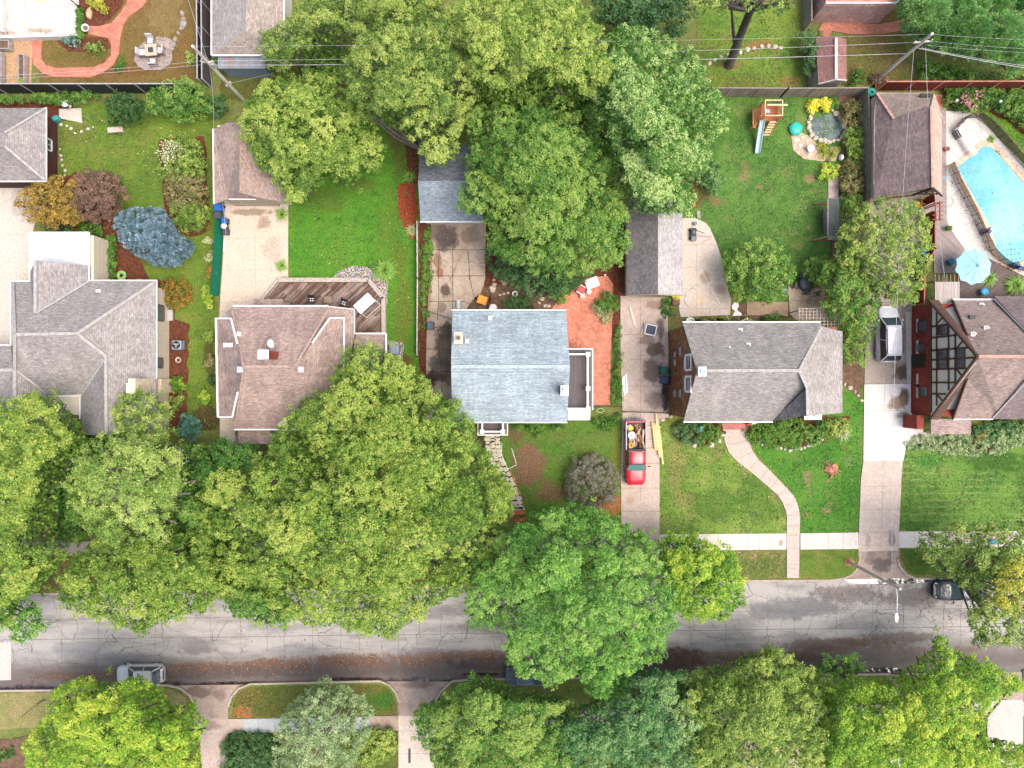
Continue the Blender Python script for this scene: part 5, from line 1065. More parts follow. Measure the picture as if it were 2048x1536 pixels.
T('street_tree','mid green tree south of the street between driveway and blue car',[(828,1445),(850,1400),(885,1385),(935,1350),(975,1342),(1012,1362),(1060,1372),(1145,1395),(1160,1480),(1150,1570),(872,1570),(862,1500),(830,1482)],3.5,9.5,lf_green,bark_grey,23,tintv=(.55,.2),tr=.3,**BIG)
T('oak_tree','dark bluish-green tree south of the street below the broad ash',[(1110,1420),(1180,1395),(1250,1338),(1312,1328),(1372,1345),(1400,1400),(1405,1480),(1400,1570),(1110,1570)],3.5,9.5,lf_bluegreen,bark_grey,24,tintv=(.5,.22),bare=.12,tr=.3,**BIG)
T('street_tree','yellow-green tree with loose branch tips over the shaded kerb',[(1355,1362),(1400,1328),(1450,1320),(1500,1298),(1560,1288),(1612,1330),(1670,1368),(1680,1450),(1670,1570),(1370,1570),(1385,1470),(1360,1420)],3.5,10,lf_yellowgreen,bark_grey,25,tintv=(.5,.22),bare=.1,tr=.3,**BIG)
T('street_tree','bright yellow-lime tree in the lower right corner',[(1640,1385),(1700,1342),(1780,1350),(1850,1300),(1880,1262),(1910,1290),(1960,1318),(2030,1350),(2075,1380),(2000,1402),(1972,1430),(1980,1462),(2080,1485),(2080,1570),(1640,1570)],4,11,lf_lime,bark_grey,26,tintv=(.5,.24),tr=.35,base=(1850,1440),**BIG)
T('street_tree','thin green sapling over the gutter left of the yellow-lime tree',[(1620,1345),(1650,1318),(1720,1315),(1735,1340),(1690,1360),(1640,1362)],2,4,lf_ash,bark_grey,27,tintv=(.6,.2),leaf=.17,tuft=.4,lobe=(.5,.9),bare=.25,under=.3)
T('street_tree','sparse olive tree with a yellow patch over the dark parked car',[(1832,1092),(1880,1066),(1925,1040),(1985,1056),(2075,1030),(2075,1295),(2005,1292),(1955,1300),(1942,1250),(1955,1195),(1905,1150),(1870,1138),(1838,1118)],4,10.5,lf_olive,bark_grey,28,leaf=.17,tuft=.48,lobe=(.8,1.5),bare=.15,under=.6,base=(1875,1128),tr=.24,limbs=24,tintv=(.48,.24))
T('street_tree','yellow autumn branches at the right edge above the dark parked car',[(1985,1150),(2030,1120),(2075,1130),(2075,1240),(2020,1232),(1992,1200)],8,11.5,lf_yellow,bark_grey,29,leaf=.17,tuft=.45,lobe=(.7,1.2),bare=.15,under=.3,base=(2010,1120),tintv=(.6,.22))
T('walnut_tree','tall yellow-green tree between the pink-roofed garage and the slate garage',[(495,200),(530,160),(600,145),(660,150),(700,195),(740,222),(770,282),(768,338),(730,350),(700,388),(660,362),(610,412),(572,405),(540,350),(512,330),(488,290),(480,235)],3,9,lf_yellowgreen,bark_grey,31,tintv=(.45,.22),tr=.32,base=(660,330),**BIG)
T('cottonwood_tree','tall olive tree with bare twigs left of the main rear trees',[(690,105),(730,60),(800,15),(880,20),(930,60),(950,120),(960,200),(930,250),(920,300),(890,338),(845,332),(822,275),(780,262),(740,242),(700,195),(680,150)],5,14,lf_olive,bark_grey,32,tintv=(.52,.22),tr=.36,base=(870,330),bare=.1,**BIG)
T('cottonwood_tree','tall yellow-tipped tree at the top edge behind the big green tree',[(885,60),(900,10),(1000,-40),(1150,-30),(1192,40),(1212,90),(1232,140),(1190,210),(1100,200),(1000,215),(945,190),(925,110)],6,15,lf_yellowgreen,bark_grey,33,tintv=(.56,.22),tr=.36,bare=.08,**BIG)
T('oak_tree','big round green tree over the slate garage and rear yard',[(935,350),(945,290),(920,240),(960,200),(1050,185),(1130,200),(1195,250),(1225,330),(1250,420),(1255,480),(1240,520),(1190,545),(1110,555),(1010,530),(975,490),(970,440),(930,430),(918,385)],4,13,lf_green,bark_grey,34,base=(1070,480),tintv=(.6,.2),tr=.42,limbs=24,**BIG)
T('silver_maple_tree','big green tree with silvery leaf tips left of the play set lawn',[(1190,110),(1230,50),(1290,55),(1345,80),(1400,100),(1410,150),(1450,190),(1458,240),(1420,285),(1420,330),(1398,350),(1390,400),(1370,430),(1330,430),(1260,430),(1225,350),(1195,260),(1175,200)],4,13,lf_silver,bark_grey,35,base=(1260,330),tintv=(.52,.24),tr=.4,limbs=24,**BIG)
T('garden_tree','dark green understorey tree at the edge of the stone-edged bed',[(955,480),(1010,500),(1100,530),(1190,530),(1185,560),(1120,590),(1060,590),(1000,560),(965,520)],.8,3.4,lf_dark,bark_brown,36,leaf=.15,tuft=.4,lobe=(.6,1.1),tintv=(.62,.2))
T('oak_tree','olive tree with orange tips overhanging the north grey garage',[(515,60),(560,40),(600,0),(640,-25),(740,-25),(755,40),(705,90),(650,100),(600,135),(555,150),(525,125)],3,9.5,lf_olive,bark_grey,37,tintv=(.5,.24),bare=.12,**BIG)
T('garden_tree','green leafy tree at the top edge behind the wires',[(735,20),(760,-30),(900,-30),(890,30),(800,50),(750,80)],3,8,lf_yellowgreen,bark_grey,38,tintv=(.5,.2),**BIG)
shrub('shrub','green shrub mass on the shaded ground behind the overhead wires',[(600,105),(640,90),(690,90),(700,120),(690,160),(640,160),(605,150)],2.2,lf_green,39,leaf=.16,lobe=(.5,1))
T('cedar_tree','dark evergreen group at the top edge beside the silver-tipped tree',[(1180,-30),(1385,-30),(1395,30),(1370,62),(1320,70),(1260,60),(1205,50)],1.5,6.5,lf_dark,bark_brown,40,leaf=.2,tuft=.5,lobe=(.8,1.4),tintv=(.5,.22))
tb_=T('elm_tree','tree with an ivy covered leaning trunk on the rear lawn at the top',[(1375,-40),(1610,-40),(1600,8),(1560,18),(1500,12),(1440,18),(1400,14)],8,12,lf_olive,bark_grey,41,base=(1458,130),tr=.42,bare=.35,leaf=.17,tuft=.45,lobe=(.8,1.4),under=.2,limbs=18,trunk_top=P(1502,18,8.2))
mb=MB();b=P(1458,130);mb.tube([P(1470,92,2.8),P(1466,52,4.6),P(1462,10,7)],[.17,.13,.07],8);mb.build('limb',bark_grey,tb_)
T('pine_tree','large soft light green pine in the upper right corner',[(1785,20),(1800,-40),(2085,-40),(2085,150),(2020,150),(1960,135),(1900,125),(1850,105),(1800,70)],1.5,6.5,lf_pine,bark_brown,42,leaf=.16,tuft=.5,lobe=(.9,1.7),gapk=.65,field=True,under=4,needle=True,tintv=(.5,.2),per=1.8)
T('crab_apple_tree','sparse pale green tree hanging over the wide driveway beside the blue bins',[(1695,440),(1720,410),(1770,395),(1830,400),(1862,440),(1868,500),(1856,560),(1838,605),(1790,610),(1750,570),(1700,540),(1672,500)],3,7,lf_yellowgreen,bark_pale,43,leaf=.14,tuft=.38,lobe=(.6,1.1),bare=.25,under=.5,base=(1690,520),limbs=22,tintv=(.5,.26))
T('garden_tree','dense green tree east of the grey gabled house beside the silver minivan',[(1640,560),(1650,530),(1700,505),(1755,545),(1768,600),(1750,660),(1738,730),(1700,735),(1686,700),(1690,655),(1655,620)],1.2,5.5,lf_green,bark_brown,44,leaf=.15,tuft=.42,lobe=(.7,1.2),tintv=(.58,.2))
shrub('shrub','rounded green bush beside the dark round garden table',[(1608,530),(1625,513),(1655,512),(1672,532),(1665,560),(1635,572),(1612,556)],2.2,lf_green,45,tintv=(.6,.2))
T('magnolia_tree','dense round green tree on the curved patio edge',[(1446,520),(1462,500),(1500,484),(1540,480),(1575,502),(1592,545),(1576,586),(1535,606),(1480,602),(1455,572)],1.2,5,lf_green,bark_brown,46,leaf=.15,tuft=.4,lobe=(.7,1.1),tintv=(.62,.22))
T('blue_spruce_tree','silvery blue spruce leaning outward on the side lawn',[(228,455),(228,430),(250,418),(290,415),(325,418),(345,455),(375,480),(388,492),(370,515),(345,535),(310,530),(275,512),(245,490)],.8,5.5,lf_spruce,bark_brown,47,leaf=.1,tuft=.26,lobe=(.3,.6),needle=True,base=(335,505),dome=.9,tintv=(.55,.2),per=1.2,dens=1.1)
T('smoke_tree','bronze-leaved small tree beside the grey garage',[(128,370),(150,345),(190,336),(235,352),(254,388),(232,430),(190,442),(142,436),(118,405)],.8,4,lf_bronze,bark_brown,48,leaf=.13,tuft=.36,lobe=(.5,1),tintv=(.5,.24))
T('maple_tree','small golden-green tree over the diamond patterned driveway',[(28,395),(55,368),(110,352),(150,360),(158,400),(155,450),(105,456),(62,442),(25,412)],1.5,4.2,lf_gold,bark_brown,49,leaf=.13,tuft=.36,lobe=(.5,1),tintv=(.5,.24),bare=.1)
shrub('juniper_shrub','round spiky grey-green shrub north of the olive lawn',[(205,192),(240,178),(280,190),(292,225),(262,250),(218,246)],3,lf_dark,50,needle=True,leaf=.16,tintv=(.75,.2),lobe=(.5,.9))
shrub('shrub','big rounded green shrub below the alley fence corner',[(288,190),(330,160),(385,148),(412,180),(425,215),(390,242),(325,236),(290,220)],3.6,lf_green,51,tintv=(.52,.2),lobe=(.6,1.1),leaf=.14,tuft=.36)
shrub('shrub','grey-green shrub at the foot of the wooden utility pole',[(405,200),(430,185),(455,195),(450,225),(420,235)],1.8,lf_dark,52,tintv=(.6,.2))
shrub('hydrangea_shrub','overgrown shrub with pink-white flower heads at the north end of the border',[(320,300),(332,275),(365,265),(400,285),(410,340),(395,372),(350,370),(316,345)],2.4,lf_yellowgreen,53,tintv=(.42,.3),lobe=(.4,.8))
shrub('shrub','brownish twiggy middle of the long shrub border beside the garage',[(325,350),(360,335),(405,340),(415,395),(400,430),(345,420),(328,390)],2.2,lf_mixed,504,tintv=(.4,.3),lobe=(.35,.7))
shrub('shrub','green lower end of the long shrub border above the blue spruce',[(338,405),(380,395),(415,410),(412,450),(380,468),(345,455)],2.2,lf_yellowgreen,505,tintv=(.35,.3),lobe=(.35,.7))
mb=MB();rdx=random.Random(5)
fl=[quads_mesh('petals',leaf_quads(np.array([list(P(336+rdx.gauss(0,11),300+rdx.gauss(0,14),rdx.uniform(1.9,2.5))) for _ in range(160)]),unit(np.random.default_rng(3).normal(size=(160,3))*.4+[0,0,1]),.12,np.random.default_rng(2),.9),np.full(160,.7),LM('petal_cream',(190,160,130),(226,208,176),(240,230,210)))]
stuff(bpy.data.objects.new('flower_heads',fl[0]),'pinkish white flower heads on the overgrown shrub border','flowers');scene.collection.objects.link(bpy.data.objects['flower_heads'])
shrub('hedge','leafy green climber strip along the inside of the black fence',[(-20,190),(90,186),(190,182),(210,195),(150,208),(60,205),(-20,205)],1.5,lf_box,54,cat='hedge',tintv=(.6,.25))
for i,(y,r) in enumerate(((480,11),(497,11),(512,11),(528,11),(546,14))):shrub('boxwood_shrub',['northernmost clipped box ball in the row along the brown deck','second clipped box ball from the north along the brown deck','middle clipped box ball along the brown deck','fourth clipped box ball from the north along the brown deck','largest, southernmost clipped box ball beside the green hose'][i],circ(219+(-3 if i==4 else 0),y,r),1.1,lf_box,60+i,group='clipped box balls along the deck',lobe=(.25,.4),tintv=(.5,.18))
shrub('boxwood_shrub','wide clipped box shrub behind the flat white roof',[(155,455),(170,445),(195,446),(206,465),(204,485),(180,482),(160,468)],1.2,lf_box,66,lobe=(.3,.6))
shrub('boxwood_shrub','dark clipped box hedge along the top of the flat white roof',[(88,455),(140,452),(150,464),(90,464)],1.2,lf_dark,67,lobe=(.3,.5),tintv=(.6,.2))
shrub('firethorn_shrub','rounded shrub with orange berries against the cream wall',[(316,575),(335,558),(365,558),(380,580),(378,605),(355,622),(330,610)],2,lf_orange,68,lobe=(.35,.6),tintv=(.48,.34))
shrub('boxwood_shrub','light green box ball right of the cream stone chimney',circ(352,773,17),1.2,lf_lime,69,lobe=(.3,.5),tintv=(.3,.2))
shrub('shrub','yellow-green shrub below the box ball at the cream wall',[(338,792),(365,788),(372,812),(350,822),(338,810)],1,lf_yellowgreen,70)
shrub('spruce_shrub','teal coloured young spruce in front of the cream house',[(352,850),(370,826),(395,838),(402,862),(385,880),(360,876)],2.6,lf_teal,71,needle=True,tintv=(.5,.22),lobe=(.3,.6))
for i,(x,y,w,h_,m,lb) in enumerate(((413,595,9,26,lf_lime,'tall lime green shrub beside the green mesh fence'),(416,672,9,12,lf_yellowgreen,'small yellow-green shrub on the boundary strip beside the brown house'),(408,792,10,16,lf_lime,'bright lime shrub low on the boundary strip'),(417,483,8,10,lf_blade_pale,'pale tufted plant at the north end of the green mesh fence'),(418,512,8,9,lf_blade_pale,'second pale tufted plant beside the green mesh fence'),(420,545,7,12,lf_orange,'small orange flowered plant beside the green mesh fence'),(418,720,8,14,lf_mixed,'brownish shrub midway down the brown house boundary'),(425,760,8,12,lf_dark,'dark small shrub by the brown house wall'))):
    shrub('shrub',lb,circ(x,y,w,h_),.9,m,72+i,tintv=(.55,.22),lobe=(.25,.45))
shrub('shrub','grey-purple round shrub with bare twigs beside the red pickup',[(1128,960),(1150,918),(1190,905),(1232,930),(1242,975),(1225,1008),(1180,1016),(1140,1002)],2.8,lf_purple,81,leaf=.1,tuft=.3,lobe=(.5,.9),tintv=(.5,.25),bare=.15,under=1)
for i,(pg,h_,m,lb,tv) in enumerate((
  ([(1105,590),(1100,560),(1130,545),(1150,560),(1145,585),(1120,612)],1.6,lf_box,'leafy green shrub at the corner of the red brick patio',.7),
  ([(1190,600),(1215,580),(1238,595),(1238,625),(1215,632),(1196,618)],1.6,lf_box,'green shrub between red brick patio and driveway',.55),
  ([(1186,612),(1205,604),(1226,622),(1222,650),(1200,640)],1.1,lf_paleelm,'silvery grey low shrub on the red brick patio edge',.6),
  ([(1228,660),(1240,640),(1244,720),(1242,812),(1222,815),(1226,760)],.8,lf_box,'narrow ivy strip between red brick patio and driveway',.5),
  ([(1020,848),(1060,846),(1066,858),(1030,862)],.9,lf_box,'low green shrub beside the small front balcony',.4),
  ([(1050,852),(1092,846),(1092,872),(1066,876)],1.1,lf_box,'rounded green foundation shrub under the blue roof eave',.6),
  ([(1098,848),(1132,846),(1132,858),(1100,860)],1,lf_box,'small green foundation shrub at the blue roof corner',.5),
  ([(1185,838),(1240,822),(1243,850),(1215,862),(1190,850)],.6,lf_box,'weedy green patch behind the red pickup',.45),
  ([(1008,598),(1030,592),(1065,594),(1068,618),(1010,620)],.9,lf_dark,'vegetable bed plants behind the blue roofed house',.8),
  ([(845,455),(858,452),(864,500),(862,560),(854,640),(844,690),(840,560)],.5,lf_box,'ivy strip between the white edged fence and the cracked driveway',.7),
  ([(1346,850),(1370,842),(1404,846),(1408,872),(1394,893),(1370,887),(1352,872)],1.2,lf_dark,'dark green shrub in the curved bed under the fieldstone wall',.8),
  ([(1395,848),(1436,844),(1446,862),(1434,882),(1400,895)],.9,lf_box,'low leafy plants in the small curved front bed',.6),
  ([(1490,862),(1506,836),(1560,832),(1604,836),(1616,870),(1600,898),(1550,898),(1506,886)],1.1,lf_box,'wide leafy planting in the stone-edged front bed',.7),
  ([(1596,846),(1640,836),(1666,850),(1660,878),(1620,894)],1.4,lf_green,'green shrub right of the front bed chimney',.45),
  ([(1652,836),(1694,834),(1702,862),(1664,874)],.9,lf_yellowgreen,'yellowish shrub at the right end of the front bed',.6),
  ([(1806,896),(1815,880),(1855,866),(1950,862),(2030,856),(2085,850),(2085,880),(2000,908),(1935,912),(1860,902)],.4,lf_paleelm,'pale variegated ground cover in front of the half-timbered house',.6),
  ([(1944,850),(1990,842),(2085,842),(2085,866),(1990,890),(1950,880)],.8,lf_bluegreen,'bluish green shrubs under the brown roof edge',.5),
  ([(1948,868),(1975,852),(1985,862),(1962,888),(1950,884)],.7,lf_gold,'rusty brown bush in the pale ground cover',.4),
  ([(1890,178),(1940,172),(1990,172),(2000,210),(1950,222),(1900,212)],1.4,lf_green,'dark rose bushes with pink blooms along the red fence',.35),
  ([(1985,176),(2085,172),(2085,290),(2030,240),(1990,215)],1.4,lf_green,'leafy green shrub bed in the corner beyond the pool lawn',.5),
  ([(1840,112),(1900,130),(1990,148),(2085,150),(2085,160),(1840,162)],1.5,lf_green,'undergrowth below the soft pine behind the red fence',.4),
  ([(1700,140),(1722,132),(1735,150),(1728,170),(1705,168)],1.2,lf_box,'bright green bush between the worn shed and red fence',.55),
  ([(1735,150),(1760,142),(1780,152),(1770,168),(1740,168)],.8,lf_bronze,'rusty twiggy bush at the foot of the pole',.6),
  ([(1600,60),(1640,58),(1652,100),(1645,150),(1612,150),(1606,110)],2.5,lf_dark,'grey-green straggly shrub left of the worn shed',.75),
  ([(1682,215),(1705,195),(1722,200),(1728,240),(1700,262),(1688,240)],1.6,lf_mixed,'reddish brown shrub right of the pond',.35),
  ([(1690,262),(1715,240),(1732,270),(1730,320),(1712,330),(1690,300)],1.6,lf_yellowgreen,'olive shrub along the wooden fence beside the pond',.4),
  ([(1684,330),(1700,318),(1730,325),(1735,390),(1700,400),(1680,380)],1.7,lf_mixed,'mixed green shrub below the pond along the fence',.3),
  ([(1680,392),(1720,385),(1732,420),(1720,440),(1690,440),(1676,415)],1.8,lf_green,'glossy green shrub behind the swing bench',.55),
  ([(1680,440),(1700,430),(1712,470),(1706,510),(1682,510)],1.8,lf_dark,'dark shrub below the swing bench',.8),
  ([(1634,345),(1650,325),(1678,330),(1680,352),(1655,362),(1636,358)],1,lf_lime,'bright lime shrub below the pond',.85),
  ([(1632,290),(1648,280),(1660,284),(1655,312),(1640,316)],.6,lf_yellow,'golden low shrub beside the flagstones',.5),
  ([(1652,306),(1672,288),(1680,300),(1668,322),(1652,322)],.6,lf_yellow,'second golden low shrub near the pond rim',.4),
  ([(1658,205),(1668,196),(1682,206),(1678,222),(1662,220)],.9,lf_box,'green tuft right of the bright yellow flowers',.6),
  ([(1396,330),(1420,320),(1444,330),(1448,360),(1430,390),(1404,380)],2,lf_bluegreen,'grey-green shrub at the edge of the play lawn',.5),
  ([(1468,634),(1485,628),(1500,634),(1500,643),(1470,643)],.6,lf_mixed,'low plants beside the shed gate path',.5),
  ([(1400,634),(1440,630),(1445,643),(1400,643)],.6,lf_mixed,'small flowering plants along the rear wall',.4),
  ([(1525,628),(1560,624),(1572,632),(1570,643),(1524,643)],.9,lf_box,'dense dark green shrub behind the rear wall',.4),
  ([(168,86),(185,78),(205,84),(206,100),(180,106),(166,98)],.7,lf_olive,'yellowish low shrub in the bed inside the brick path loop',.45),
  ([(166,-10),(190,-16),(215,0),(214,22),(190,18),(172,8)],1.1,lf_yellow,'yellow flowering shrub at the top of the terrace bed',.7),
  ([(366,108),(380,100),(394,115),(390,130),(372,132)],.8,lf_olive,'light shrub left of the alley fence',.6),
  ([(230,128),(246,118),(250,135),(238,146),(222,146)],.3,lf_box,'small weedy patch beside the brick path',.6),
  ([(440,1490),(470,1466),(540,1470),(560,1500),(550,1560),(440,1560)],1.6,lf_dark,'dark shrub on the south lawn beside the driveway',.65),
  ([(695,1478),(740,1462),(785,1460),(796,1500),(740,1545),(700,1520)],1.8,lf_yellowgreen,'yellow-tinged shrub on the south lawn',.6),
  ([(-20,1510),(20,1496),(35,1500),(20,1516),(-20,1525)],.5,lf_box,'low green plant in the lower left corner',.5),
  ([(1320,500),(1325,560),(1322,600),(1326,640)][:0] or [(1325,596),(1340,594),(1345,612),(1338,640),(1328,660),(1326,630)],.5,lf_box,'weeds along the back gate',.4),
  ([(690,500),(700,494),(706,502),(698,508)][:0] or [(640,20),(600,30),(590,60),(640,60)],1,lf_olive,'small olive shrub under the top trees',.5))):
    shrub('shrub',lb,pg,h_,m,100+i,tintv=(tv,.24))
conif=shrub('juniper_shrub','low spreading blue-green juniper at the terrace corner',[(122,80),(128,68),(140,70),(156,82),(152,96),(144,98),(130,90)],.9,lf_teal,170,needle=True,tintv=(.75,.2),leaf=.12)
for i in range(4):shrub('boxwood_shrub',['northernmost small green ball along the white terrace edge','second small green ball down the white terrace edge','third small green ball down the white terrace edge','southernmost small green ball along the white terrace edge'][i],circ(159,26+i*14,6,7),.5,lf_box,171+i,group='small balls along the terrace edge',lobe=(.15,.28),tintv=(.5,.15))
for i,(x,y) in enumerate(((1628,212),(1651,208))):shrub('flower_bush',['left of two vivid yellow flowering clumps above the pond','right of two vivid yellow flowering clumps above the pond'][i],circ(x,y,11,13),.8,lf_bright,176+i,group='yellow flowering clumps',lobe=(.2,.35),tintv=(.5,.2))
for i,(x,y,s,m,lb) in enumerate(((768,540,1.7,lf_gras,'large arching ornamental grass by the deck corner'),(562,428,1.0,lf_gras,'white-tipped grass tuft beside the garage door'),(563,531,.95,lf_gras,'green grass tuft on the edge of the sand-coloured driveway'),(823,460,.9,lf_blade_pale,'grey-green grass tuft at the end of the red mulch bed'),(818,352,.9,lf_gras,'dark grass tuft at the top of the red mulch bed'),(1686,866,1.3,lf_blade_pale,'pale feathery grass at the corner of the lush lawn'),(1980,556,1.2,lf_gras,'grass clump beside the light blue umbrella'),(2035,570,1.5,lf_gras,'grass clump at the right edge of the pool deck'),(1984,278,.6,lf_gras,'weedy tuft in the pool coping'))):
    grass_clump(lb,x,y,s,m,200+i,n=520 if s>1.4 else 260,w=.035 if s>1 else .025)
for i,(x,y) in enumerate(((569,559),(619,559),(656,559),(709,559),(744,576))):grass_clump('small green tuft spilling over the deck kerb, number %s from the west' % ('one','two','three','four','five')[i] if False else ['westernmost small green tuft spilling over the timber deck edge','second small green tuft from the west on the deck edge','middle small green tuft on the deck edge','fourth small green tuft from the west on the deck edge','small green tuft at the angled deck corner'][i],x,y,.5,lf_gras,215+i,n=140,group='tufts along the deck edge')
scatter('fallen_leaves','drifts of fallen brown and orange leaves along the street','leaves',[([(60,1352),(330,1330),(600,1310),(1000,1298),(1000,1325),(600,1345),(330,1358),(60,1368)],1.6),([(20,1368),(335,1360),(1000,1345),(1010,1357),(335,1370),(20,1381)],.5),([(1320,1290),(1500,1300),(1900,1275),(1900,1300),(1500,1330),(1320,1350)],.8),([(1600,1162),(1870,1165),(1860,1210),(1700,1215)],.5),([(1840,1165),(2030,1165),(2030,1240),(1840,1240)],.8),([(460,1200),(1900,1180),(1900,1290),(460,1300)],.06)],16,lf_litter,301,size=.13,z=-.128)
scatter('fallen_leaves','orange leaf litter on the lawns and beds','leaves',[([(460,1400),(500,1380),(560,1376),(560,1434),(462,1434)],1.5),([(1180,960),(1242,940),(1242,1030),(1180,1040)],1.5),([(1020,870),(1120,870),(1130,1020),(1050,1030)],.9),([(80,80),(400,80),(400,160),(80,160)],.35),([(180,420),(236,440),(236,470),(200,470)],2),([(1700,80),(1800,70),(1800,160),(1700,160)],.8),([(840,450),(870,450),(866,640),(845,640)],1),([(1820,1100),(2040,1098),(2040,1150),(1840,1150)],.6),([(40,1110),(430,1110),(430,1176),(40,1180)],.8),([(560,1400),(797,1370),(797,1430),(560,1432)],.3),([(790,640),(836,640),(836,760),(780,760)],.5),([(1400,60),(1600,30),(1600,180),(1400,180)],.25)],10,lf_litter,302,size=.12,z=.075)
scatter('fallen_leaves','scattered yellow leaves on lawns and driveways','leaves',[([(580,380),(836,380),(836,700),(780,700),(780,556),(580,550)],.35),([(1320,860),(1720,860),(1720,1060),(1320,1060)],.25),([(1400,200),(1700,200),(1700,480),(1450,480)],.2),([(1810,900),(2040,900),(2040,1060),(1810,1060)],.25),([(450,410),(575,410),(575,470),(450,460)],1.2),([(865,450),(970,450),(970,600),(865,600)],.5),([(1245,600),(1335,600),(1335,830),(1245,830)],.15),([(120,230),(420,240),(420,560),(250,400)],.4)],2.2,lf_litter_y,303,size=.1,z=.11)
def tufts(label,polys,dens,mat,seed,tv):
    o=scatter('grass',label,'grass',[(p,1) for p in polys],dens,mat,seed,size=.13,z=.03,tintv=(tv,.26),lift=.05);return o
LW=[[(120,225),(320,235),(320,400),(250,400),(232,380),(120,350)],[(420,460),(432,460),(434,860),(380,860),(380,640),(400,560)],[(1322,850),(1450,890),(1570,1030),(1572,1064),(1322,1066)],[(1325,1108),(1570,1104),(1570,1150),(1345,1155)]]
tufts('short olive green grass of the west and front lawns',LW,34,LM('blade_lawn',(70,96,38),(108,132,56),(158,164,92),.2,1.0),321,.45)
tufts('bright green grass of the emerald and lush lawns',[[(579,385),(834,300),(834,700),(776,700),(776,570),(720,528),(660,552),(579,552)],[(1600,905),(1720,800),(1716,1062),(1603,1064),(1585,990),(1530,920)]],34,LM('blade_bright',(56,100,34),(84,136,46),(136,164,74),.2,1.0),322,.42)
tufts('green grass of the play lawn and mown east lawn',[[(1400,200),(1600,200),(1580,300),(1650,330),(1650,480),(1600,600),(1560,490),(1450,500),(1400,440)],[(1810,900),(2060,912),(2060,1060),(1802,1060)],[(1400,30),(1595,30),(1595,182),(1400,182)],[(465,1400),(500,1380),(760,1374),(790,1400),(790,1428),(466,1432)],[(1110,860),(1236,860),(1120,1000)],[(1960,225),(2060,240),(2060,320),(2005,270)]],34,LM('blade_mid',(62,100,42),(92,132,58),(142,162,84),.2,1.0),323,.45)
# ---------------------------------------------------------------- fences, poles, wires, pool, decks
TP=.1
board_grey=planks('fence_boards_grey',A(176,164,152),A(150,138,128),A(84,76,70),.14,R(90),9,.25)
board_red=planks('fence_boards_red',A(134,62,52),A(116,52,46),A(66,34,32),.15,R(90),9,.12)
dark_fence_m=plain('dark_fence',A(52,52,56),.6,var=.2)
rail_pale=plain('rail_pale',A(180,176,176),.6)
red_wood=plain('red_wood',A(150,78,64),.7,var=.15)
def fence(name,label,pts,h,mat,railm=None,th=.05,post=2.4,group=None,postm=None,toprail=True,gap=0):
    a=P(*pts[0]);t=thing(name,label,'fence',(a.x,a.y,0),group);pmb=[]
    for p,q in zip(pts[:-1],pts[1:]):
        p=P(*p);q=P(*q);n=max(1,round((q-p).length/post));d=(q-p).normalized()
        mb=MB();s=Vector((-d.y,d.x,0))*th/2
        mb.prism([((p-s).x,(p-s).y),((q-s).x,(q-s).y),((q+s).x,(q+s).y),((p+s).x,(p+s).y)],.04,h);mb.build('fence_panel',mat,t)
        if toprail:mb=MB();mb.beam(p+Vector((0,0,h+.03)),q+Vector((0,0,h+.03)),.1,.05);mb.build('rail',railm or mat,t)
        for i in range(n+1):
            if i==n and q is not P(*pts[-1]) and pts[-1]!=pts[-1]:continue
            c=p.lerp(q,i/n);mb=MB();mb.bx(c.x-.06,c.x+.06,c.y-.06,c.y+.06,0,h+.08);mb.build('post',postm or railm or mat,t)
    return t
fence('alley_fence','tall black board fence with pale posts along the alley, upper left',[(-40,187),(405,187)],2.0,dark_fence_m,rail_pale,postm=rail_pale)
fence('alley_fence','dark board fence running north to south beside the north garage',[(413,-25),(415,176)],2.0,dark_fence_m,rail_pale)
fence('alley_fence','second dark fence line parallel beside the north garage',[(421,-25),(423,176)],1.9,plain('dark_fence_b',A(92,84,88),.7),rail_pale)
fence('board_fence','weathered grey board fence between the play lawn and the top garden',[(1394,193),(1560,194),(1716,193)],1.8,board_grey)
fence('board_fence','weathered grey board fence beside the pond and its shrubs',[(1716,196),(1722,405)],1.8,board_grey)
fence('board_fence','grey board fence at the top edge left of the brick house',[(1606,-25),(1606,62)],1.8,board_grey)
fence('red_fence','long dark red board fence behind the pool garden',[(1752,181),(2085,180)],1.8,board_red,plain('red_rail',A(206,140,124),.7))
fence('red_fence','dark red board fence squeezed beside the long garage',[(1730,186),(1733,392)],1.8,board_red)
fence('red_fence','dark red board fence between wide driveway and pool deck',[(1843,400),(1845,412)],1.8,board_red)
fence('red_fence','dark red angled board fence beside the pool umbrella terrace',[(1845,432),(1846,505),(1826,545),(1824,612)],1.8,board_red,plain('red_rail2',A(186,104,90),.7))
fence('boundary_fence','low pale topped fence line between emerald lawn and cracked driveway',[(837,448),(838,560),(837,710)],1.0,plain('weathered_lattice',A(120,116,100),.8,var=.3),plain('rail_weathered',A(206,198,182),.8),th=.03)
mb=MB();g0=thing('gate','dark iron double gate across the driveway behind the red pickup','gate',tuple(P(1290,824)))
def irongate(t,p,q,h,mat):
    p=P(*p);q=P(*q);d=q-p;n=int(d.length/.14)
    mb=MB();mb.beam(p+Vector((0,0,h)),q+Vector((0,0,h)),.04,.05);mb.beam(p+Vector((0,0,.2)),q+Vector((0,0,.2)),.03,.03)
    for i in range(n+1):c=p.lerp(q,i/n);mb.cyl(c+Vector((0,0,.12)),c+Vector((0,0,h)),.012,.012,5)
    mb.build('gate_leaf',mat,t)
irongate(g0,(1248,823),(1290,824),1.2,dark_metal);irongate(g0,(1292,824),(1334,826),1.2,dark_metal)
for x,y in ((1246,823),(1336,827)):c=P(x,y);mb=MB();mb.cyl(c,c+Vector((0,0,1.4)),.05,.05,8);mb.build('gate_post',dark_metal,g0)
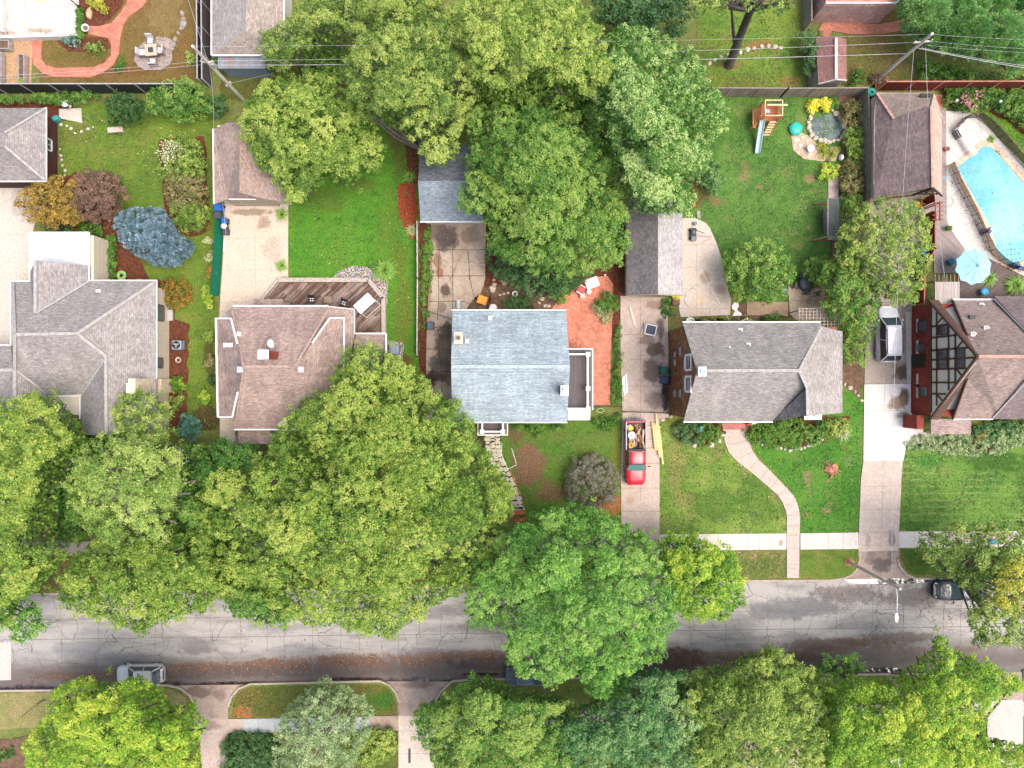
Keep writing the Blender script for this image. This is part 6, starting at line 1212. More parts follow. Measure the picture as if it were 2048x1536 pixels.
g1=thing('gate','thin green wire gate across the cracked driveway','gate',tuple(P(870,628)));irongate(g1,(840,617),(905,640),1.2,plain('green_wire',A(96,120,104),.6))
g2=thing('gate','open dark iron gate at the back corner of the fieldstone house','gate',tuple(P(1340,640)));irongate(g2,(1330,628),(1348,632),1.2,dark_metal);irongate(g2,(1346,640),(1352,616),1.2,dark_metal)
g3=thing('wire_fence','short dark wire fence beside the balcony awning','fence',tuple(P(1215,812)));irongate(g3,(1186,813),(1244,813),1.0,dark_metal)
def meshmat(name,c,a,sc=60):
    t=NT(name);t.done(c,.8,.2);tr=t.n('BsdfTransparent');mx=t.n('MixShader');ch=t.n('TexChecker');t.l(t.uv(),ch.inputs[0]);ch.inputs['Scale'].default_value=sc
    f=t.rng(t.noise(40,1),.2,.8,a-.15,a+.15);t.l(f,mx.inputs[0]);t.l(t.b.outputs[0],mx.inputs[1]);t.l(tr.outputs[0],mx.inputs[2]);t.l(mx.outputs[0],t.out.inputs[0]);return t.m
gmesh=meshmat('green_mesh',A(24,120,92),.2);pmesh=meshmat('pool_mesh',A(70,68,74),.5)
t=thing('mesh_fence','green plastic mesh fence along the sand-coloured driveway','fence',tuple(P(442,530)))
for a,b in (((449,425),(446,470)),((446,470),(443,530)),((443,530),(438,592))):
    mb=MB();a=P(*a);b=P(*b);o=Vector((-.35,0,0));mb.add([a,b,b+o+Vector((0,0,1.1)),a+o+Vector((0,0,1.1)),a+Vector((.02,0,0)),b+Vector((.02,0,0)),b+o+Vector((.02,0,1.1)),a+o+Vector((.02,0,1.1))],[(0,1,2,3),(7,6,5,4),(0,4,5,1),(3,2,6,7)]);mb.build('mesh_panel',gmesh,t)
    mb=MB();mb.cyl(a,a+o+Vector((0,0,1.2)),.02,.02,6);mb.build('stake',dark_metal,t)
water=NT('pool_water');n=water.noise(1.2,5,.6);n2_=water.noise(.25,4,.5)
c_=water.mix(water.rng(n2_,.35,.65),A(76,190,206,.82),A(132,216,224,.82));c_=water.spots(c_,[(2010,440,40,60,A(168,228,232,.8),.5),(1935,340,30,14,A(76,176,190,.8),.6),(2015,400,30,14,A(120,204,212,.8),.4)])
vo=water.n('TexVoronoi',feature='DISTANCE_TO_EDGE');water.l(water.pos(),vo.inputs['Vector']);vo.inputs['Scale'].default_value=1.6
c_=water.mix(water.rng(vo.outputs['Distance'],.08,0,0,.25),c_,A(190,234,238,.8));water.bump(n,.25,.03);water.b.inputs['Coat Weight'].default_value=.6;water.b.inputs['Coat Roughness'].default_value=.05;water=water.done(c_,.12,.5)
ringslab('pool_deck',coping,POOL,pool_deck,.06,[[(1896,345),(1935,325)],[(1900,395),(1935,370)],[(1915,420),(1960,398)],[(1930,450),(1975,430)],[(1945,478),(1985,460)],[(1897,300),(1925,320)],[(1895,262),(1950,262)],[(1950,262),(1966,290)],[(1975,268),(1952,245)],[(1924,222),(1924,250)]])
cop_m=brick('coping',A(232,200,172),A(222,190,164),A(200,180,160),.3,.3)
inner=[P(x,y) for x,y in POOL];cen=sum(inner,Vector())/len(inner)
def offs(poly,d):
    out=[];n=len(poly);ar=sum(poly[i].x*poly[(i+1) % n].y-poly[(i+1) % n].x*poly[i].y for i in range(n));s=1 if ar>0 else-1
    for i in range(n):
        a,b,c=poly[i-1],poly[i],poly[(i+1) % n];u=(b-a).normalized();v=(c-b).normalized();w=Vector((u.y+v.y,-u.x-v.x,0)).normalized()*s;out.append(b+w*d)
    return out
o1=offs(inner,.5);mb=MB();nI=len(inner)
for i in range(nI):
    a,b,c,d=inner[i],inner[(i+1) % nI],o1[(i+1) % nI],o1[i];up=Vector((0,0,.105));mb.add([a+up,b+up,c+up,d+up],[(0,1,2,3)]);mb.add([a+up,b+up,b-Vector((0,0,.25)),a-Vector((0,0,.25))],[(0,1,2,3)]);mb.add([d+up,c+up,c,d],[(0,1,2,3)])
struct('pool_coping',mb,cop_m)
mb=MB();mb.poly([p+Vector((0,0,.055)) for p in offs(inner,.01)]);struct('pool_water',mb,water)
mb=MB()
for i,(x,y) in enumerate([(1996+k*8+(r % 2)*1+r*9,492+r*9-k*1) for r in range(4) for k in range(4) if not (r==3 and k>2)]):p=P(x-12*((i//4) % 4>9),y,.06);mb.box(p+Vector((0,0,.002)),(.09,.09,.004),R(20))
struct('pool_tile',mb,plain('tile_dark',A(30,60,80),.5))
t=thing('diving_board','white diving board on a dark stand at the shallow end','diving board',tuple(P(1935,285)))
mb=MB();mb.beam(P(1920,256,.75),P(1951,309,.7),.45,.06);mb.build('board',white_paint,t,bevel=.02)
mb=MB();mb.box(P(1915,268,.3)+Vector((0,0,.05)),(.8,.5,.6),R(-60));mb.build('stand',plain('stand_grey',A(120,120,124),.6),t,bevel=.03)
FB=[(1893,332),(1910,370),(1925,398),(1942,432),(1958,468),(1975,502),(1996,522),(2020,536),(2050,543),(2085,540)]
def meshfence(label,pts,h=1.15):
    t=thing('pool_fence',label,'fence',tuple(P(*pts[0])))
    for i,(a,b) in enumerate(zip(pts[:-1],pts[1:])):
        a=P(*a);b=P(*b);s=(b-a).cross(Vector((0,0,1))).normalized()*.01;mb=MB();mb.add([a-s,b-s,b-s+Vector((0,0,h)),a-s+Vector((0,0,h)),a+s,b+s,b+s+Vector((0,0,h)),a+s+Vector((0,0,h))],[(0,1,2,3),(7,6,5,4),(3,2,6,7)]);mb.build('mesh_panel',pmesh,t)
        n=max(1,round((b-a).length/1.0))
        for k in range(n+(i==len(pts)-2)):c=a.lerp(b,k/n);mb=MB();mb.cyl(c,c+Vector((0,0,h+.05)),.025,.025,6);mb.build('post',dark_metal,t)
    return t
meshfence('black mesh safety fence curving along the west side of the pool',FB)
meshfence('black mesh safety fence along the grassy side of the pool',[(1902,262),(1925,238),(1950,236),(1966,247),(1982,262),(2006,290),(2040,330),(2085,380)])
deck_taupe=planks('deck_taupe',A(176,164,158),A(158,146,142),A(110,98,96),.14,R(45),4,.14)
deck_dark=planks('deck_dark',A(126,112,108),A(108,96,94),A(66,56,54),.14,R(-38),4,.18)
deck_old=planks('deck_weathered',A(172,156,146),A(104,78,66),A(62,48,44),.14,R(-45),2.2,.45,(A(92,60,46),.55))
deck_brown=planks('deck_brown',A(140,116,104),A(112,90,80),A(66,50,46),.14,R(8),3,.2)
beam_grey=plain('beam_grey',A(190,178,168),.85,var=.25,scale=5,bump=.3)
def deck(label,polys,mats,z=.35,name='deck'):
    a=P(*polys[0][0]);t=thing(name,label,'deck',(a.x,a.y,0))
    for i,(p,m) in enumerate(zip(polys,mats)):mb=MB();mb.prism([M2(x,y,z+i*.01) for x,y in p],.0,z+i*.01);mb.build('decking',m,t)
    return t
deck('grey wooden pool deck between red fence and stone paving',[[(1868,216),(1892,216),(1894,440),(1898,452),(1931,503),(1920,546),(1868,546)]],[deck_taupe],.12)
deck('dark wooden terrace deck under the light blue umbrella',[[(1917,550),(1940,505),(1975,515),(2000,528),(2085,570),(2085,600),(1917,602)]],[deck_dark],.13)
dk=deck('weathered wooden deck with diagonal boards behind the brown roofed house',[[(512,622),(560,564),(737,564),(762,597),(762,690),(700,690),(700,622)]],[deck_old],.3)
mb=MB()
for a,b in (((556,560,.42),(737,560,.42)),((737,560,.42),(767,596,.42)),((767,594,.42),(768,668,.42)),((556,560,.42),(520,604,.42))):mb=MB();mb.beam(P(*a),P(*b),.38 if a[0]!=556 or b[0]==737 else .2,.3);mb.build('edge_beam',beam_grey,dk)
deck('small brown board deck beside the flat white roof',[[(176,478),(205,492),(206,550),(176,545)]],[deck_brown],.3)
wood_pole=plain('pole_wood',A(214,204,194),.9,var=.2,scale=5,bump=.4);wire_m=plain('wire',(.45,.45,.47,1),.5,.3);porcelain=plain('insulator',(.6,.6,.6,1),.3)
def pole(label,bx_,by_,h,r=.15,arms=()):
    b=P(bx_,by_);t=thing('utility_pole',label,'utility pole',tuple(b));mb=MB();mb.cyl(b-Vector((0,0,.2)),b+Vector((0,0,h)),r,r*.72,12);mb.build('pole',wood_pole,t)
    for (z,l,ang) in arms:
        d=Vector((math.cos(R(ang)),math.sin(R(ang)),0));mb=MB();mb.beam(b-d*l/2+Vector((0,-.0,z)),b+d*l/2+Vector((0,0,z)),.1,.12);am=mb.build('crossarm',wood_pole,t)
        for s in (-.45,.45):mb=MB();c=b+d*l*s+Vector((0,0,z+.06));mb.lathe(tuple(c),[(.04,0),(.06,.06),(.04,.12),(.05,.18)],8);mb.build('insulator',porcelain,am)
    return t,b
tp,bW=pole('leaning-looking grey wooden utility pole at the corner of the black fences',487,200,9.9,.16,((7.3,1.0,0),(3.2,.5,40)))
mb=MB();mb.cyl(bW+Vector((.32,-.05,6.6)),bW+Vector((.32,-.05,7.2)),.16,.16,12);mb.build('transformer',galv_metal,tp)
te,bE=pole('wooden utility pole with pale cap beside the red fence',1752,161,8.2,.16,((7.0,1.5,5),))
mb=MB();mb.ball(bE+Vector((0,0,8.25)),.13,0,10);mb.build('cap',white_paint,te);mb=MB();mb.cyl(bE+Vector((.35,.1,5.6)),bE+Vector((.35,.1,6.3)),.17,.17,12);mb.build('transformer',dark_metal,te)
def wire(label,a,b,sag,r=.018,mids=None,n=24):
    a=Vector(a);b=Vector(b);pts=[a.lerp(b,i/n)-Vector((0,0,sag*4*(i/n)*(1-i/n))) for i in range(n+1)]
    mb=MB();mb.tube(pts,r*.8,5);o=mb.build('overhead_wire',wire_m);return tag(o,label,'wire','overhead wires')
wz=7.3
wire('pair wire running west from the grey pole over the brick path, upper one',bW+Vector((-.4,.1,wz)),P(-60,154,7.3),.3);wire('pair wire running west from the grey pole over the brick path, lower one',bW+Vector((-.4,-.1,wz-.2)),P(-60,160,7.1),.3)
wire('long alley wire between the two wooden poles, upper one',bW+Vector((.4,.1,wz)),bE+Vector((-.6,.15,6.6)),.5);wire('long alley wire between the two wooden poles, lower thicker one',bW+Vector((.4,-.1,wz-.3)),bE+Vector((-.6,-.5,6.1)),.5,.024)
wire('thin top wire west of the pale capped pole',bE+Vector((0,0,8.2)),bW+Vector((0,0,9.8)),.3,.01)
wire('thin top wire east of the pale capped pole',bE+Vector((0,0,8.2)),P(2120,80,8.2),.2,.01);wire('thin mid wire east of the pale capped pole',bE+Vector((.6,0,7.1)),P(2120,100,7.2),.2,.01);wire('second thin mid wire east of the pale capped pole',bE+Vector((.3,-.2,6.9)),P(2120,108,7.1),.2,.01)
wire('thick bundled wire east of the pale capped pole over the pine shade',bE+Vector((.1,-.1,6.2)),P(2120,146,6.4),.2,.026);wire('second bundled wire east of the pale capped pole',bE+Vector((.1,.1,6.0)),P(2120,142,6.2),.2,.02)
wire('service wire from the top edge down to the grey pole',bW+Vector((-.1,.1,7.0)),P(366,-30,7.5),.1);wire('service wire from the grey pole to the pink garage corner',bW+Vector((0,-.1,7.0)),P(427,258,3.2),.3,.02);wire('service wire over the sand-coloured driveway to the brown house',P(427,258,3.2),P(465,614,3.6),.3,.02)
wire('short guy wire right of the grey pole',bW+Vector((0,0,3.4)),P(545,147,3.4),.02,.015)
bL=P(1698,1124)
wire('very long service wire over the wide driveway from pole to street lamp',bE+Vector((-.1,-.2,6.0)),P(1784,1152,7.0),.9,.02);wire('service wire from the pale capped pole to the half-timbered house',bE+Vector((.5,-.2,6.6)),P(1896,600,3.2),.5,.016);wire('service wire over the curved patio to the grey gabled house',P(1330,400,6.5),P(1461,645,5.4),.3,.02)
t=thing('street_lamp','tall street lamp pole leaning over the kerb by the wide driveway','street lamp',tuple(bL))
mb=MB();mb.cyl(bL-Vector((0,0,.2)),bL+Vector((0,0,8.2)),.15,.1,12);mb.build('pole',plain('pole_tan',A(212,198,182),.9,var=.1),t)
mb=MB();q=bL+Vector((0,0,7.6));mb.tube([q,q+Vector((-.05,-.7,.25)),q+Vector((-.1,-1.5,.3)),q+Vector((-.12,-2.0,.3))],.035,8);mb.build('arm',galv_metal,t)
mb=MB();c=q+Vector((-.12,-2.35,.26));mb.ball(c,(.16,.42,.1),0,14);mb.build('lamp_head',white_paint,t)
mb=MB();mb.ball(bL,(.5,.4,.12),0,10,jit=.2);mb.build('soil_mound',plain('bare_soil',A(172,120,92),.9,var=.3),t)
t=thing('trellis','white lattice trellis roof behind the grey gabled house','trellis',tuple(P(1636,640)));Z=2.4
x0_,x1_,y0_,y1_=P(1598,0,Z).x,P(1676,0,Z).x,P(0,655,Z).y,P(0,617,Z).y
for i in range(12):mb=MB();x=x0_+(x1_-x0_)*i/11;mb.bx(x-.03,x+.03,y0_,y1_,Z,Z+.05);mb.build('slat',beam_grey,t)
for i in range(7):mb=MB();y=y0_+(y1_-y0_)*i/6;mb.bx(x0_-.1,x1_+.1,y-.035,y+.035,Z-.06,Z-.003);mb.build('slat',beam_grey,t)
for x in (x0_+.1,x1_-.1):mb=MB();mb.bx(x-.05,x+.05,y1_-.2,y1_-.1,0,Z-.07);mb.build('post',beam_grey,t)
t=thing('pergola','grey board pergola with projecting beams beside the light blue umbrella','pergola',tuple(P(1890,575)));Z=2.3
x0_,x1_,y0_,y1_=P(1868,0,Z).x,P(1917,0,Z).x,P(0,612,Z).y,P(0,549,Z).y
mb=MB();mb.bx(x0_,x1_,y0_,y0_+(y1_-y0_)*.76,Z+.1,Z+.14);mb.build('board_roof',planks('pergola_boards',A(200,192,184),A(182,172,166),A(120,110,106),.12,R(90),9,.12),t)
for i in range(7):mb=MB();x=x0_+.04+(x1_-x0_-.1)*i/6;mb.bx(x-.03,x+.03,y0_,y1_,Z-.02,Z+.098);mb.build('beam',plain('beam_brown%d' % i,A(150,130,118),.8) if i==0 else bpy.data.materials['beam_brown0'],t)
for x,y in ((x0_+.1,y0_+.2),(x1_-.1,y0_+.2),(x0_+.1,y1_-.6),(x1_-.1,y1_-.6)):mb=MB();mb.bx(x-.05,x+.05,y-.05,y+.05,0,Z-.03);mb.build('post',bpy.data.materials['beam_brown0'],t)
t=thing('arbor','small red-brown slatted arbor over the pool gate','arbor',tuple(P(1870,422)));Z=2.2
for dx in (-.18,.18):mb=MB();p=P(1875,422,Z)+Vector((dx,0,0));mb.bx(p.x-.04,p.x+.04,p.y-.85,p.y+.85,Z,Z+.1);mb.build('beam',red_wood,t);
for k in range(5):mb=MB();p=P(1875,405+k*8.5,Z+.1);mb.bx(p.x-.5,p.x+.5,p.y-.03,p.y+.03,Z+.1,Z+.16);mb.build('slat',red_wood,t)
for dx,dy in ((-.18,-.7),(.18,-.7),(-.18,.7),(.18,.7)):mb=MB();p=P(1875,422,Z)+Vector((dx,dy,0));mb.bx(p.x-.04,p.x+.04,p.y-.04,p.y+.04,0,Z);mb.build('post',red_wood,t)
mb=MB();mb.prism([M2(1845,412),M2(1870,408),M2(1870,428),M2(1845,432)],.0,.14);struct('path',mb,deck_taupe)
mb=MB();mb.beam(P(-40,79,.35),P(121,74,.35),.22,.7);mb.beam(P(120,74,.35),P(157,71,.35),.1,.3);tag(mb.build('garden_wall',plain('wall_white',A(226,222,216),.8,var=.1)),'low white wall along the south side of the pale terrace','wall')
mb=MB();mb.beam(P(7,-20,.3),P(7,66,.3),.3,.6);tag(mb.build('garden_wall',bpy.data.materials['wall_white']),'low white wall along the west side of the pale terrace','wall')
mb=MB();q=[P(x,y,.12) for x,y in ((1004,885),(1002,905),(1008,922),(1016,938),(1033,930),(1029,915),(1023,897))];mb.tube(q,.03,6);tag(mb.build('border_edging',white_paint),'thin white edging loop beside the flagstone path','edging')
mb=MB();q=[P(x,y,.1) for x,y in ((1020,942),(1027,957),(1034,972),(1040,992))];mb.tube(q,.06,6);tag(mb.build('border_edging',plain('edging_orange',A(206,96,60),.7)),'orange-red brick edging beside the flagstone path','edging')
# ---------------------------------------------------------------- vehicles
def paintm(n,c,metal=.3):
    t=NT(n);t.b.inputs['Coat Weight'].default_value=.8;t.b.inputs['Coat Roughness'].default_value=.06
    v=t.rng(t.noise(2,4),.3,.7,.93,1.07);return t.done(t.mix(1.0,c,v,'MULTIPLY'),.4,.5,metal)
screen_m=glass('windscreen_glass',(.03,.06,.065,1),.22);lampm=glass('lamp_lens',(.6,.62,.64,1),.1);tailm=glass('tail_lens',(.35,.02,.02,1),.15)
def loft(mb,secs,mat=0):
    n=len(secs[0]);vs=[v for s in secs for v in s]
    fs=[(i*n+k,i*n+k+1,(i+1)*n+k+1,(i+1)*n+k) for i in range(len(secs)-1) for k in range(n-1)]
    fs+=[(i*n+n-1,i*n,(i+1)*n,(i+1)*n+n-1) for i in range(len(secs)-1)]
    fs+=[tuple(range(n)),tuple(reversed(range((len(secs)-1)*n,len(secs)*n)))]
    mb.add(vs,fs,mat,True);return mb
def carsec(x,hw,zl,zb,zt,tl=.8):
    half=[(hw*.9,zl),(hw*.99,zl+.14),(hw,(zl+zb)/2),(hw*.97,zb-.05),(hw*.9,zb+(zt-zb)*.55),(hw*tl,zt),(hw*.4,zt+.025)]
    return [(x,y,z) for y,z in half]+[(x,0,zt+.03)]+[(x,-y,z) for y,z in reversed(half)]
def wheels(t,xs,hw,r=.33,w=.22):
    for x in xs:
        for s in (-1,1):
            mb=MB();mb.cyl((x,s*(hw-w),r),(x,s*(hw+.005),r),r,r,20);wh=mb.build('wheel',rubber,t,world=False)
            mb=MB();mb.cyl((x,s*(hw-.02),r),(x,s*(hw+.02),r),r*.62,r*.56,14)
            for k in range(5):a=k*1.2566;mb.beam((x,s*(hw+.022),r),(x+math.cos(a)*r*.52,s*(hw+.022),r+math.sin(a)*r*.52),.04,.03)
            mb.build('rim',galv_metal,wh,world=False)
def quadp(t,name,pts,mat,th=.02):
    pts=[Vector(p) for p in pts];n=(pts[1]-pts[0]).cross(pts[2]-pts[0]).normalized()*th
    mb=MB();mb.add([p+n for p in pts]+[p-n for p in pts],[(0,1,2,3),(7,6,5,4)]+[(i,(i+1) % 4,(i+1) % 4+4,i+4) for i in range(4)]);return mb.build(name,mat,t,world=False)
def car(label,L,W,Hh,paint,cab,loc,rz,cat='car',rails=False,name='parked_car',body=None,group=None,hood=.95):
    t=thing(name,label,cat);hw=W/2;h=L/2
    xw,xr0,xr1,xb,belt=cab
    S=[(-h,.62,.35,.6,.72),(-h+.12,.86,.26,.78,belt-.06),(-h+.45,.97,.22,.85,belt),(xb+.1,1,.2,.88,belt+.01),(0,1,.2,.88,belt),(xw-.1,1,.2,.88,belt),(xw+.3,.99,.2,.85,hood),(h-.55,.97,.22,.8,hood-.1),(h-.2,.88,.26,.7,hood-.2),(h,.62,.34,.58,hood-.32)]
    mb=MB();loft(mb,[carsec(x,hw*k,a,b,c,.84) for x,k,a,b,c in S]);mb.build('body',paint,t,world=False)
    rw=hw*(.8 if rails else .74);bw=hw*.92
    mb=MB();N=8;secs=[]
    for i in range(N+1):
        u=i/N;x=xr1+(xr0-xr1)*u;k=1-.12*abs(2*u-1)**3;z=Hh-.05*abs(2*u-1)**2
        secs.append([(x,rw*k,z-.08),(x,rw*k*.96,z-.02),(x,rw*k*.6,z+.015),(x,0,z+.02),(x,-rw*k*.6,z+.015),(x,-rw*k*.96,z-.02),(x,-rw*k,z-.08)])
    loft(mb,secs);mb.build('roof',paint,t,world=False)
    zb=belt-.03;zr=Hh-.1;f=.88
    mb=MB();mb.prism([(xb+.15,-bw*.93),(xw-.2,-bw*.93),(xw-.2,bw*.93),(xb+.15,bw*.93)],zb-.1,zb+.05);mb.build('cabin_filler',dark_metal,t,world=False)  # dark slab filling the cabin at belt height, stops the view through
    quadp(t,'windscreen',[(xw,-bw*.92,zb),(xw,bw*.92,zb),(xr0,rw*f,zr),(xr0,-rw*f,zr)],screen_m)
    quadp(t,'rear_window',[(xb,bw*.9,zb),(xb,-bw*.9,zb),(xr1,-rw*f,zr),(xr1,rw*f,zr)],dark_glass)
    for s in (-1,1):
        quadp(t,'side_window',[(xw-.06,s*bw,zb),(xb+.06,s*bw,zb),(xr1,s*rw*.94,zr),(xr0,s*rw*.94,zr)][::s],dark_glass)
        for (a,b) in (((xw,s*bw*.96,zb),(xr0,s*rw*.92,zr+.03)),((xb,s*bw*.95,zb),(xr1,s*rw*.9,zr+.03)),(((xw+xb)/2,s*bw*1.01,zb),((xr0+xr1)/2,s*rw*.97,zr+.02))):mb=MB();mb.beam(a,b,.07,.05);mb.build('pillar',paint,t,world=False)
        mb=MB();mb.ball((xw-.25,s*(hw+.1),belt+.05),(.09,.13,.08),0,10);mb.build('mirror',paint,t,world=False)
        mb=MB();mb.ball((h-.3,s*hw*.66,hood-.26),(.2,.14,.09),0,10);mb.build('headlight',lampm,t,world=False)
        mb=MB();mb.box((-h+.18,s*hw*.76,belt-.14),(.2,.16,.3));mb.build('taillight',tailm,t,world=False,bevel=.03)
        if rails:mb=MB();mb.beam((xr0-.3,s*rw*.88,Hh+.03),(xr1+.2,s*rw*.88,Hh+.03),.05,.05);mb.build('roof_rail',dark_metal,t,world=False)
    mb=MB();mb.beam((h-.03,-hw*.6,.42),(h-.03,hw*.6,.42),.12,.16);mb.build('bumper',dark_metal,t,world=False,bevel=.03)
    mb=MB();mb.beam((-h+.04,-hw*.7,.45),(-h+.04,hw*.7,.45),.14,.18);mb.build('bumper',paint,t,world=False,bevel=.03)
    mb=MB()
    mb.beam((xw+.02,-bw*.8,zb+.04),(xw-.35,-.05,zb+.3),.02,.02);mb.build('wiper',rubber,t,world=False)
    wheels(t,(h-.85,-h+.85),hw-.02,.33 if Hh<1.6 else .37);t.location=loc;t.rotation_euler=(0,0,rz);return t
silver=paintm('paint_silver',A(214,216,224),0);offw=paintm('paint_white',A(222,224,228),.05);darkblue=paintm('paint_dark_blue',A(34,48,62));midblue=paintm('paint_blue',A(88,112,136));red=paintm('paint_red',A(204,34,56),.05)
p=P(1779,668,.9);van=car('silver minivan with roof rails parked beside the half-timbered house',5.0,1.95,1.75,silver,(1.45,.72,-2.0,-2.4,1.05),(p.x-.05,p.y,TP),R(91),'minivan',True)
for k in range(5):
    mb=MB();mb.beam((-1.7,(k-2)*.2,1.777),(.4,(k-2)*.2,1.777),.025,.02);mb.build('roof_rib',silver,van,world=False)
p=P(277,1352,.8);car('white hatchback parked at the south kerb half under the lime tree',4.2,1.78,1.45,offw,(.95,.2,-1.45,-1.95,.95),(p.x,p.y,-.14),R(180),'car')
p=P(1914,1182,.8);car('dark blue-black car parked at the north kerb under the olive tree',4.7,1.85,1.45,darkblue,(1.0,.2,-1.2,-1.9,.95),(p.x+.4,p.y,-.14),R(180),'car')
p=P(1062,1350,.8);car('blue car almost hidden under the broad ash at the south kerb',4.5,1.8,1.45,midblue,(1.0,.3,-1.3,-1.9,.95),(p.x,p.y-.1,-.14),0,'car')
t=thing('pickup_truck','red pickup truck with an open bed full of scrap on the driveway','pickup truck');h=2.85;hw=.95
mb=MB();S=[(-.25,1,.35,.95,1.12),(.9,1,.35,.95,1.12),(1.25,1,.35,.95,1.1),(1.5,.99,.35,.92,1.08),(2.3,.97,.38,.86,1.0),(2.62,.92,.4,.8,.92),(2.78,.84,.42,.74,.84),(2.85,.7,.45,.66,.74)]
loft(mb,[carsec(x,hw*k,a,b,c,.86) for x,k,a,b,c in S]);mb.build('body',red,t,world=False)
mb=MB();mb.bx(-h,-.27,-hw+.02,-hw+.13,.5,1.14);mb.build('bed_wall',red,t,world=False,bevel=.03)
mb=MB();mb.bx(-h,-.27,hw-.13,hw-.02,.5,1.14);mb.build('bed_wall',red,t,world=False,bevel=.03)
mb=MB();mb.bx(-h,-h+.09,-hw+.131,hw-.131,.55,1.12);mb.build('tailgate',red,t,world=False,bevel=.02)
mb=MB();mb.bx(-h+.09,-.27,-hw+.13,hw-.13,.55,.62);mb.build('bed_floor',dark_metal,t,world=False)
mb=MB();mb.bx(-.42,-.27,-hw+.131,hw-.131,.62,1.3);mb.build('headboard',dark_metal,t,world=False,bevel=.02)
mb=MB();mb.bx(-h-.16,-h-.02,-hw*.93,hw*.93,.45,.62);mb.build('bumper',plain('bumper_mauve',A(120,100,120),.4,.3),t,world=False,bevel=.03)
mb=MB();mb.bx(-h-.42,-h-.16,-.04,.04,.48,.54);mb.build('tow_bar',dark_metal,t,world=False)
for s in (-1,1):
    mb=MB();mb.beam((-h+.05,s*(hw-.075),1.16),(-.3,s*(hw-.075),1.16),.1,.03);mb.build('bed_rail',plain('rail_grey_violet',A(150,140,150),.4,.3) if s<0 else bpy.data.materials['rail_grey_violet'],t,world=False)
secs=[]
for i in range(9):
    u=i/8;x=-.22+u*1.12;k=1-.08*abs(2*u-1)**3;z=1.72-.04*abs(2*u-1)**2;rw=.7
    secs.append([(x,rw*k,z-.09),(x,rw*k*.95,z-.02),(x,rw*.5,z+.01),(x,0,z+.015),(x,-rw*.5,z+.01),(x,-rw*k*.95,z-.02),(x,-rw*k,z-.09)])
mb=MB();loft(mb,secs);mb.build('cab_roof',red,t,world=False)
quadp(t,'windscreen',[(1.5,-.82,1.1),(1.5,.82,1.1),(.95,.64,1.63),(.95,-.64,1.63)],glass('screen_teal',A(96,150,150),.15))
quadp(t,'rear_window',[(-.26,.76,1.12),(-.26,-.76,1.12),(-.24,-.64,1.63),(-.24,.64,1.63)],dark_glass)
for s in (-1,1):
    quadp(t,'side_window',[(1.42,s*.86,1.1),(-.2,s*.86,1.1),(-.2,s*.7,1.63),(.86,s*.7,1.63)][::s],dark_glass)
    mb=MB();mb.beam((1.46,s*.84,1.1),(.9,s*.67,1.66),.08,.06);mb.build('pillar',red,t,world=False);mb=MB();mb.beam((.35,s*.87,1.1),(.35,s*.7,1.66),.07,.06);mb.build('pillar',red,t,world=False);mb=MB();mb.beam((-.24,s*.86,1.1),(-.22,s*.69,1.66),.08,.06);mb.build('pillar',red,t,world=False)
    mb=MB();mb.beam((1.2,s*.9,1.2),(1.15,s*1.12,1.22),.04,.04);mb.ball((1.15,s*1.16,1.22),(.06,.12,.11),0,8);mb.build('mirror',black_plastic,t,world=False)
    mb=MB();mb.box((2.7,s*.66,.72),(.16,.26,.16));mb.build('headlight',lampm,t,world=False,bevel=.03)
    mb=MB();mb.box((-h+.02,s*.84,.85),(.06,.12,.3));mb.build('taillight',tailm,t,world=False)
mb=MB();mb.beam((2.86,-.7,.5),(2.86,.7,.5),.1,.16);mb.build('bumper',red,t,world=False,bevel=.03)
mb=MB();mb.beam((1.47,-.78,1.14),(1.47,.78,1.14),.14,.02);mb.build('cowl',black_plastic,t,world=False)
wheels(t,(1.9,-1.75),hw-.01,.37,.25)
pt=P(1271,906,.9);t.location=(pt.x,pt.y,TP);t.rotation_euler=(0,0,R(-90))
rs=random.Random(9);TZ=TP
def tpt(x,y,z):return Vector((pt.x+y,pt.y-x,z+TZ))
cols=[A(228,206,170),A(196,150,110),A(150,96,76),A(226,220,208),A(120,84,66),A(206,130,70),A(186,180,176),A(90,70,62)]
cm=[plain('scrap_%s' % n,c,.8,var=.2) for n,c in zip(('pine','oak','stain','white','brown','orange','grey','dark'),cols)]
for i in range(64):
    L_=rs.uniform(.3,1.9);x=rs.uniform(-2.5+L_/2*.8,-.5-L_/2*.8) if L_<1.9 else-1.55;y=rs.uniform(-.6,.68);a=rs.gauss(0,.22);z=rs.uniform(.7,1.2)
    d=Vector((math.cos(a),math.sin(a),0))*L_/2;mb=MB();A_=tpt(x-d.x,max(-.75,min(.75,y-d.y)),z-rs.uniform(0,.1));B_=tpt(x+d.x,max(-.75,min(.75,y+d.y)),z+rs.uniform(0,.1))
    mb.beam(A_,B_,rs.choice((.05,.09,.12)),.03);tag(mb.build('scrap_board',cm[i % 8]),'narrow scrap board in the jumble filling the red pickup bed','scrap wood','scrap boards in the pickup bed')
def ring(name,label,cat,p,r,r2,z,mat,loops=3,group=None):
    mb=MB()
    for k in range(loops):
        rr=r-k*r2*1.9;q=[Vector((p.x+math.cos(a)*rr,p.y+math.sin(a)*rr,z+k*.01)) for a in [i*2*math.pi/18 for i in range(19)]];mb.tube(q,r2,6)
    return tag(mb.build(name,mat),label,cat,group)
ring('hose_coil','white coiled hose in the pickup bed','hose',tpt(-1.62,-.42,0),.3,.035,1.26+TZ,white_paint,4)
ring('hose_coil','yellow and black coiled cable near the pickup cab','cable',tpt(-.72,-.45,0),.22,.03,1.2+TZ,plain('cable_yellow',A(226,180,60),.6),3)
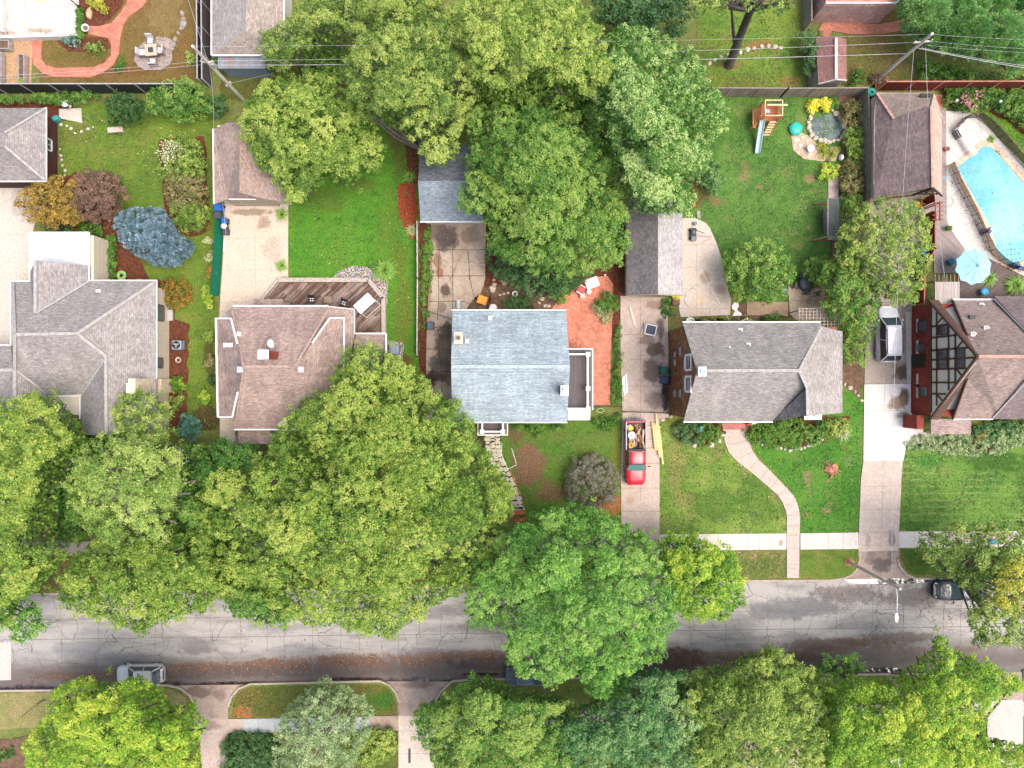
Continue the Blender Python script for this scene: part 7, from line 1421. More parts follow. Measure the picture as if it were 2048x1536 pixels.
mb=MB();q=tpt(-2.25,-.5,.98);mb.lathe(tuple(q),[(.1,0),(.16,.2),(.2,.28),(.12,.26)],12,sx=1.2);tag(mb.build('helmet',plain('helmet_yellow',A(250,216,60),.4)),'bright yellow bucket at the tailgate of the pickup bed','bucket')
bpy.data.objects['helmet'].name='bucket'
mb=MB();q=tpt(-2.35,-.6,.95);mb.box(tuple(q),(.45,.35,.3),.3);tag(mb.build('sack',white_paint,bevel=.08),'white sack in the back corner of the pickup bed','sack')
# ---------------------------------------------------------------- garden furniture, bins, play set, people
def one(name,label,cat,mb,mat,group=None,bevel=0):return tag(mb.build(name,mat,bevel=bevel),label,cat,group)
def bin_cart(label,px,py,mat,lid,rz=0,z=TP,s=1.0,group=None):
    t=thing('wheelie_bin',label,'bin',(0,0,0));w=.3*s
    mb=MB();b=[(-w*.8,-w*.8),(w*.8,-w*.8),(w*.8,w*.8),(-w*.8,w*.8)];tp=[(-w,-w),(w,-w),(w,w*1.1),(-w,w*1.1)]
    mb.add([(x,y,.05) for x,y in b]+[(x,y,1.0*s) for x,y in tp],[(3,2,1,0),(4,5,6,7)]+[(i,(i+1) % 4,(i+1) % 4+4,i+4) for i in range(4)]);mb.build('body',mat,t,world=False,bevel=.03)
    mb=MB();mb.add([(-w*1.06,-w*1.1,1.01*s),(w*1.06,-w*1.1,1.01*s),(w*1.06,w*1.12,1.03*s),(-w*1.06,w*1.12,1.03*s),(-w*.8,-w*.85,1.08*s),(w*.8,-w*.85,1.08*s),(w*.8,w*.9,1.12*s),(-w*.8,w*.9,1.12*s)],[(3,2,1,0),(4,5,6,7)]+[(i,(i+1) % 4,(i+1) % 4+4,i+4) for i in range(4)]);mb.build('lid',lid,t,world=False,bevel=.02)
    mb=MB();mb.cyl((-w*.8,w*1.25,.98*s),(w*.8,w*1.25,.98*s),.02,.02,6);mb.build('handle',lid,t,world=False)
    for sx in (-1,1):mb=MB();mb.cyl((sx*w*.75,w*.85,.12),(sx*w*.95,w*.85,.12),.12,.12,12);mb.build('wheel',rubber,t,world=False)
    p=P(px,py,1.0);t.location=(p.x,p.y,z);t.rotation_euler=(0,0,rz);return t
pl_=lambda n,c,r=.5:plain(n,c,r,var=.08)
b_blue=pl_('bin_blue',A(34,104,190));b_navy=pl_('bin_navy',A(56,78,110));b_green=pl_('bin_green',A(24,112,92));b_slate=pl_('bin_slate',A(84,100,122));b_dark=pl_('bin_dark',A(70,74,84))
bin_cart('bright blue wheelie bin at the corner of the pink-roofed garage',436,415,b_blue,b_blue,0)
bin_cart('dark slate wheelie bin between the bright blue bins and round lid',435,431,b_dark,b_dark,.1)
bin_cart('small dark blue bin behind the round-lidded can',447,441,b_navy,b_blue,.2,s=.8)
bin_cart('green wheelie bin against the fieldstone wall',1329,741,b_green,b_green,R(90))
bin_cart('blue-grey wheelie bin below the green one at the fieldstone wall',1330,760,b_navy,b_navy,R(90))
bin_cart('slate blue wheelie bin alone beside the cracked driveway',861,652,b_slate,b_slate,.1)
bin_cart('blue bin under the sparse tree by the red fence, lower one',1848,522,b_blue,b_blue,R(90));bin_cart('blue bin under the sparse tree by the red fence, upper one',1846,502,b_slate,b_blue,R(90))
t=thing('rubbish_can','round dark can with a pale lid on the driveway edge','can',tuple(P(450,453,.6)*1));t.location.z=0
q=t.location;mb=MB();mb.lathe((q.x,q.y,TP),[(.2,0),(.26,.75)],16);mb.build('body',b_dark,t);mb=MB();mb.lathe((q.x,q.y,TP+.75),[(.29,0),(.29,.04),(.2,.1),(.05,.12)],16);mb.build('lid',pl_('lid_pale',A(206,204,206)),t)
mb=MB();q=P(453,464,.3);mb.box((q.x,q.y,TP+.25),(.5,.55,.5));one('storage_box','small grey storage box below the pale round lid','box',mb,b_dark,bevel=.04)
mb=MB();mb.beam(P(450,477,.12)+Vector((0,0,.0)),P(448,503,.12),.16,.06);one('plank','white plank lying at the edge of the sand-coloured driveway','plank',mb,white_paint)
def acunit(label,px,py,fan=True,z=.08):
    p=P(px,py,.8);t=thing('air_conditioner',label,'air conditioner',(p.x,p.y,0));mb=MB();mb.bx(p.x-.42,p.x+.42,p.y-.42,p.y+.42,z,.85);mb.build('housing',pl_('ac_grey'+str(px),A(150,166,186)),t,bevel=.06)
    if fan:
        mb=MB();mb.lathe((p.x,p.y,.853),[(.34,0),(.34,.012)],20);mb.build('fan_well',dark_metal,t)
        for k in range(3):a=k*2.09+.5;mb=MB();mb.beam((p.x,p.y,.885),(p.x+math.cos(a)*.26,p.y+math.sin(a)*.26,.885),.15,.01);mb.build('fan_blade',galv_metal,t)
        mb=MB();
        for rr in (.15,.25,.34):mb.tube([Vector((p.x+math.cos(a)*rr,p.y+math.sin(a)*rr,.91)) for a in [i*6.2832/16 for i in range(17)]],.008,4)
        mb.build('fan_grille',dark_metal,t)
    else:
        mb=MB();mb.bx(p.x-.3,p.x+.3,p.y-.3,p.y+.3,.852,.87);mb.build('cover',pl_('ac_cover',A(140,160,176)),t,bevel=.02)
acunit('air conditioner with dark fan beside the cream wall',353,690);acunit('blue-grey covered air conditioner on a gravel bed',788,699,False)
mb=MB();q=P(342,631);mb.box((q.x,q.y,.3),(.6,1.0,.06));mb.bx(q.x-.25,q.x+.25,q.y-.45,q.y+.45,.03,.27);one('hatch_cover','pale grey box cover against the cream wall','box',mb,pl_('box_pale',A(190,192,198)))
def pot(label,px,py,r,h,mat,fill=None,z=.08,group=None,name='plant_pot',fillm=None):
    p=P(px,py,h);t=thing(name,label,'pot',(p.x,p.y,0),group);mb=MB();mb.lathe((p.x,p.y,z),[(r*.65,0),(r*.95,h*.9),(r*1.05,h*.92),(r*1.05,h),(r*.85,h),(r*.82,h-.08)],16);mb.build('pot',mat,t)
    mb=MB();mb.lathe((p.x,p.y,z+h-.1),[(r*.84,0),(r*.6,.03)],12);mb.build('soil',fillm or soil,t);return t
pot('round tan pot beside the air conditioner at the cream wall',357,720,.26,.3,stone_pale);pot('large white round planter at the end of the brick path',171,56,.34,.45,white_trim)
pot('terracotta pot on the grey pool deck',1894,298,.22,.35,pl_('terracotta',A(190,130,110)));pot('small dark pot beside the front walk',1449,865,.13,.25,dark_metal);pot('tan pot behind the rear wall',1500,646,.3,.35,stone_pale)
pot('round white-rimmed planter ring in the stony garden',1030,588,.26,.25,white_paint,fillm=lf_box and plain('pot_green',A(90,130,60),.9));pot('green filled planter ring at the brick patio corner',1131,587,.22,.25,white_trim,fillm=bpy.data.materials['pot_green'])
pot('small round box planter on the pool deck corner',1898,457,.22,.3,pl_('pot_dark',A(60,60,56)),fillm=bpy.data.materials['pot_green'])
shrub('boxwood_shrub','green ball plant in the pot at the pool deck corner',circ(1898,456,5.5,5.5),.75,lf_box,401,z0=.35,lobe=(.12,.2),leaf=.07,tuft=.15)
ring('garden_hose','light green coiled hose at the roof corner','hose',P(243,551,.3),.4,.05,.3,pl_('hose_green',A(164,214,130)),3)
ring('garden_hose','turquoise coiled hose on the red fence corner','hose',P(1740,187,1.6),.34,.035,1.9,pl_('hose_teal',A(40,160,140)),4)
p=P(230,259,.45);t=thing('garden_bench','pale stone bench on the olive lawn','bench',(p.x,p.y,0),rz=0);mb=MB();mb.box((p.x,p.y,.42),(1.35,.5,.1),R(4));mb.build('seat',stone_pale,t,bevel=.02)
for s in (-.5,.5):mb=MB();mb.box((p.x+s,p.y+s*.07,.2),(.18,.36,.36),R(4));mb.build('leg',stone_pale,t)
slab('patio',[(118,218),(162,216),(164,246),(118,236)],conc_pale,.02)
def rtable(label,px,py,r,h,mat,z=.08,legm=None,name='round_table'):
    p=P(px,py,h);t=thing(name,label,'table',(p.x,p.y,0));mb=MB();mb.lathe((p.x,p.y,z+h-.05),[(r*.97,0),(r,.02),(r,.05),(r*.4,.055)],24);mb.build('table_top',mat,t)
    mb=MB();mb.lathe((p.x,p.y,z),[(r*.45,0),(r*.4,.06),(.05,.1),(.05,h-.05)],12);mb.build('base',legm or mat,t);return t
rtable('white round table beside the black shrubbed corner, upper left',130,206,.37,.75,white_trim)
mb=MB();q=P(110,236,.6);mb.box((q.x,q.y,.35),(.5,.4,.6),R(20));one('storage_box','teal box at the brown garage corner','box',mb,pl_('teal',A(70,170,170)),bevel=.04)
mb=MB();pc=[(268,120),(272,100),(290,82),(315,73),(340,76),(347,84),(343,98),(344,118),(338,130),(320,140),(290,140),(276,132)];mb.prism([M2(x,y,.08) for x,y in pc],-.02,.085);struct('patio',mb,NT('x').m if False else brick('paver_circle',A(176,160,150),A(150,140,140),A(196,176,160),.35,.3,R(20)))
t=thing('fire_table','square fire table on the round paver patio','table',tuple(P(302,100)));p=P(302,100,.6)
mb=MB();mb.box((p.x,p.y,.62),(1.05,1.05,.08),R(5));mb.build('table_top',pl_('table_tan',A(206,188,164)),t,bevel=.01);mb=MB();mb.box((p.x,p.y,.33),(.85,.85,.5),R(5));mb.build('base',pl_('table_base',A(150,130,112)),t);mb=MB();mb.box((p.x,p.y,.675),(.45,.45,.03),R(5));mb.build('burner_lid',b_dark,t)
def patio_chair(px,py,rz,label,frame,cush,group=None,w=.62,z=.08):
    t=thing('garden_chair',label,'chair',(0,0,0),None)
    mb=MB();mb.box((0,0,.4),(w*.9,w*.85,.12));mb.build('seat_cushion',cush,t,world=False,bevel=.03)
    mb=MB();mb.box((0,w*.46,.68),(w*.9,.12,.55),0,0,Matrix.Rotation(R(-14),3,'X'));mb.build('backrest',cush,t,world=False,bevel=.03)
    for s in (-1,1):
        mb=MB();mb.box((s*w*.5,0,.55),(.07,w*.95,.05));mb.build('armrest',frame,t,world=False)
        for q in (-1,1):mb=MB();mb.box((s*w*.5,q*w*.42,.27),(.05,.05,.53));mb.build('leg',frame,t,world=False)
    p=P(px,py,.5);t.location=(p.x,p.y,z);t.rotation_euler=(0,0,rz)
    if group:t['group']=group
    return t
fg=pl_('chair_frame',A(130,120,114));cg=pl_('cushion_grey',A(206,204,206))
for x,y,r,l in ((301,81,0,'patio chair north of the fire table'),(285,105,R(90),'patio chair west of the fire table'),(321,101,R(-90),'patio chair east of the fire table'),(306,123,R(180),'patio chair south of the fire table')):patio_chair(x,y,r,l,fg,cg,'chairs round the fire table',.66)
def stones(label,pts,step,r,mat,grp,cat='stone',z=.06,name='edging_stone',jit=.3,seed=1):
    q=[P(*p) for p in pts];L=sum((q[i+1]-q[i]).length for i in range(len(q)-1));n=max(2,int(L/step));rd=random.Random(seed)
    me=[]
    for k in range(4):
        mb=MB();mb.ball((0,0,0),(1,rd.uniform(.65,.95),.55),0,9,jit=.14);o=mb.build(name,mat,world=False);me.append(o.data);bpy.data.objects.remove(o)
    d=0
    for i in range(n+1):
        s=L*i/n;acc=0
        for j in range(len(q)-1):
            l=(q[j+1]-q[j]).length
            if s<=acc+l+1e-6 or j==len(q)-2:c=q[j].lerp(q[j+1],min(1,(s-acc)/l));break
            acc+=l
        o=bpy.data.objects.new(name,me[i % 4]);scene.collection.objects.link(o);k=r*rd.uniform(1-jit,1+jit);o.scale=(k,k,k);o.location=(c.x+rd.uniform(-.06,.06),c.y+rd.uniform(-.06,.06),z);o.rotation_euler=(0,0,rd.uniform(0,6));tag(o,label,cat,grp)
stones('flat grey edging stone in the curved line beside the paver circle',[(365,28),(370,45),(360,62),(350,80),(343,98)],.5,.3,stone_grey,'edging stones by the paver circle')
stones('pale stone in the line under the ivy trunked tree',[(1395,160),(1412,130),(1440,116),(1470,108),(1500,98),(1530,92),(1562,97)],.62,.2,stone_pale,'stones under the ivy trunked tree',seed=3)
stones('rounded rim stone around the garden pond',[(1625,228),(1618,240),(1616,258),(1624,272),(1638,282),(1656,285),(1672,282),(1686,274),(1691,258),(1686,242),(1674,232),(1664,222)],.42,.26,stone_pale,'rim stones around the pond',z=.12,seed=4)
stones('pale boulder in the edging of the small curved front bed',[(1353,862),(1362,876),(1376,886),(1390,892)],.5,.22,stone_pale,'edging of the small front bed',seed=5);stones('pale stone closing the small front bed by the walk',[(1424,890),(1438,880),(1446,868)],.5,.2,stone_pale,'edging of the small front bed',seed=15)
stones('white edging stone along the wide front bed',[(1515,884),(1540,894),(1575,899),(1605,897),(1630,888),(1644,880)],.42,.2,plain('stone_white',A(226,218,208),.85,var=.15),'edging of the wide front bed',seed=6)
stones('pale boulder at the foot of the fieldstone wall',[(1325,838),(1342,832),(1360,828)],.6,.24,stone_pale,'boulders by the fieldstone wall',seed=7)
stones('light stone along the strip beside the white driveway',[(1690,770),(1705,778),(1716,790),(1724,800)],.5,.2,stone_pale,'stones beside the white driveway',seed=8)
stones('small pale stone along the brown garage bed',[(120,300),(126,330),(132,345),(128,362)],.45,.16,stone_pale,'stones beside the brown garage',seed=9)
stones('small white stone in the dotted line across the olive lawn corner',[(122,250),(140,252),(150,268),(170,260),(188,256)],.5,.13,bpy.data.materials['stone_white'],'stones near the bench',seed=10)
for i,(x,y,s) in enumerate(((988,560,.9),(989,569,1.1),(1003,561,.8),(1009,567,1.4),(985,576,1.6),(985,582,1.3),(1026,569,1.2),(1036,563,1),(1044,567,1),(1053,577,1),(1067,581,1.3),(1055,591,1.2),(1079,591,1.2),(1084,598,1.3),(1016,586,.8),(1008,588,.7),(1090,612,1.1),(1097,612,1),(1060,576,.8),(1000,590,.7),(1078,606,.8))):
    mb=MB();c=P(x,y);mb.ball((c.x,c.y,.08),(.2*s,.16*s,.12*s),0,9,jit=.15);one('garden_stone','loose pale stone in the bare garden behind the blue-roofed house','stone',mb,stone_pale if i % 3 else plain('stone_pink%d' % i,A(220,180,160),.85),'loose stones in the bare garden')
rd=random.Random(12);flag_m=stone_pale
mb=MB();mb.prism([M2(x,y,.07) for x,y in [(1582,268),(1600,264),(1618,272),(1632,286),(1650,300),(1668,292),(1680,300),(1672,322),(1640,322),(1608,318),(1586,300)]],-.02,.075);struct('path',mb,plain('sandy_gravel',A(196,176,150),.9,var=.2,scale=8))
for (x,y,r) in ((1592,281,13),(1604,276,8),(1600,292,11),(1614,283,9),(1606,303,12),(1590,296,8),(1620,308,11),(1612,294,7),(1634,314,10),(1648,316,9),(1596,306,7),(1627,297,7),(1660,316,8),(1588,289,5),(1616,316,7)):
    n=rd.choice((5,6,7));a0=rd.uniform(0,6);k=r/22*.9;c=P(x,y);mb=MB();mb.prism([(c.x+math.cos(a0+i*6.283/n)*k*rd.uniform(.5,.62),c.y+math.sin(a0+i*6.283/n)*k*rd.uniform(.42,.56)) for i in range(n)],.0,.12);one('flagstone','irregular flagstone in the patch below the turquoise sandbox','stone',mb,flag_m,'flagstones by the pond',bevel=.02)
mb=MB();mb.prism([M2(x,y,.07) for x,y in [(958,868),(1003,868),(1000,900),(1008,925),(1022,950),(1036,975),(1044,1000),(1049,1028),(1022,1034),(1020,1005),(1000,965),(984,935),(976,900),(950,890)]],-.02,.082);struct('path',mb,crackm)
fm2=plain('flag_cream',A(206,198,176),.85,var=.12,scale=4)
def flagrow(cx,cy,hw,rows):
    pass
for i in range(19):
    u=i/18;px_=[(985,872),(986,890),(990,910),(1000,935),(1015,960),(1028,985),(1034,1010),(1037,1024)];f=u*7;j=min(6,int(f));cx=px_[j][0]+(px_[j+1][0]-px_[j][0])*(f-j);cy=px_[j][1]+(px_[j+1][1]-px_[j][1])*(f-j)
    w=15 if u<.6 else 12
    for k in range(3 if w==15 else 2):
        m=3 if w==15 else 2;xx=cx-w+(2*w/m)*(k+.5)+rd.uniform(-1,1);c=P(xx,cy+rd.uniform(-1.5,1.5));n=rd.choice((5,6));a0=rd.uniform(0,6);k_=w/m/22*1.3;mb=MB()
        mb.prism([(c.x+math.cos(a0+q*6.283/n)*k_*rd.uniform(.85,1.05),c.y+math.sin(a0+q*6.283/n)*.235*rd.uniform(.9,1.05)) for q in range(n)],.0,.11);one('flagstone','cream crazy-paving stone in the winding front path','stone',mb,fm2,'flagstones of the winding front path')
bstep=brick('brick_step',A(206,92,60),A(188,80,54),A(170,120,100),.1,.2,R(12))
for (x,y,r_) in ((1038,1025,0),(1041,1039,1)):mb=MB();c=P(x,y);mb.box((c.x,c.y,.12),(1.15,.32,.24),R(12));one('brick_step',['upper brick step on the winding front path','lower brick step on the winding front path'][r_],'step',mb,bstep)
mb=MB();blob(mb,1655,256,34,27,.065,n=22,j=.06);pw=NT('pond_water');pc_=pw.mix(pw.rng(pw.noise(1.5,5,.6),.4,.65),A(64,84,84),A(104,124,118));struct('pond_water',mb,pw.done(pc_,.08,.6))
scatter('water_plants','floating green leaves on the pond','water plants',[([(1632,255),(1655,250),(1670,262),(1650,275),(1636,268)],1),([(1640,240),(1656,232),(1662,240),(1648,250)],.6),([(1668,262),(1682,266),(1672,276)],.6)],60,LM('lily',(90,120,70),(140,170,100),(190,204,140)),310,size=.12,z=.075)
t=thing('sandbox','turquoise shell-shaped plastic sandbox beside the flagstones','sandbox',tuple(P(1592,258)));c=P(1592,257,.3);tq=pl_('turquoise',A(50,196,178),.4)
mb=MB();mb.lathe((c.x,c.y,.07),[(.55,0),(.6,.22),(.56,.26)],20);mb.build('tub',tq,t);mb=MB();mb.ball((c.x,c.y,.3),(.56,.55,.2),0,20);mb.build('lid',tq,t)
for a in (20,160,250,300,90):mb=MB();mb.ball((c.x+math.cos(R(a))*.52,c.y+math.sin(R(a))*.52,.22),(.16,.14,.09),0,10);mb.build('flipper',tq,t)
mb=MB();c=P(1621,297,.5);mb.lathe((c.x,c.y,.08),[(.12,0),(.08,.1),(.3,.35),(.33,.5),(.3,.56),(.2,.5)],18);one('bird_bath','white round urn on the flagstone patch','bird bath',mb,white_paint)
mb=MB();c=P(1684,314,.5);mb.ball((c.x,c.y,.35),(.2,.3,.35),0,12);one('garden_statue','small white statue in the shrubs right of the flagstones','statue',mb,white_paint)
t=thing('play_set','orange wooden climbing frame with a pale slide','play set',tuple(P(1530,235)));ow=plain('play_wood',A(220,142,96),.7,var=.15);pw_=plain('play_wood_pale',A(236,204,160),.7,var=.1)
Q=P(1527,232,0);X0_,X1_=P(1522,0,1.4).x,P(1556,0,1.4).x;Y0_,Y1_=P(0,240,1.4).y,P(0,210,1.4).y
mb=MB();mb.bx(X0_,X1_,Y0_,Y1_,1.2,1.28);mb.build('platform',planks('play_deck',A(206,124,84),A(186,108,74),A(110,60,44),.12),t)
for x in (X0_,X1_):
    for y in (Y0_,Y1_):mb=MB();mb.bx(x-.05,x+.05,y-.05,y+.05,0,2.4);mb.build('post',ow,t)
for (a,b) in (((X0_,Y0_),(X1_,Y0_)),((X1_,Y0_),(X1_,Y1_)),((X1_,Y1_),(X0_,Y1_)),((X0_,Y1_),(X0_,Y0_))):mb=MB();mb.beam((a[0],a[1],2.4),(b[0],b[1],2.4),.09,.09);mb.build('top_rail',pw_,t)
mb=MB();mb.beam((X0_+.15,Y1_-.45,2.5),(X1_+.4,Y1_-.45,2.5),.14,.1);mb.build('ridge_beam',pw_,t)
for x in (X0_-.0,X1_):
    for k in range(3):mb=MB();mb.beam((x,Y0_,1.45+k*.25),(x,Y1_,1.45+k*.25),.03,.1);mb.build('side_board',ow,t)
for s,x in ((-1,X0_),(1,X1_)):
    mb=MB();mb.beam((x,Y1_,1.4),(x+s*.5,Y1_-.1,0),.08,.08);mb.build('brace',ow,t)
lx0,lx1=P(1527,0,.6).x+.35,P(1527,0,.6).x+1.0;ly=P(0,272,0).y
for x in (lx0,lx1):mb=MB();mb.beam((x,Y0_,1.25),(x-.25,ly,.05),.05,.12);mb.build('ladder_rail',ow,t)
for k in range(6):u=(k+.5)/6;mb=MB();y=Y0_+(ly-Y0_)*u;z=1.2*(1-u)+.03;mb.bx(lx0-.25*u,lx1-.25*u,y-.07,y+.07,z-.02,z+.02);mb.build('ladder_step',pw_,t)
mb=MB();sx=P(1521,0,1).x;sl=[]
for i in range(11):
    u=i/10;y=Y0_+(P(0,307,.1).y-Y0_)*u;z=1.3*(1-u)**1.15+.12;x=sx+(P(1514,0,.1).x-sx)*u;sl.append([(x-.25,y,z+.16),(x-.21,y,z+.16),(x-.2,y,z),(x+.2,y,z),(x+.21,y,z+.16),(x+.25,y,z+.16),(x+.25,y,z-.05),(x-.25,y,z-.05)])
loft(mb,sl);mb.build('slide',pl_('slide_blue',A(176,204,206),.35),t)
fx0,fx1,fy0,fy1=P(1499,0,0).x,P(1522,0,0).x,P(0,262,0).y,P(0,228,0).y
for a,b in (((fx0,fy0,.9),(fx0,fy1,.9)),((fx0,fy0,.9),(fx1,fy0,.9)),((fx0,fy0,0),(fx0,fy0,.9)),((fx0,fy1,0),(fx0,fy1,.9)),((fx0,fy1,.9),(X0_,Y0_+.4,1.3)),((fx0,fy0,.9),(X0_,Y0_,1.3))):mb=MB();mb.beam(a,b,.07,.07);mb.build('frame_bar',ow,t)
for k in range(5):u=k/5;mb=MB();a=Vector((fx0,fy1,.9)).lerp(Vector((X0_,Y1_,1.4)),u);b=Vector((fx0+.1,fy0,.9)).lerp(Vector((X0_,Y0_,1.4)),u);mb.beam(a,b,.06,.03);mb.build('net_bar',ow,t)
mb=MB();q=P(1533,224,1.3);mb.box((q.x,q.y,1.42),(.42,.36,.25));one('toy_box','pale blue toy box on the play set platform','toy',mb,pl_('toy_blue',A(170,200,206)),bevel=.04)
t=thing('swing_bench','dark mesh canopy swing with red feet beside the shrubs','swing',tuple(P(1665,430)));Z=1.9;x0_,x1_,y0_,y1_=P(1655,0,Z).x,P(1678,0,Z).x,P(0,472,Z).y,P(0,397,Z).y
mb=MB();mb.bx(x0_,x1_,y0_,y1_,Z,Z+.03);mb.build('canopy',meshmat('canopy_mesh',A(96,104,104),.25),t)
mb=MB();mb.beam((x0_,y0_,Z+.06),(x0_,y1_,Z+.06),.06,.06);mb.build('canopy_rail',beam_grey,t)
mb=MB();mb.bx(x0_+.2,x1_-.15,y0_+.6,y1_-.6,.45,.55);mb.build('seat',b_dark,t)
for y in (y0_,y1_):
    mb=MB();mb.beam((x0_-.55,y,.1),(x1_+.3,y,.1),.09,.09);mb.build('foot',red_wood,t);mb=MB();mb.beam((x0_-.5,y,.1),(x0_+.2,y,Z),.08,.08);mb.build('leg',beam_grey,t);mb=MB();mb.beam((x1_+.25,y,.1),(x1_-.1,y,Z),.08,.08);mb.build('leg',beam_grey,t)
mb=MB();mb.bx(P(1656,0).x,P(1676,0).x,P(0,480).y,P(0,352).y,0,.07);struct('path',mb,plain('bench_path',A(206,186,176),.9,var=.15))
t=thing('lawn_mower','dark grey lawn mower with folded handle on the curved patio','lawn mower',tuple(P(1386,468)));c=P(1386,468,.3)
mb=MB();mb.box((c.x,c.y,.32),(.55,1.05,.3));mb.build('deck',pl_('mower_dark',A(52,60,68)),t,bevel=.08);mb=MB();mb.lathe((c.x,c.y+.12,.45),[(.2,0),(.2,.15),(.12,.2)],12);mb.build('engine',pl_('mower_engine',A(96,110,120)),t)
mb=MB();mb.box((c.x+.02,c.y-.45,.42),(.5,.4,.28));mb.build('grass_bag',pl_('mower_bag',A(110,124,134)),t,bevel=.06)
for x,y in ((-.3,.38),(.3,.38),(-.3,-.36),(.3,-.36)):mb=MB();mb.cyl((c.x+x-.04,c.y+y,.2),(c.x+x+.04,c.y+y,.2),.12,.12,10);mb.build('wheel',rubber,t)
mb=MB();mb.tube([(c.x+.1,c.y+.3,.5),(c.x+.5,c.y+.15,.7),(c.x+.9,c.y-.05,.75)],.03,6);mb.build('handle',dark_metal,t)
mb=MB();mb.tube([P(1395,472,.15),P(1405,472,.16),P(1418,474,.15),P(1423,473,.14)],.03,5);one('garden_tool','long handled trimmer lying beside the mower','tool',mb,pl_('tool_orange',A(216,130,110)))
mb=MB();mb.tube([P(x,y,.12) for x,y in ((1424,476),(1410,482),(1395,490),(1388,488))],.012,5);one('power_cord','thin orange cord on the curved patio','cord',mb,pl_('cord_orange',A(226,120,90)))
mb=MB();mb.tube([P(x,y,.12) for x,y in ((1430,572),(1410,568),(1388,572),(1372,585),(1368,600),(1374,612),(1382,616))],.015,5);one('garden_hose','thin green hose curling over the lower patio','hose',mb,pl_('hose_dull',A(150,176,150)))
mb=MB();c=P(1390,447,.3);mb.lathe((c.x,c.y,.1),[(.12,0),(.17,.3),(.13,.33)],12);one('bucket','small teal bucket above the mower','bucket',mb,pl_('bucket_teal',A(90,140,136)))
mb=MB();mb.beam(P(1396,422,.08),P(1398,437,.08),.3,.1);one('stone_slab','narrow grey stone slab on the lawn edge above the patio','stone',mb,stone_grey)
mb=MB();c=P(1388,410,.2);mb.ball((c.x,c.y,.2),(.16,.2,.16),0,10);one('pumpkin','small orange ball under the silver-tipped tree','ball',mb,pl_('orange_ball',A(220,130,60)))
rtable('dark round metal table on the brown patio',1612,567,.62,.74,pl_('metal_navy',A(62,66,82)))
for x,y,r,l in ((1592,571,R(80),'dark metal chair left of the dark round table'),(1613,584,R(180),'dark metal chair below the dark round table'),(1604,552,R(20),'dark metal chair above the dark round table'),(1637,587,R(200),'brown metal chair apart from the dark round table')):patio_chair(x,y,r,l,dark_metal,pl_('seat_'+str(x),A(84,84,96)),'chairs round the dark table',.42)
mb=MB();c=P(1570,584,.3);mb.lathe((c.x,c.y,.1),[(.2,0),(.3,.25),(.24,.24),(.1,.12)],16);one('water_bowl','blue-grey bowl at the foot of the round green tree','bowl',mb,pl_('bowl_blue',A(130,160,196)))
t=thing('planter_box','red-brown planter box with yellow flowers behind the gate','planter',tuple(P(1352,603)));c=P(1352,603,.5);mb=MB();mb.bx(c.x-.32,c.x+.32,c.y-.32,c.y+.32,.1,.6);mb.build('box',brick('planter_brick',A(132,96,100),A(112,80,88),A(80,60,62),.3,.15),t);mb=MB();mb.bx(c.x-.26,c.x+.26,c.y-.26,c.y+.26,.6,.62);mb.build('soil',soil,t)
shrub('flower_plant','yellow flowers in the planter box behind the gate',circ(1353,594,7,4),.85,lf_bright,402,z0=.55,lobe=(.15,.25),leaf=.08,tuft=.15)
for x,y,w,l in ((1380,641,.38,'larger white-rimmed round window well at the rear wall'),(1412,643,.3,'smaller white-rimmed window well at the rear wall')):
    t=thing('window_well',l,'window well',tuple(P(x,y)));c=P(x,y+4,.3);mb=MB();mb.tube([Vector((c.x+math.cos(a)*w,c.y+math.sin(a)*w*1.1,.3)) for a in [i*math.pi/10 for i in range(11)]],.07,6);mb.build('rim',white_paint,t);mb=MB();mb.prism([(c.x+math.cos(a)*w*.95,c.y+math.sin(a)*w) for a in [i*math.pi/10 for i in range(11)]],.1,.2);mb.build('cover',dark_glass,t)
mb=MB();mb.prism([M2(x,y,.1) for x,y in [(1463,612),(1468,605),(1476,604),(1478,612),(1474,620),(1482,626),(1486,632),(1464,632),(1470,622),(1464,618)]],.05,.11);struct('paint_spill',mb,plain('spill_white',A(240,240,244),.6,var=.08))
mb=MB();mb.beam(P(1481,644,.4),P(1496,637,.4),.16,.05);one('downpipe','white downpipe elbow at the rear wall','pipe',mb,white_paint)
mb=MB();mb.beam(P(1260,614,.14),P(1270,650,.14),.2,.08);one('plank','single pale board lying on the driveway below the grey garage','board',mb,pl_('board_pale',A(222,208,196)))
for k,(a,b) in enumerate((((1248,752),(1250,790)),((1252,748),(1254,786)),((1245,756),(1247,782)))):mb=MB();mb.beam(P(a[0],a[1],.14+k*.02),P(b[0],b[1],.14+k*.02),.1,.06);one('pipe_length','narrow grey metal length on the driveway edge beside the brick patio','pipe',mb,galv_metal,'metal lengths on the driveway edge')
t=thing('dog_bed_frame','dark blue square tub with white rim on the driveway','tub',(0,0,0));mb=MB();mb.box((0,0,.25),(1.05,1.0,.2));mb.build('tub',white_paint,t,world=False,bevel=.08);mb=MB();mb.box((0,0,.36),(.85,.8,.04));mb.build('liner',pl_('liner_navy',A(48,62,84)),t,world=False,bevel=.06)
mb=MB();mb.box((-.5,.1,.2),(.3,.9,.1),.2);mb.build('side_flap',pl_('flap_grey',A(140,150,164)),t,world=False);c=P(1301,660,.3);t.location=(c.x,c.y,TP);t.rotation_euler=(0,0,R(-14));t.name='plastic_tub'
mb=MB();mb.beam(P(1282,668,.2),P(1293,645,.2),.12,.04);one('plank','thin yellowish strip beside the dark blue tub','board',mb,pl_('strip_yellow',A(226,200,130)))
lum=plain('lumber_yellow',A(238,212,152),.7,var=.12,scale=3)
rr_=random.Random(4)
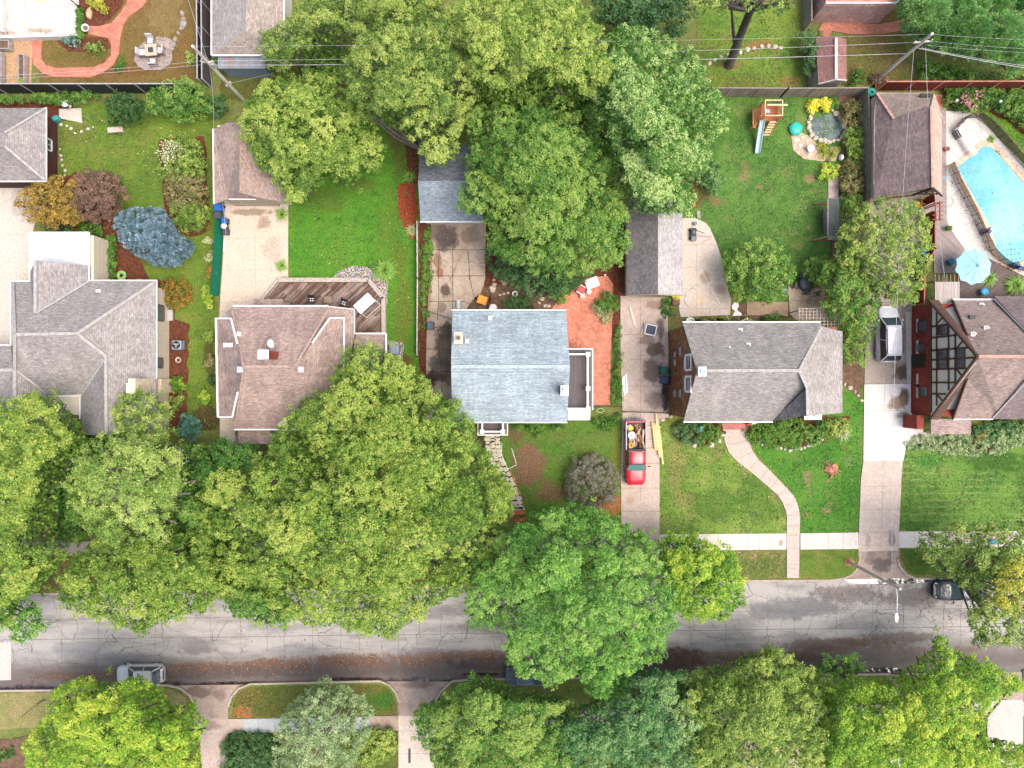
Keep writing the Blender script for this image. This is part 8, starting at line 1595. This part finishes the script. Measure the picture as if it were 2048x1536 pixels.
for k in range(9):
    row,lay=k % 5,k//5;x=1306+row*3.9+lay*1.5;ya=846+rr_.uniform(-3,5)+lay*3;yb=902+row*3+rr_.uniform(-6,6)
    if k==2:ya=826
    if k==4:yb=928;ya=868
    mb=MB();mb.beam(P(x-1.5,ya,.28+lay*.06),P(x+4,yb,.28+lay*.06),.15,.045);one('lumber','long yellow plank in the lumber stack beside the red pickup','lumber',mb,lum,'planks in the lumber stack')
for y in (854,898):mb=MB();mb.beam(P(1294,y,.18),P(1322,y,.18),.09,.09);one('lumber','yellow cross bearer under the lumber stack','lumber',mb,lum,'bearers under the lumber stack')
t=thing('wheelbarrow','orange-yellow wheelbarrow beside the blue roof edge','wheelbarrow',(0,0,0));yl=pl_('barrow_yellow',A(240,170,60));mb=MB();mb.add([(-.3,-.35,.3),(.3,-.35,.3),(.3,.35,.3),(-.3,.35,.3),(-.4,-.45,.6),(.4,-.45,.6),(.4,.45,.6),(-.4,.45,.6),(-.33,-.38,.5),(.33,-.38,.5),(.33,.38,.5),(-.33,.38,.5)],[(3,2,1,0),(0,1,5,4),(1,2,6,5),(2,3,7,6),(3,0,4,7),(4,5,9,8),(5,6,10,9),(6,7,11,10),(7,4,8,11),(8,9,10,11)]);mb.build('tray',yl,t,world=False)
for s in (-1,1):mb=MB();mb.tube([(s*.1,.6,.2),(s*.28,0,.35),(s*.3,-.9,.55)],.02,6);mb.build('handle',dark_metal,t,world=False);mb=MB();mb.tube([(s*.25,-.3,.35),(s*.25,-.35,0)],.02,5);mb.build('leg',dark_metal,t,world=False)
mb=MB();mb.cyl((-.05,.6,.18),(.05,.6,.18),.18,.18,12);mb.build('wheel',rubber,t,world=False);c=P(965,600,.5);t.location=(c.x,c.y,0);t.rotation_euler=(0,0,R(70))
mb=MB();c=P(917,609,.4);mb.box((c.x,c.y,.3),(.35,.85,.4));one('cooler_box','pale grey box at the blue roof corner','box',mb,pl_('cooler',A(196,206,206)),bevel=.05)
t=thing('lawn_chair','white rimmed dark round seat tucked under the blue roof edge','chair',tuple(P(986,614)));c=P(986,616,.4);mb=MB();mb.lathe((c.x,c.y,.35),[(.3,0),(.38,.05),(.34,.08)],18);mb.build('rim',white_paint,t);mb=MB();mb.lathe((c.x,c.y,.4),[(.31,0),(.28,.02)],16);mb.build('seat',dark_glass,t)
for a in (0,2.1,4.2):mb=MB();mb.tube([(c.x+math.cos(a)*.28,c.y+math.sin(a)*.28,.36),(c.x+math.cos(a)*.34,c.y+math.sin(a)*.34,0)],.02,5);mb.build('leg',white_paint,t)
mb=MB();mb.beam(P(983,590,.3),P(982,606,.3),.14,.35);one('folded_umbrella','dark red folded umbrella beside the wheelbarrow','umbrella',mb,pl_('dark_red',A(140,44,40)),bevel=.05)
t=thing('patio_table','white rectangular table on the red brick patio','table',(0,0,0));mb=MB();mb.box((0,0,.7),(1.25,.95,.05));mb.build('table_top',white_paint,t,world=False,bevel=.08)
for x in (-.5,.5):
    for y in (-.35,.35):mb=MB();mb.cyl((x,y,0),(x,y,.68),.03,.03,6);mb.build('leg',white_paint,t,world=False)
c=P(1184,566,.7);t.location=(c.x,c.y,.1);t.rotation_euler=(0,0,R(20));t.scale=(.95,.95,1)
t=patio_chair(1163,580,R(60),'red and white patterned lounge chair on the brick patio',white_paint,pl_('cushion_red',A(190,90,90)),None,.7)
mb=MB();c=P(1165,592,.4);mb.box((c.x,c.y,.5),(.45,.4,.1),R(10));one('cushion','pale pink cushion at the foot of the patterned lounge chair','cushion',mb,pl_('cushion_pink',A(226,196,196)),bevel=.04)
rtable('small white round side table below the white table',1178,583,.22,.45,white_paint)
mb=MB();c=P(1098+112,550,.2);mb.ball((c.x,c.y,.15),(.12,.1,.12),0,8);one('garden_stone','small white stone above the white table','stone',mb,white_paint)
mb=MB();c=P(1201,821,.3);mb.tube([Vector((c.x+math.cos(a)*.34,c.y+math.sin(a)*.18,.2)) for a in [i*6.2832/16 for i in range(17)]],.03,6);one('oval_ring','pale green oval ring on the grass under the awning','ring',mb,pl_('ring_green',A(196,226,170)))
for x,y,r,l in ((625,600,0,'dark chair with white grid cushion left of the small deck table'),(689,607,R(-20),'dark chair with white grid cushion right of the small deck table')):
    t=patio_chair(x,y,r,l,plain('chair_brown%d' % x,A(96,80,70),.6),plain('chair_dark%d' % x,A(40,44,54),.7),'deck chairs with grid cushions',.6,.3)
    for k in (-1,1):mb=MB();mb.beam((k*.1,-.2,.47),(k*.1,.2,.47),.03,.02);mb.build('cushion_stripe',white_paint,t,world=False);mb=MB();mb.beam((-.2,k*.1,.475),(.2,k*.1,.475),.03,.02);mb.build('cushion_stripe',white_paint,t,world=False)
t=thing('side_table','small square wooden table between the two deck chairs','table',tuple(P(656,600)));c=P(656,600,.7);mb=MB();mb.box((c.x,c.y,.78),(.7,.6,.05));mb.build('table_top',planks('table_slats',A(180,160,140),A(160,140,122),A(100,84,72),.1),t)
for x in (-.28,.28):
    for y in (-.23,.23):mb=MB();mb.bx(c.x+x-.03,c.x+x+.03,c.y+y-.03,c.y+y+.03,.3,.75);mb.build('leg',timber,t)
t=thing('canopy_swing','white canopy swing standing diagonally on the deck','swing',(0,0,0));mb=MB();mb.box((0,0,1.7),(1.75,1.0,.05));mb.build('canopy',white_paint,t,world=False,bevel=.02)
mb=MB();mb.box((0,-.1,.45),(1.3,.5,.1));mb.build('seat',b_dark,t,world=False)
for x in (-.85,.85):
    for y in (-.7,.6):mb=MB();mb.beam((x,y,0),(x,0,1.7),.04,.04);mb.build('leg',white_paint,t,world=False)
mb=MB();mb.beam((-.85,-.72,.1),(.85,-.72,.1),.04,.04);mb.build('foot_bar',white_paint,t,world=False);c=P(729,607,1.9);t.location=(c.x,c.y,.3);t.rotation_euler=(0,0,R(42))
mb=MB();mb.box(P(569,608,.8),(.35,.5,.9));one('grill','small dark grill at the end of the back porch roof','grill',mb,b_dark,bevel=.04)
for i,(x0q,y0q,x1q,y1q,lb) in enumerate(((36,108,49,166,'long narrow raised planter on the wood chips'),(-20,80,18,98,'wide raised planter below the terrace wall'),(-14,104,3,166,'raised planter cut by the left edge of the picture'))):
    t=thing('raised_planter',lb,'planter',tuple(P((x0q+x1q)/2,(y0q+y1q)/2)));a=P(x0q,y1q,.7);b=P(x1q,y0q,.7);gm_=plain('planter_grey%d' % i,A(176,170,168),.7)
    for (xa,xb,ya,yb) in ((a.x,b.x,a.y,a.y+.07),(a.x,b.x,b.y-.07,b.y),(a.x,a.x+.07,a.y+.071,b.y-.071),(b.x-.07,b.x,a.y+.071,b.y-.071)):mb=MB();mb.bx(xa,xb,ya,yb,.25,.75);mb.build('side_panel',gm_,t)
    mb=MB();mb.bx(a.x+.07,b.x-.07,a.y+.07,b.y-.07,.3,.62);mb.build('soil',soil,t)
    for xa in (a.x+.04,b.x-.04):
        for ya in (a.y+.04,b.y-.04):mb=MB();mb.bx(xa-.05,xa+.05,ya-.05,ya+.05,0,.25);mb.build('leg',gm_,t)
shrub('vegetable_plant','bright green salad at the lower end of the narrow raised planter',circ(43,160,4,4),.95,lf_lime,403,z0=.6,lobe=(.15,.25),leaf=.1,tuft=.15)
mb=MB();c=P(177,25,.3);mb.ball((c.x,c.y,.2),(.28,.5,.3),0,10,jit=.15);one('boulder','white and rust coloured boulder in the terrace bed','boulder',mb,plain('boulder_rust',A(226,180,146),.85,var=.3,scale=2))
t=thing('lamp_post','black lamp post at the corner of the white terrace','lamp post',tuple(P(157,14)));c=P(157,13,.1);mb=MB();mb.cyl((c.x,c.y,0),(c.x,c.y,2.6),.05,.04,8);mb.build('post',dark_metal,t);mb=MB();mb.lathe((c.x,c.y,0),[(.16,0),(.16,.12),(.08,.2)],12);mb.build('base',dark_metal,t);mb=MB();mb.lathe((c.x,c.y,2.6),[(.08,0),(.16,.1),(.14,.35),(.03,.45)],10);mb.build('lantern',dark_metal,t)
scatter('fallen_leaves','orange leaf heap at the terrace corner','leaves',[([(-5,58),(12,56),(20,66),(12,74),(-5,72)],3),([(60,62),(85,60),(95,68),(60,70)],.5)],40,lf_litter,311,size=.12,z=.14)
t=thing('patio_umbrella','large light blue umbrella on the dark pool terrace','umbrella',tuple(P(1945,533)));Z=2.3;c=P(1948,533,Z);um=pl_('umbrella_blue',A(168,222,236),.7);mb=MB();N=10;r_=1.62
ringv=[Vector((c.x+math.cos(i*math.pi/N+.2)*(r_ if i % 2==0 else r_*.9),c.y+math.sin(i*math.pi/N+.2)*(r_ if i % 2==0 else r_*.9),Z-.1-(0 if i % 2==0 else-.05))) for i in range(2*N)]
apex=Vector((c.x,c.y,Z+.5));mids=[apex.lerp(v,.5)+Vector((0,0,.04 if i % 2==0 else-.02)) for i,v in enumerate(ringv)];dn=Vector((0,0,-.02))
vs=[apex]+mids+ringv+[v+dn for v in ringv]+[apex+dn*2];M=2*N
mb.add(vs,[(0,1+i,1+(i+1) % M) for i in range(M)]+[(1+i,1+M+i,1+M+(i+1) % M,1+(i+1) % M) for i in range(M)]+[(1+M+i,1+2*M+i,1+2*M+(i+1) % M,1+M+(i+1) % M) for i in range(M)]+[(1+2*M+i,len(vs)-1,1+2*M+(i+1) % M) for i in range(M)]);mb.build('canopy',um,t)
mb=MB();mb.cyl((c.x,c.y,.12),(c.x,c.y,Z+.6),.03,.03,8);mb.build('pole',dark_metal,t)
for i in range(N):mb=MB();mb.tube([apex+Vector((0,0,.015)),mids[2*i]+Vector((0,0,.012)),ringv[2*i]+Vector((0,0,.01))],.012,5);mb.build('rib',pl_('rib_pale',A(190,236,246)) if i==0 else bpy.data.materials['rib_pale'],t)
rtable('bright blue round table on the dark terrace',1968,584,.34,.5,pl_('table_blue',A(60,170,206)),.13)
mb=MB();c=P(1903,523,.5);mb.box((c.x,c.y,.4),(.6,.5,.5),R(30));one('cushion_box','teal cushion under the left edge of the light blue umbrella','cushion',mb,pl_('teal_dark',A(40,140,160)),bevel=.08)
patio_chair(1977,464,R(60),'white and navy folding chair at the pool edge',white_paint,pl_('navy',A(60,84,120)),None,.5);patio_chair(2031,531,R(200),'bright blue chair at the lower pool corner',dark_metal,pl_('blue_seat',A(40,110,180)),None,.55)
for i,(x,y) in enumerate(((1838,410),(1846,404))):c=P(x,y,.4);mb=MB();mb.lathe((c.x,c.y,.1),[(.2,0),(.26,.3+.2*i),(.3,.32+.2*i),(.22,.34+.2*i),(.2,.15)],16);one('flower_tub',['left orange-yellow tub beside the garage gable','right orange-yellow tub beside the garage gable'][i],'tub',mb,yl)
for i,(x,y) in enumerate(((1910,203),(1997,205))):c=P(x,y,1.2);t=thing('garden_lamp',['white ball garden lamp left of the pink roses','white ball garden lamp right of the pink roses'][i],'lamp',(c.x,c.y,0));mb=MB();mb.cyl((c.x,c.y,0),(c.x,c.y,1.3),.02,.02,6);mb.build('post',dark_metal,t);mb=MB();mb.ball((c.x,c.y,1.45),.13,0,12);mb.build('globe',white_paint,t)
V=leaf_quads(np.array([list(P(x+random.gauss(0,5),y+random.gauss(0,6),1.5)) for x,y in ((1930,195),(1934,205),(1945,212),(1958,190)) for _ in range(26)]),unit(np.random.default_rng(5).normal(size=(104,3))*.4+[0,0,1]),.13,np.random.default_rng(6),.9)
o=bpy.data.objects.new('flowers',quads_mesh('flowers',V,np.random.default_rng(1).uniform(.2,.8,104),lf_pink));scene.collection.objects.link(o);stuff(o,'pink rose blooms on the bushes behind the pool','flowers')
mb=MB();c=P(1884,246,.8);mb.lathe((c.x,c.y,.12),[(.05,0),(.05,.7),(.14,.74),(.16,.9),(.05,.95)],12);one('bird_feeder','small pink topped stand on the grey pool deck','stand',mb,pl_('pink',A(226,170,170)))
t=thing('rope_reel','light blue wire reel beside the pool deck','reel',tuple(P(1893,355)));mb=MB();c=P(1893,356,.6)
for k in range(4):mb=MB();mb.tube([(c.x-.5,c.y+k*.12-.2,.6),(c.x+.1,c.y+k*.05-.1,.7),(c.x+.4,c.y-.05,.5)],.02,5);mb.build('rod',pl_('rod_blue',A(150,196,214)) if k==0 else bpy.data.materials['rod_blue'],t)
mb=MB();mb.tube([P(x,y,.16) for x,y in ((1896,396),(1904,394),(1908,400),(1906,408),(1894,413),(1906,414))],.02,6);one('pool_hose','pale looped pool hose on the stone paving','hose',mb,pl_('hose_lilac',A(190,186,206)))
scatter('fallen_leaves','dead leaves gathered along the foot of the pool fence','leaves',[([(1893,340),(1900,338),(1945,425),(1985,500),(2020,532),(2048,540),(2048,546),(2012,540),(1975,512),(1935,440)],1.2),([(1945,242),(1960,250),(1985,275),(2040,335),(2032,340),(1975,285)],1.2),([(1916,243),(1930,236),(1928,250),(1910,262)],3)],16,lf_litter,312,size=.11,z=.12)
o=bpy.data.objects.new('floating_leaves',None)
bpy.data.objects.remove(o)
scatter('floating_leaves','small dark leaves floating on the swimming pool','leaves',[([(1930,370),(2000,330),(2060,420),(2060,500),(2000,500),(1975,430)],1)],2.2,LM('leaf_floating',(40,60,60),(60,80,76),(110,110,90)),313,size=.1,z=.06,lift=.005)
mb=MB();c=P(1402,855,.9);mb.ball((c.x,c.y,.95),(.22,.18,.12),0,10);mb.ball((c.x-.02,c.y-.22,.85),(.14,.16,.1),0,10);mb.cyl((c.x,c.y,0),(c.x,c.y,.9),.05,.04,8);one('garden_statue','teal bird-shaped ornament in the small front bed','ornament',mb,pl_('patina',A(90,160,160)))
for i,(x,y,m) in enumerate(((1498,848,'red'),(1508,845,'white'))):mb=MB();c=P(x,y,.9);mb.add([(c.x-.25,c.y-.2,.8),(c.x+.25,c.y-.1,.9),(c.x+.1,c.y+.25,1.0),(c.x-.25,c.y-.2,.77),(c.x+.25,c.y-.1,.87),(c.x+.1,c.y+.25,.97)],[(0,1,2),(5,4,3),(0,3,4,1),(1,4,5,2),(2,5,3,0)]);mb.cyl((c.x,c.y,0),(c.x,c.y,.85),.02,.02,6);one('garden_flag',['red garden flag beside the brick porch step','white garden flag beside the brick porch step'][i],'flag',mb,pl_('flag_'+m,A(200,60,70) if m=='red' else A(236,230,232)))
t=thing('tree_stump','rusty chewed tree stump in the lush front lawn','stump',tuple(P(1665,938)));c=P(1665,938,.2);mb=MB();mb.ball((c.x,c.y,.02),(.6,.5,.3),0,11,jit=.3);mb.build('stump',plain('stump_wood',A(200,140,112),.9,var=.35,scale=6,bump=.6),t)
rq=random.Random(2)
for k in range(24):mb=MB();a=rq.uniform(0,6.28);d=rq.uniform(.35,.95);mb.beam((c.x+math.cos(a)*d*.4,c.y+math.sin(a)*d*.4,.28),(c.x+math.cos(a)*d,c.y+math.sin(a)*d,.06),.08,.06);mb.build('root',plain('root_wood',A(176,120,100),.9,var=.3) if k==0 else bpy.data.materials['root_wood'],t)
for i,(x0q,y0q,x1q,y1q,m) in enumerate(((75,1408,90,1400,'g'),(45,1432,75,1410,'w'))):mb=MB();mb.tube([P(x0q,y0q,.12),P((x0q+x1q)/2,(y0q+y1q)/2-1,.15),P(x1q,y1q,.12)],.05 if m=='g' else .02,6);one('fallen_branch',['thick fallen branch on the lower left verge','thin fallen branch on the lower left verge'][i],'branch',mb,bark_grey)
mb=MB();mb.beam(P(819,1497,.1),P(819,1526,.1),.22,.02);one('drain_grate','dark slot drain in the pale south driveway','drain',mb,b_dark)
for k in range(5):mb=MB();c=P(888,1470+k*9);mb.box((c.x,c.y,.1+k*.05),(.9,.28,.2+k*.1));one('garden_step','narrow stone step half hidden under the mid green tree','step',mb,stone_grey,'stone steps beside the south driveway')
t=thing('ladder','white window frame leaning under the bluish tree','frame',tuple(P(1300,1440)));c=P(1300,1440,.3)
for k in range(2):mb=MB();mb.beam((c.x-.12+k*.24,c.y-.5,.2),(c.x-.12+k*.24,c.y+.5,.3),.1,.08);mb.build('side_rail',white_paint,t)
mb=MB();mb.beam((c.x,c.y-.45,.25),(c.x,c.y+.45,.3),.14,.04);mb.build('panel',white_paint,t);t.name='window_frame'
# ---------------------------------------------------------------- people on the sidewalk
skin=plain('skin',(.50,.30,.22,1),.6,var=.05);hairm=plain('hair_dark',(.03,.02,.015,1),.7);jeans=plain('jeans',A(44,78,128),.8);wshirt=plain('shirt_white',A(226,228,232),.8,var=.05);shoe=plain('shoe',A(60,56,54),.7)
def skinmesh(name,verts,edges,radii,mat,parent,sub=2):
    me=bpy.data.meshes.new(name);me.from_pydata(verts,edges,[]);me.materials.append(mat);o=bpy.data.objects.new(name,me);scene.collection.objects.link(o)
    o.parent=parent;m=o.modifiers.new('skin','SKIN');m.use_smooth_shade=True
    sv=me.skin_vertices[0].data if me.skin_vertices else None
    if sv is None:
        bm=bmesh.new();bm.from_mesh(me);bm.verts.layers.skin.verify();bm.to_mesh(me);bm.free();sv=me.skin_vertices[0].data
    for i,r in enumerate(radii):sv[i].radius=(r,r) if not hasattr(r,'__len__') else r
    sv[0].use_root=True;s=o.modifiers.new('sub','SUBSURF');s.levels=sub;s.render_levels=sub;return o
def person(label,px,py,rz,shirt,trousers,hair,arm=(.35,.0),stride=.22,z=.1):
    """walking figure, facing +x before rotation"""
    t=thing('person',label,'person',(0,0,0));s=stride
    V=[(0,0,.95),(0,0,1.1),(0,0,1.28),(.01,0,1.42),(.02,0,1.5),(.04,0,1.58),(.05,0,1.68),
         (0,.1,.9),(s*.6,.1,.5),(s,.1,.08),(s+.15,.1,.04),(0,-.1,.9),(-s*.3,-.1,.5),(-s,-.1,.1),(-s+.14,-.1,.04),
         (0,.18,1.4),(-.05,.24,1.15),(arm[0],.2,1.05),(arm[0]+.08,.19,1.05),(0,-.18,1.4),(.02,-.25,1.15),(arm[0],-.2,1.05),(arm[0]+.08,-.19,1.05)]
    E=[(0,1),(1,2),(2,3),(3,4),(4,5),(5,6),(0,7),(7,8),(8,9),(9,10),(0,11),(11,12),(12,13),(13,14),(3,15),(15,16),(16,17),(17,18),(3,19),(19,20),(20,21),(21,22)]
    Rr=[(.15,.12),(.13,.11),(.16,.12),(.13,.09),.055,.09,.085,.09,.06,.045,.04,.09,.06,.045,.04,.06,.045,.03,.03,.06,.045,.03,.03]
    skinmesh('body',V,E,Rr,skin,t)
    g=lambda ids:([V[i] for i in ids],{k:n for n,k in enumerate(ids)})
    ids=[0,7,8,9,11,12,13];vs,mp=g(ids);skinmesh('trousers',vs,[(mp[a],mp[b]) for a,b in E if a in mp and b in mp],[.165,.105,.08,.065,.105,.08,.065],trousers,t)
    ids=[1,0,2,3,15,16,19,20];vs,mp=g(ids);skinmesh('shirt',vs,[(mp[a],mp[b]) for a,b in E if a in mp and b in mp],[.155,.16,.175,.14,.08,.06,.08,.06],shirt,t)
    mb=MB();mb.ball((.03,0,1.68),(.115,.1,.12),0,14);mb.build('hair',hair,t,world=False)
    for s2,x in ((1,s),(-1,-s)):mb=MB();mb.ball((x+.08,s2*.1,.05),(.14,.05,.05),0,10);mb.build('shoe',shoe,t,world=False)
    for s2 in (1,-1):
        hb_=Vector((arm[0]+.09,s2*.19,1.05))
        for k in range(5):mb=MB();o=Vector((0 if k==4 else .035,(k-1.5)*.018 if k<4 else-s2*.035,0));d=Vector((.05,0,-.02)) if k<4 else Vector((.03,-s2*.025,-.01));mb.tube([hb_+o,hb_+o+d,hb_+o+d+Vector((.005,0,-.03))],[.009,.008,.006],6);mb.build('finger',skin,t,world=False)
    mb=MB();mb.ball((.15,0,1.62),(.02,.014,.022),0,8);mb.build('nose',skin,t,world=False)
    p=P(px,py,0);t.location=(p.x,p.y,z);t.rotation_euler=(0,0,rz);return t
person('person in white shirt and blue jeans walking on the sidewalk',1944,1068,0,wshirt,jeans,hairm)
person('person in white top and dark trousers behind the blue stroller, half under leaves',1953,1090,R(0),wshirt,b_dark,plain('hair_brown',A(104,66,58),.7))
t=thing('stroller','light blue stroller on the sidewalk between the walkers','stroller',(0,0,0));sb=pl_('stroller_blue',A(70,170,214));mb=MB();mb.ball((.05,0,.75),(.36,.25,.24),0,14);mb.build('hood',sb,t,world=False);mb=MB();mb.box((.05,0,.5),(.65,.4,.25));mb.build('seat',sb,t,world=False,bevel=.06)
for s in (-1,1):
    mb=MB();mb.tube([(-.55,s*.2,1.0),(-.25,s*.22,.6),(.3,s*.22,.25)],.018,6);mb.build('frame',dark_metal,t,world=False)
    for x in (-.3,.35):mb=MB();mb.cyl((x,s*.24,.12),(x,s*.28,.12),.12,.12,12);mb.build('wheel',rubber,t,world=False)
mb=MB();mb.cyl((-.55,-.2,1.0),(-.55,.2,1.0),.018,.018,6);mb.build('handle',dark_metal,t,world=False);p=P(1979,1082,.5);t.location=(p.x,p.y,.1);t.rotation_euler=(0,0,R(-6))
t=thing('dog','black dog standing on the shaded verge below the walkers','dog',(0,0,0));fur=plain('fur_black',(.02,.022,.028,1),.8)
V=[(-.25,0,.42),(0,0,.43),(.25,0,.45),(.4,0,.58),(.5,0,.66),(.62,0,.62),(-.38,0,.5),(-.5,0,.62),(.25,.08,.3),(.24,.08,.04),(.25,-.08,.3),(.24,-.08,.04),(-.22,.08,.32),(-.32,.08,.2),(-.28,.08,.03),(-.22,-.08,.32),(-.32,-.08,.2),(-.28,-.08,.03)]
skinmesh('body',V,[(0,1),(1,2),(2,3),(3,4),(4,5),(0,6),(6,7),(2,8),(8,9),(2,10),(10,11),(0,12),(12,13),(13,14),(0,15),(15,16),(16,17)],[.11,.12,.14,.08,.085,.045,.04,.02,.06,.03,.06,.03,.07,.035,.03,.07,.035,.03],fur,t)
for s in (-1,1):mb=MB();mb.ball((.47,s*.07,.7),(.04,.02,.05),0,8);mb.build('ear',fur,t,world=False)
p=P(1954,1112,.3);t.location=(p.x,p.y,.05);t.rotation_euler=(0,0,R(-30))
print('LEAF QUADS',NLEAF[0])
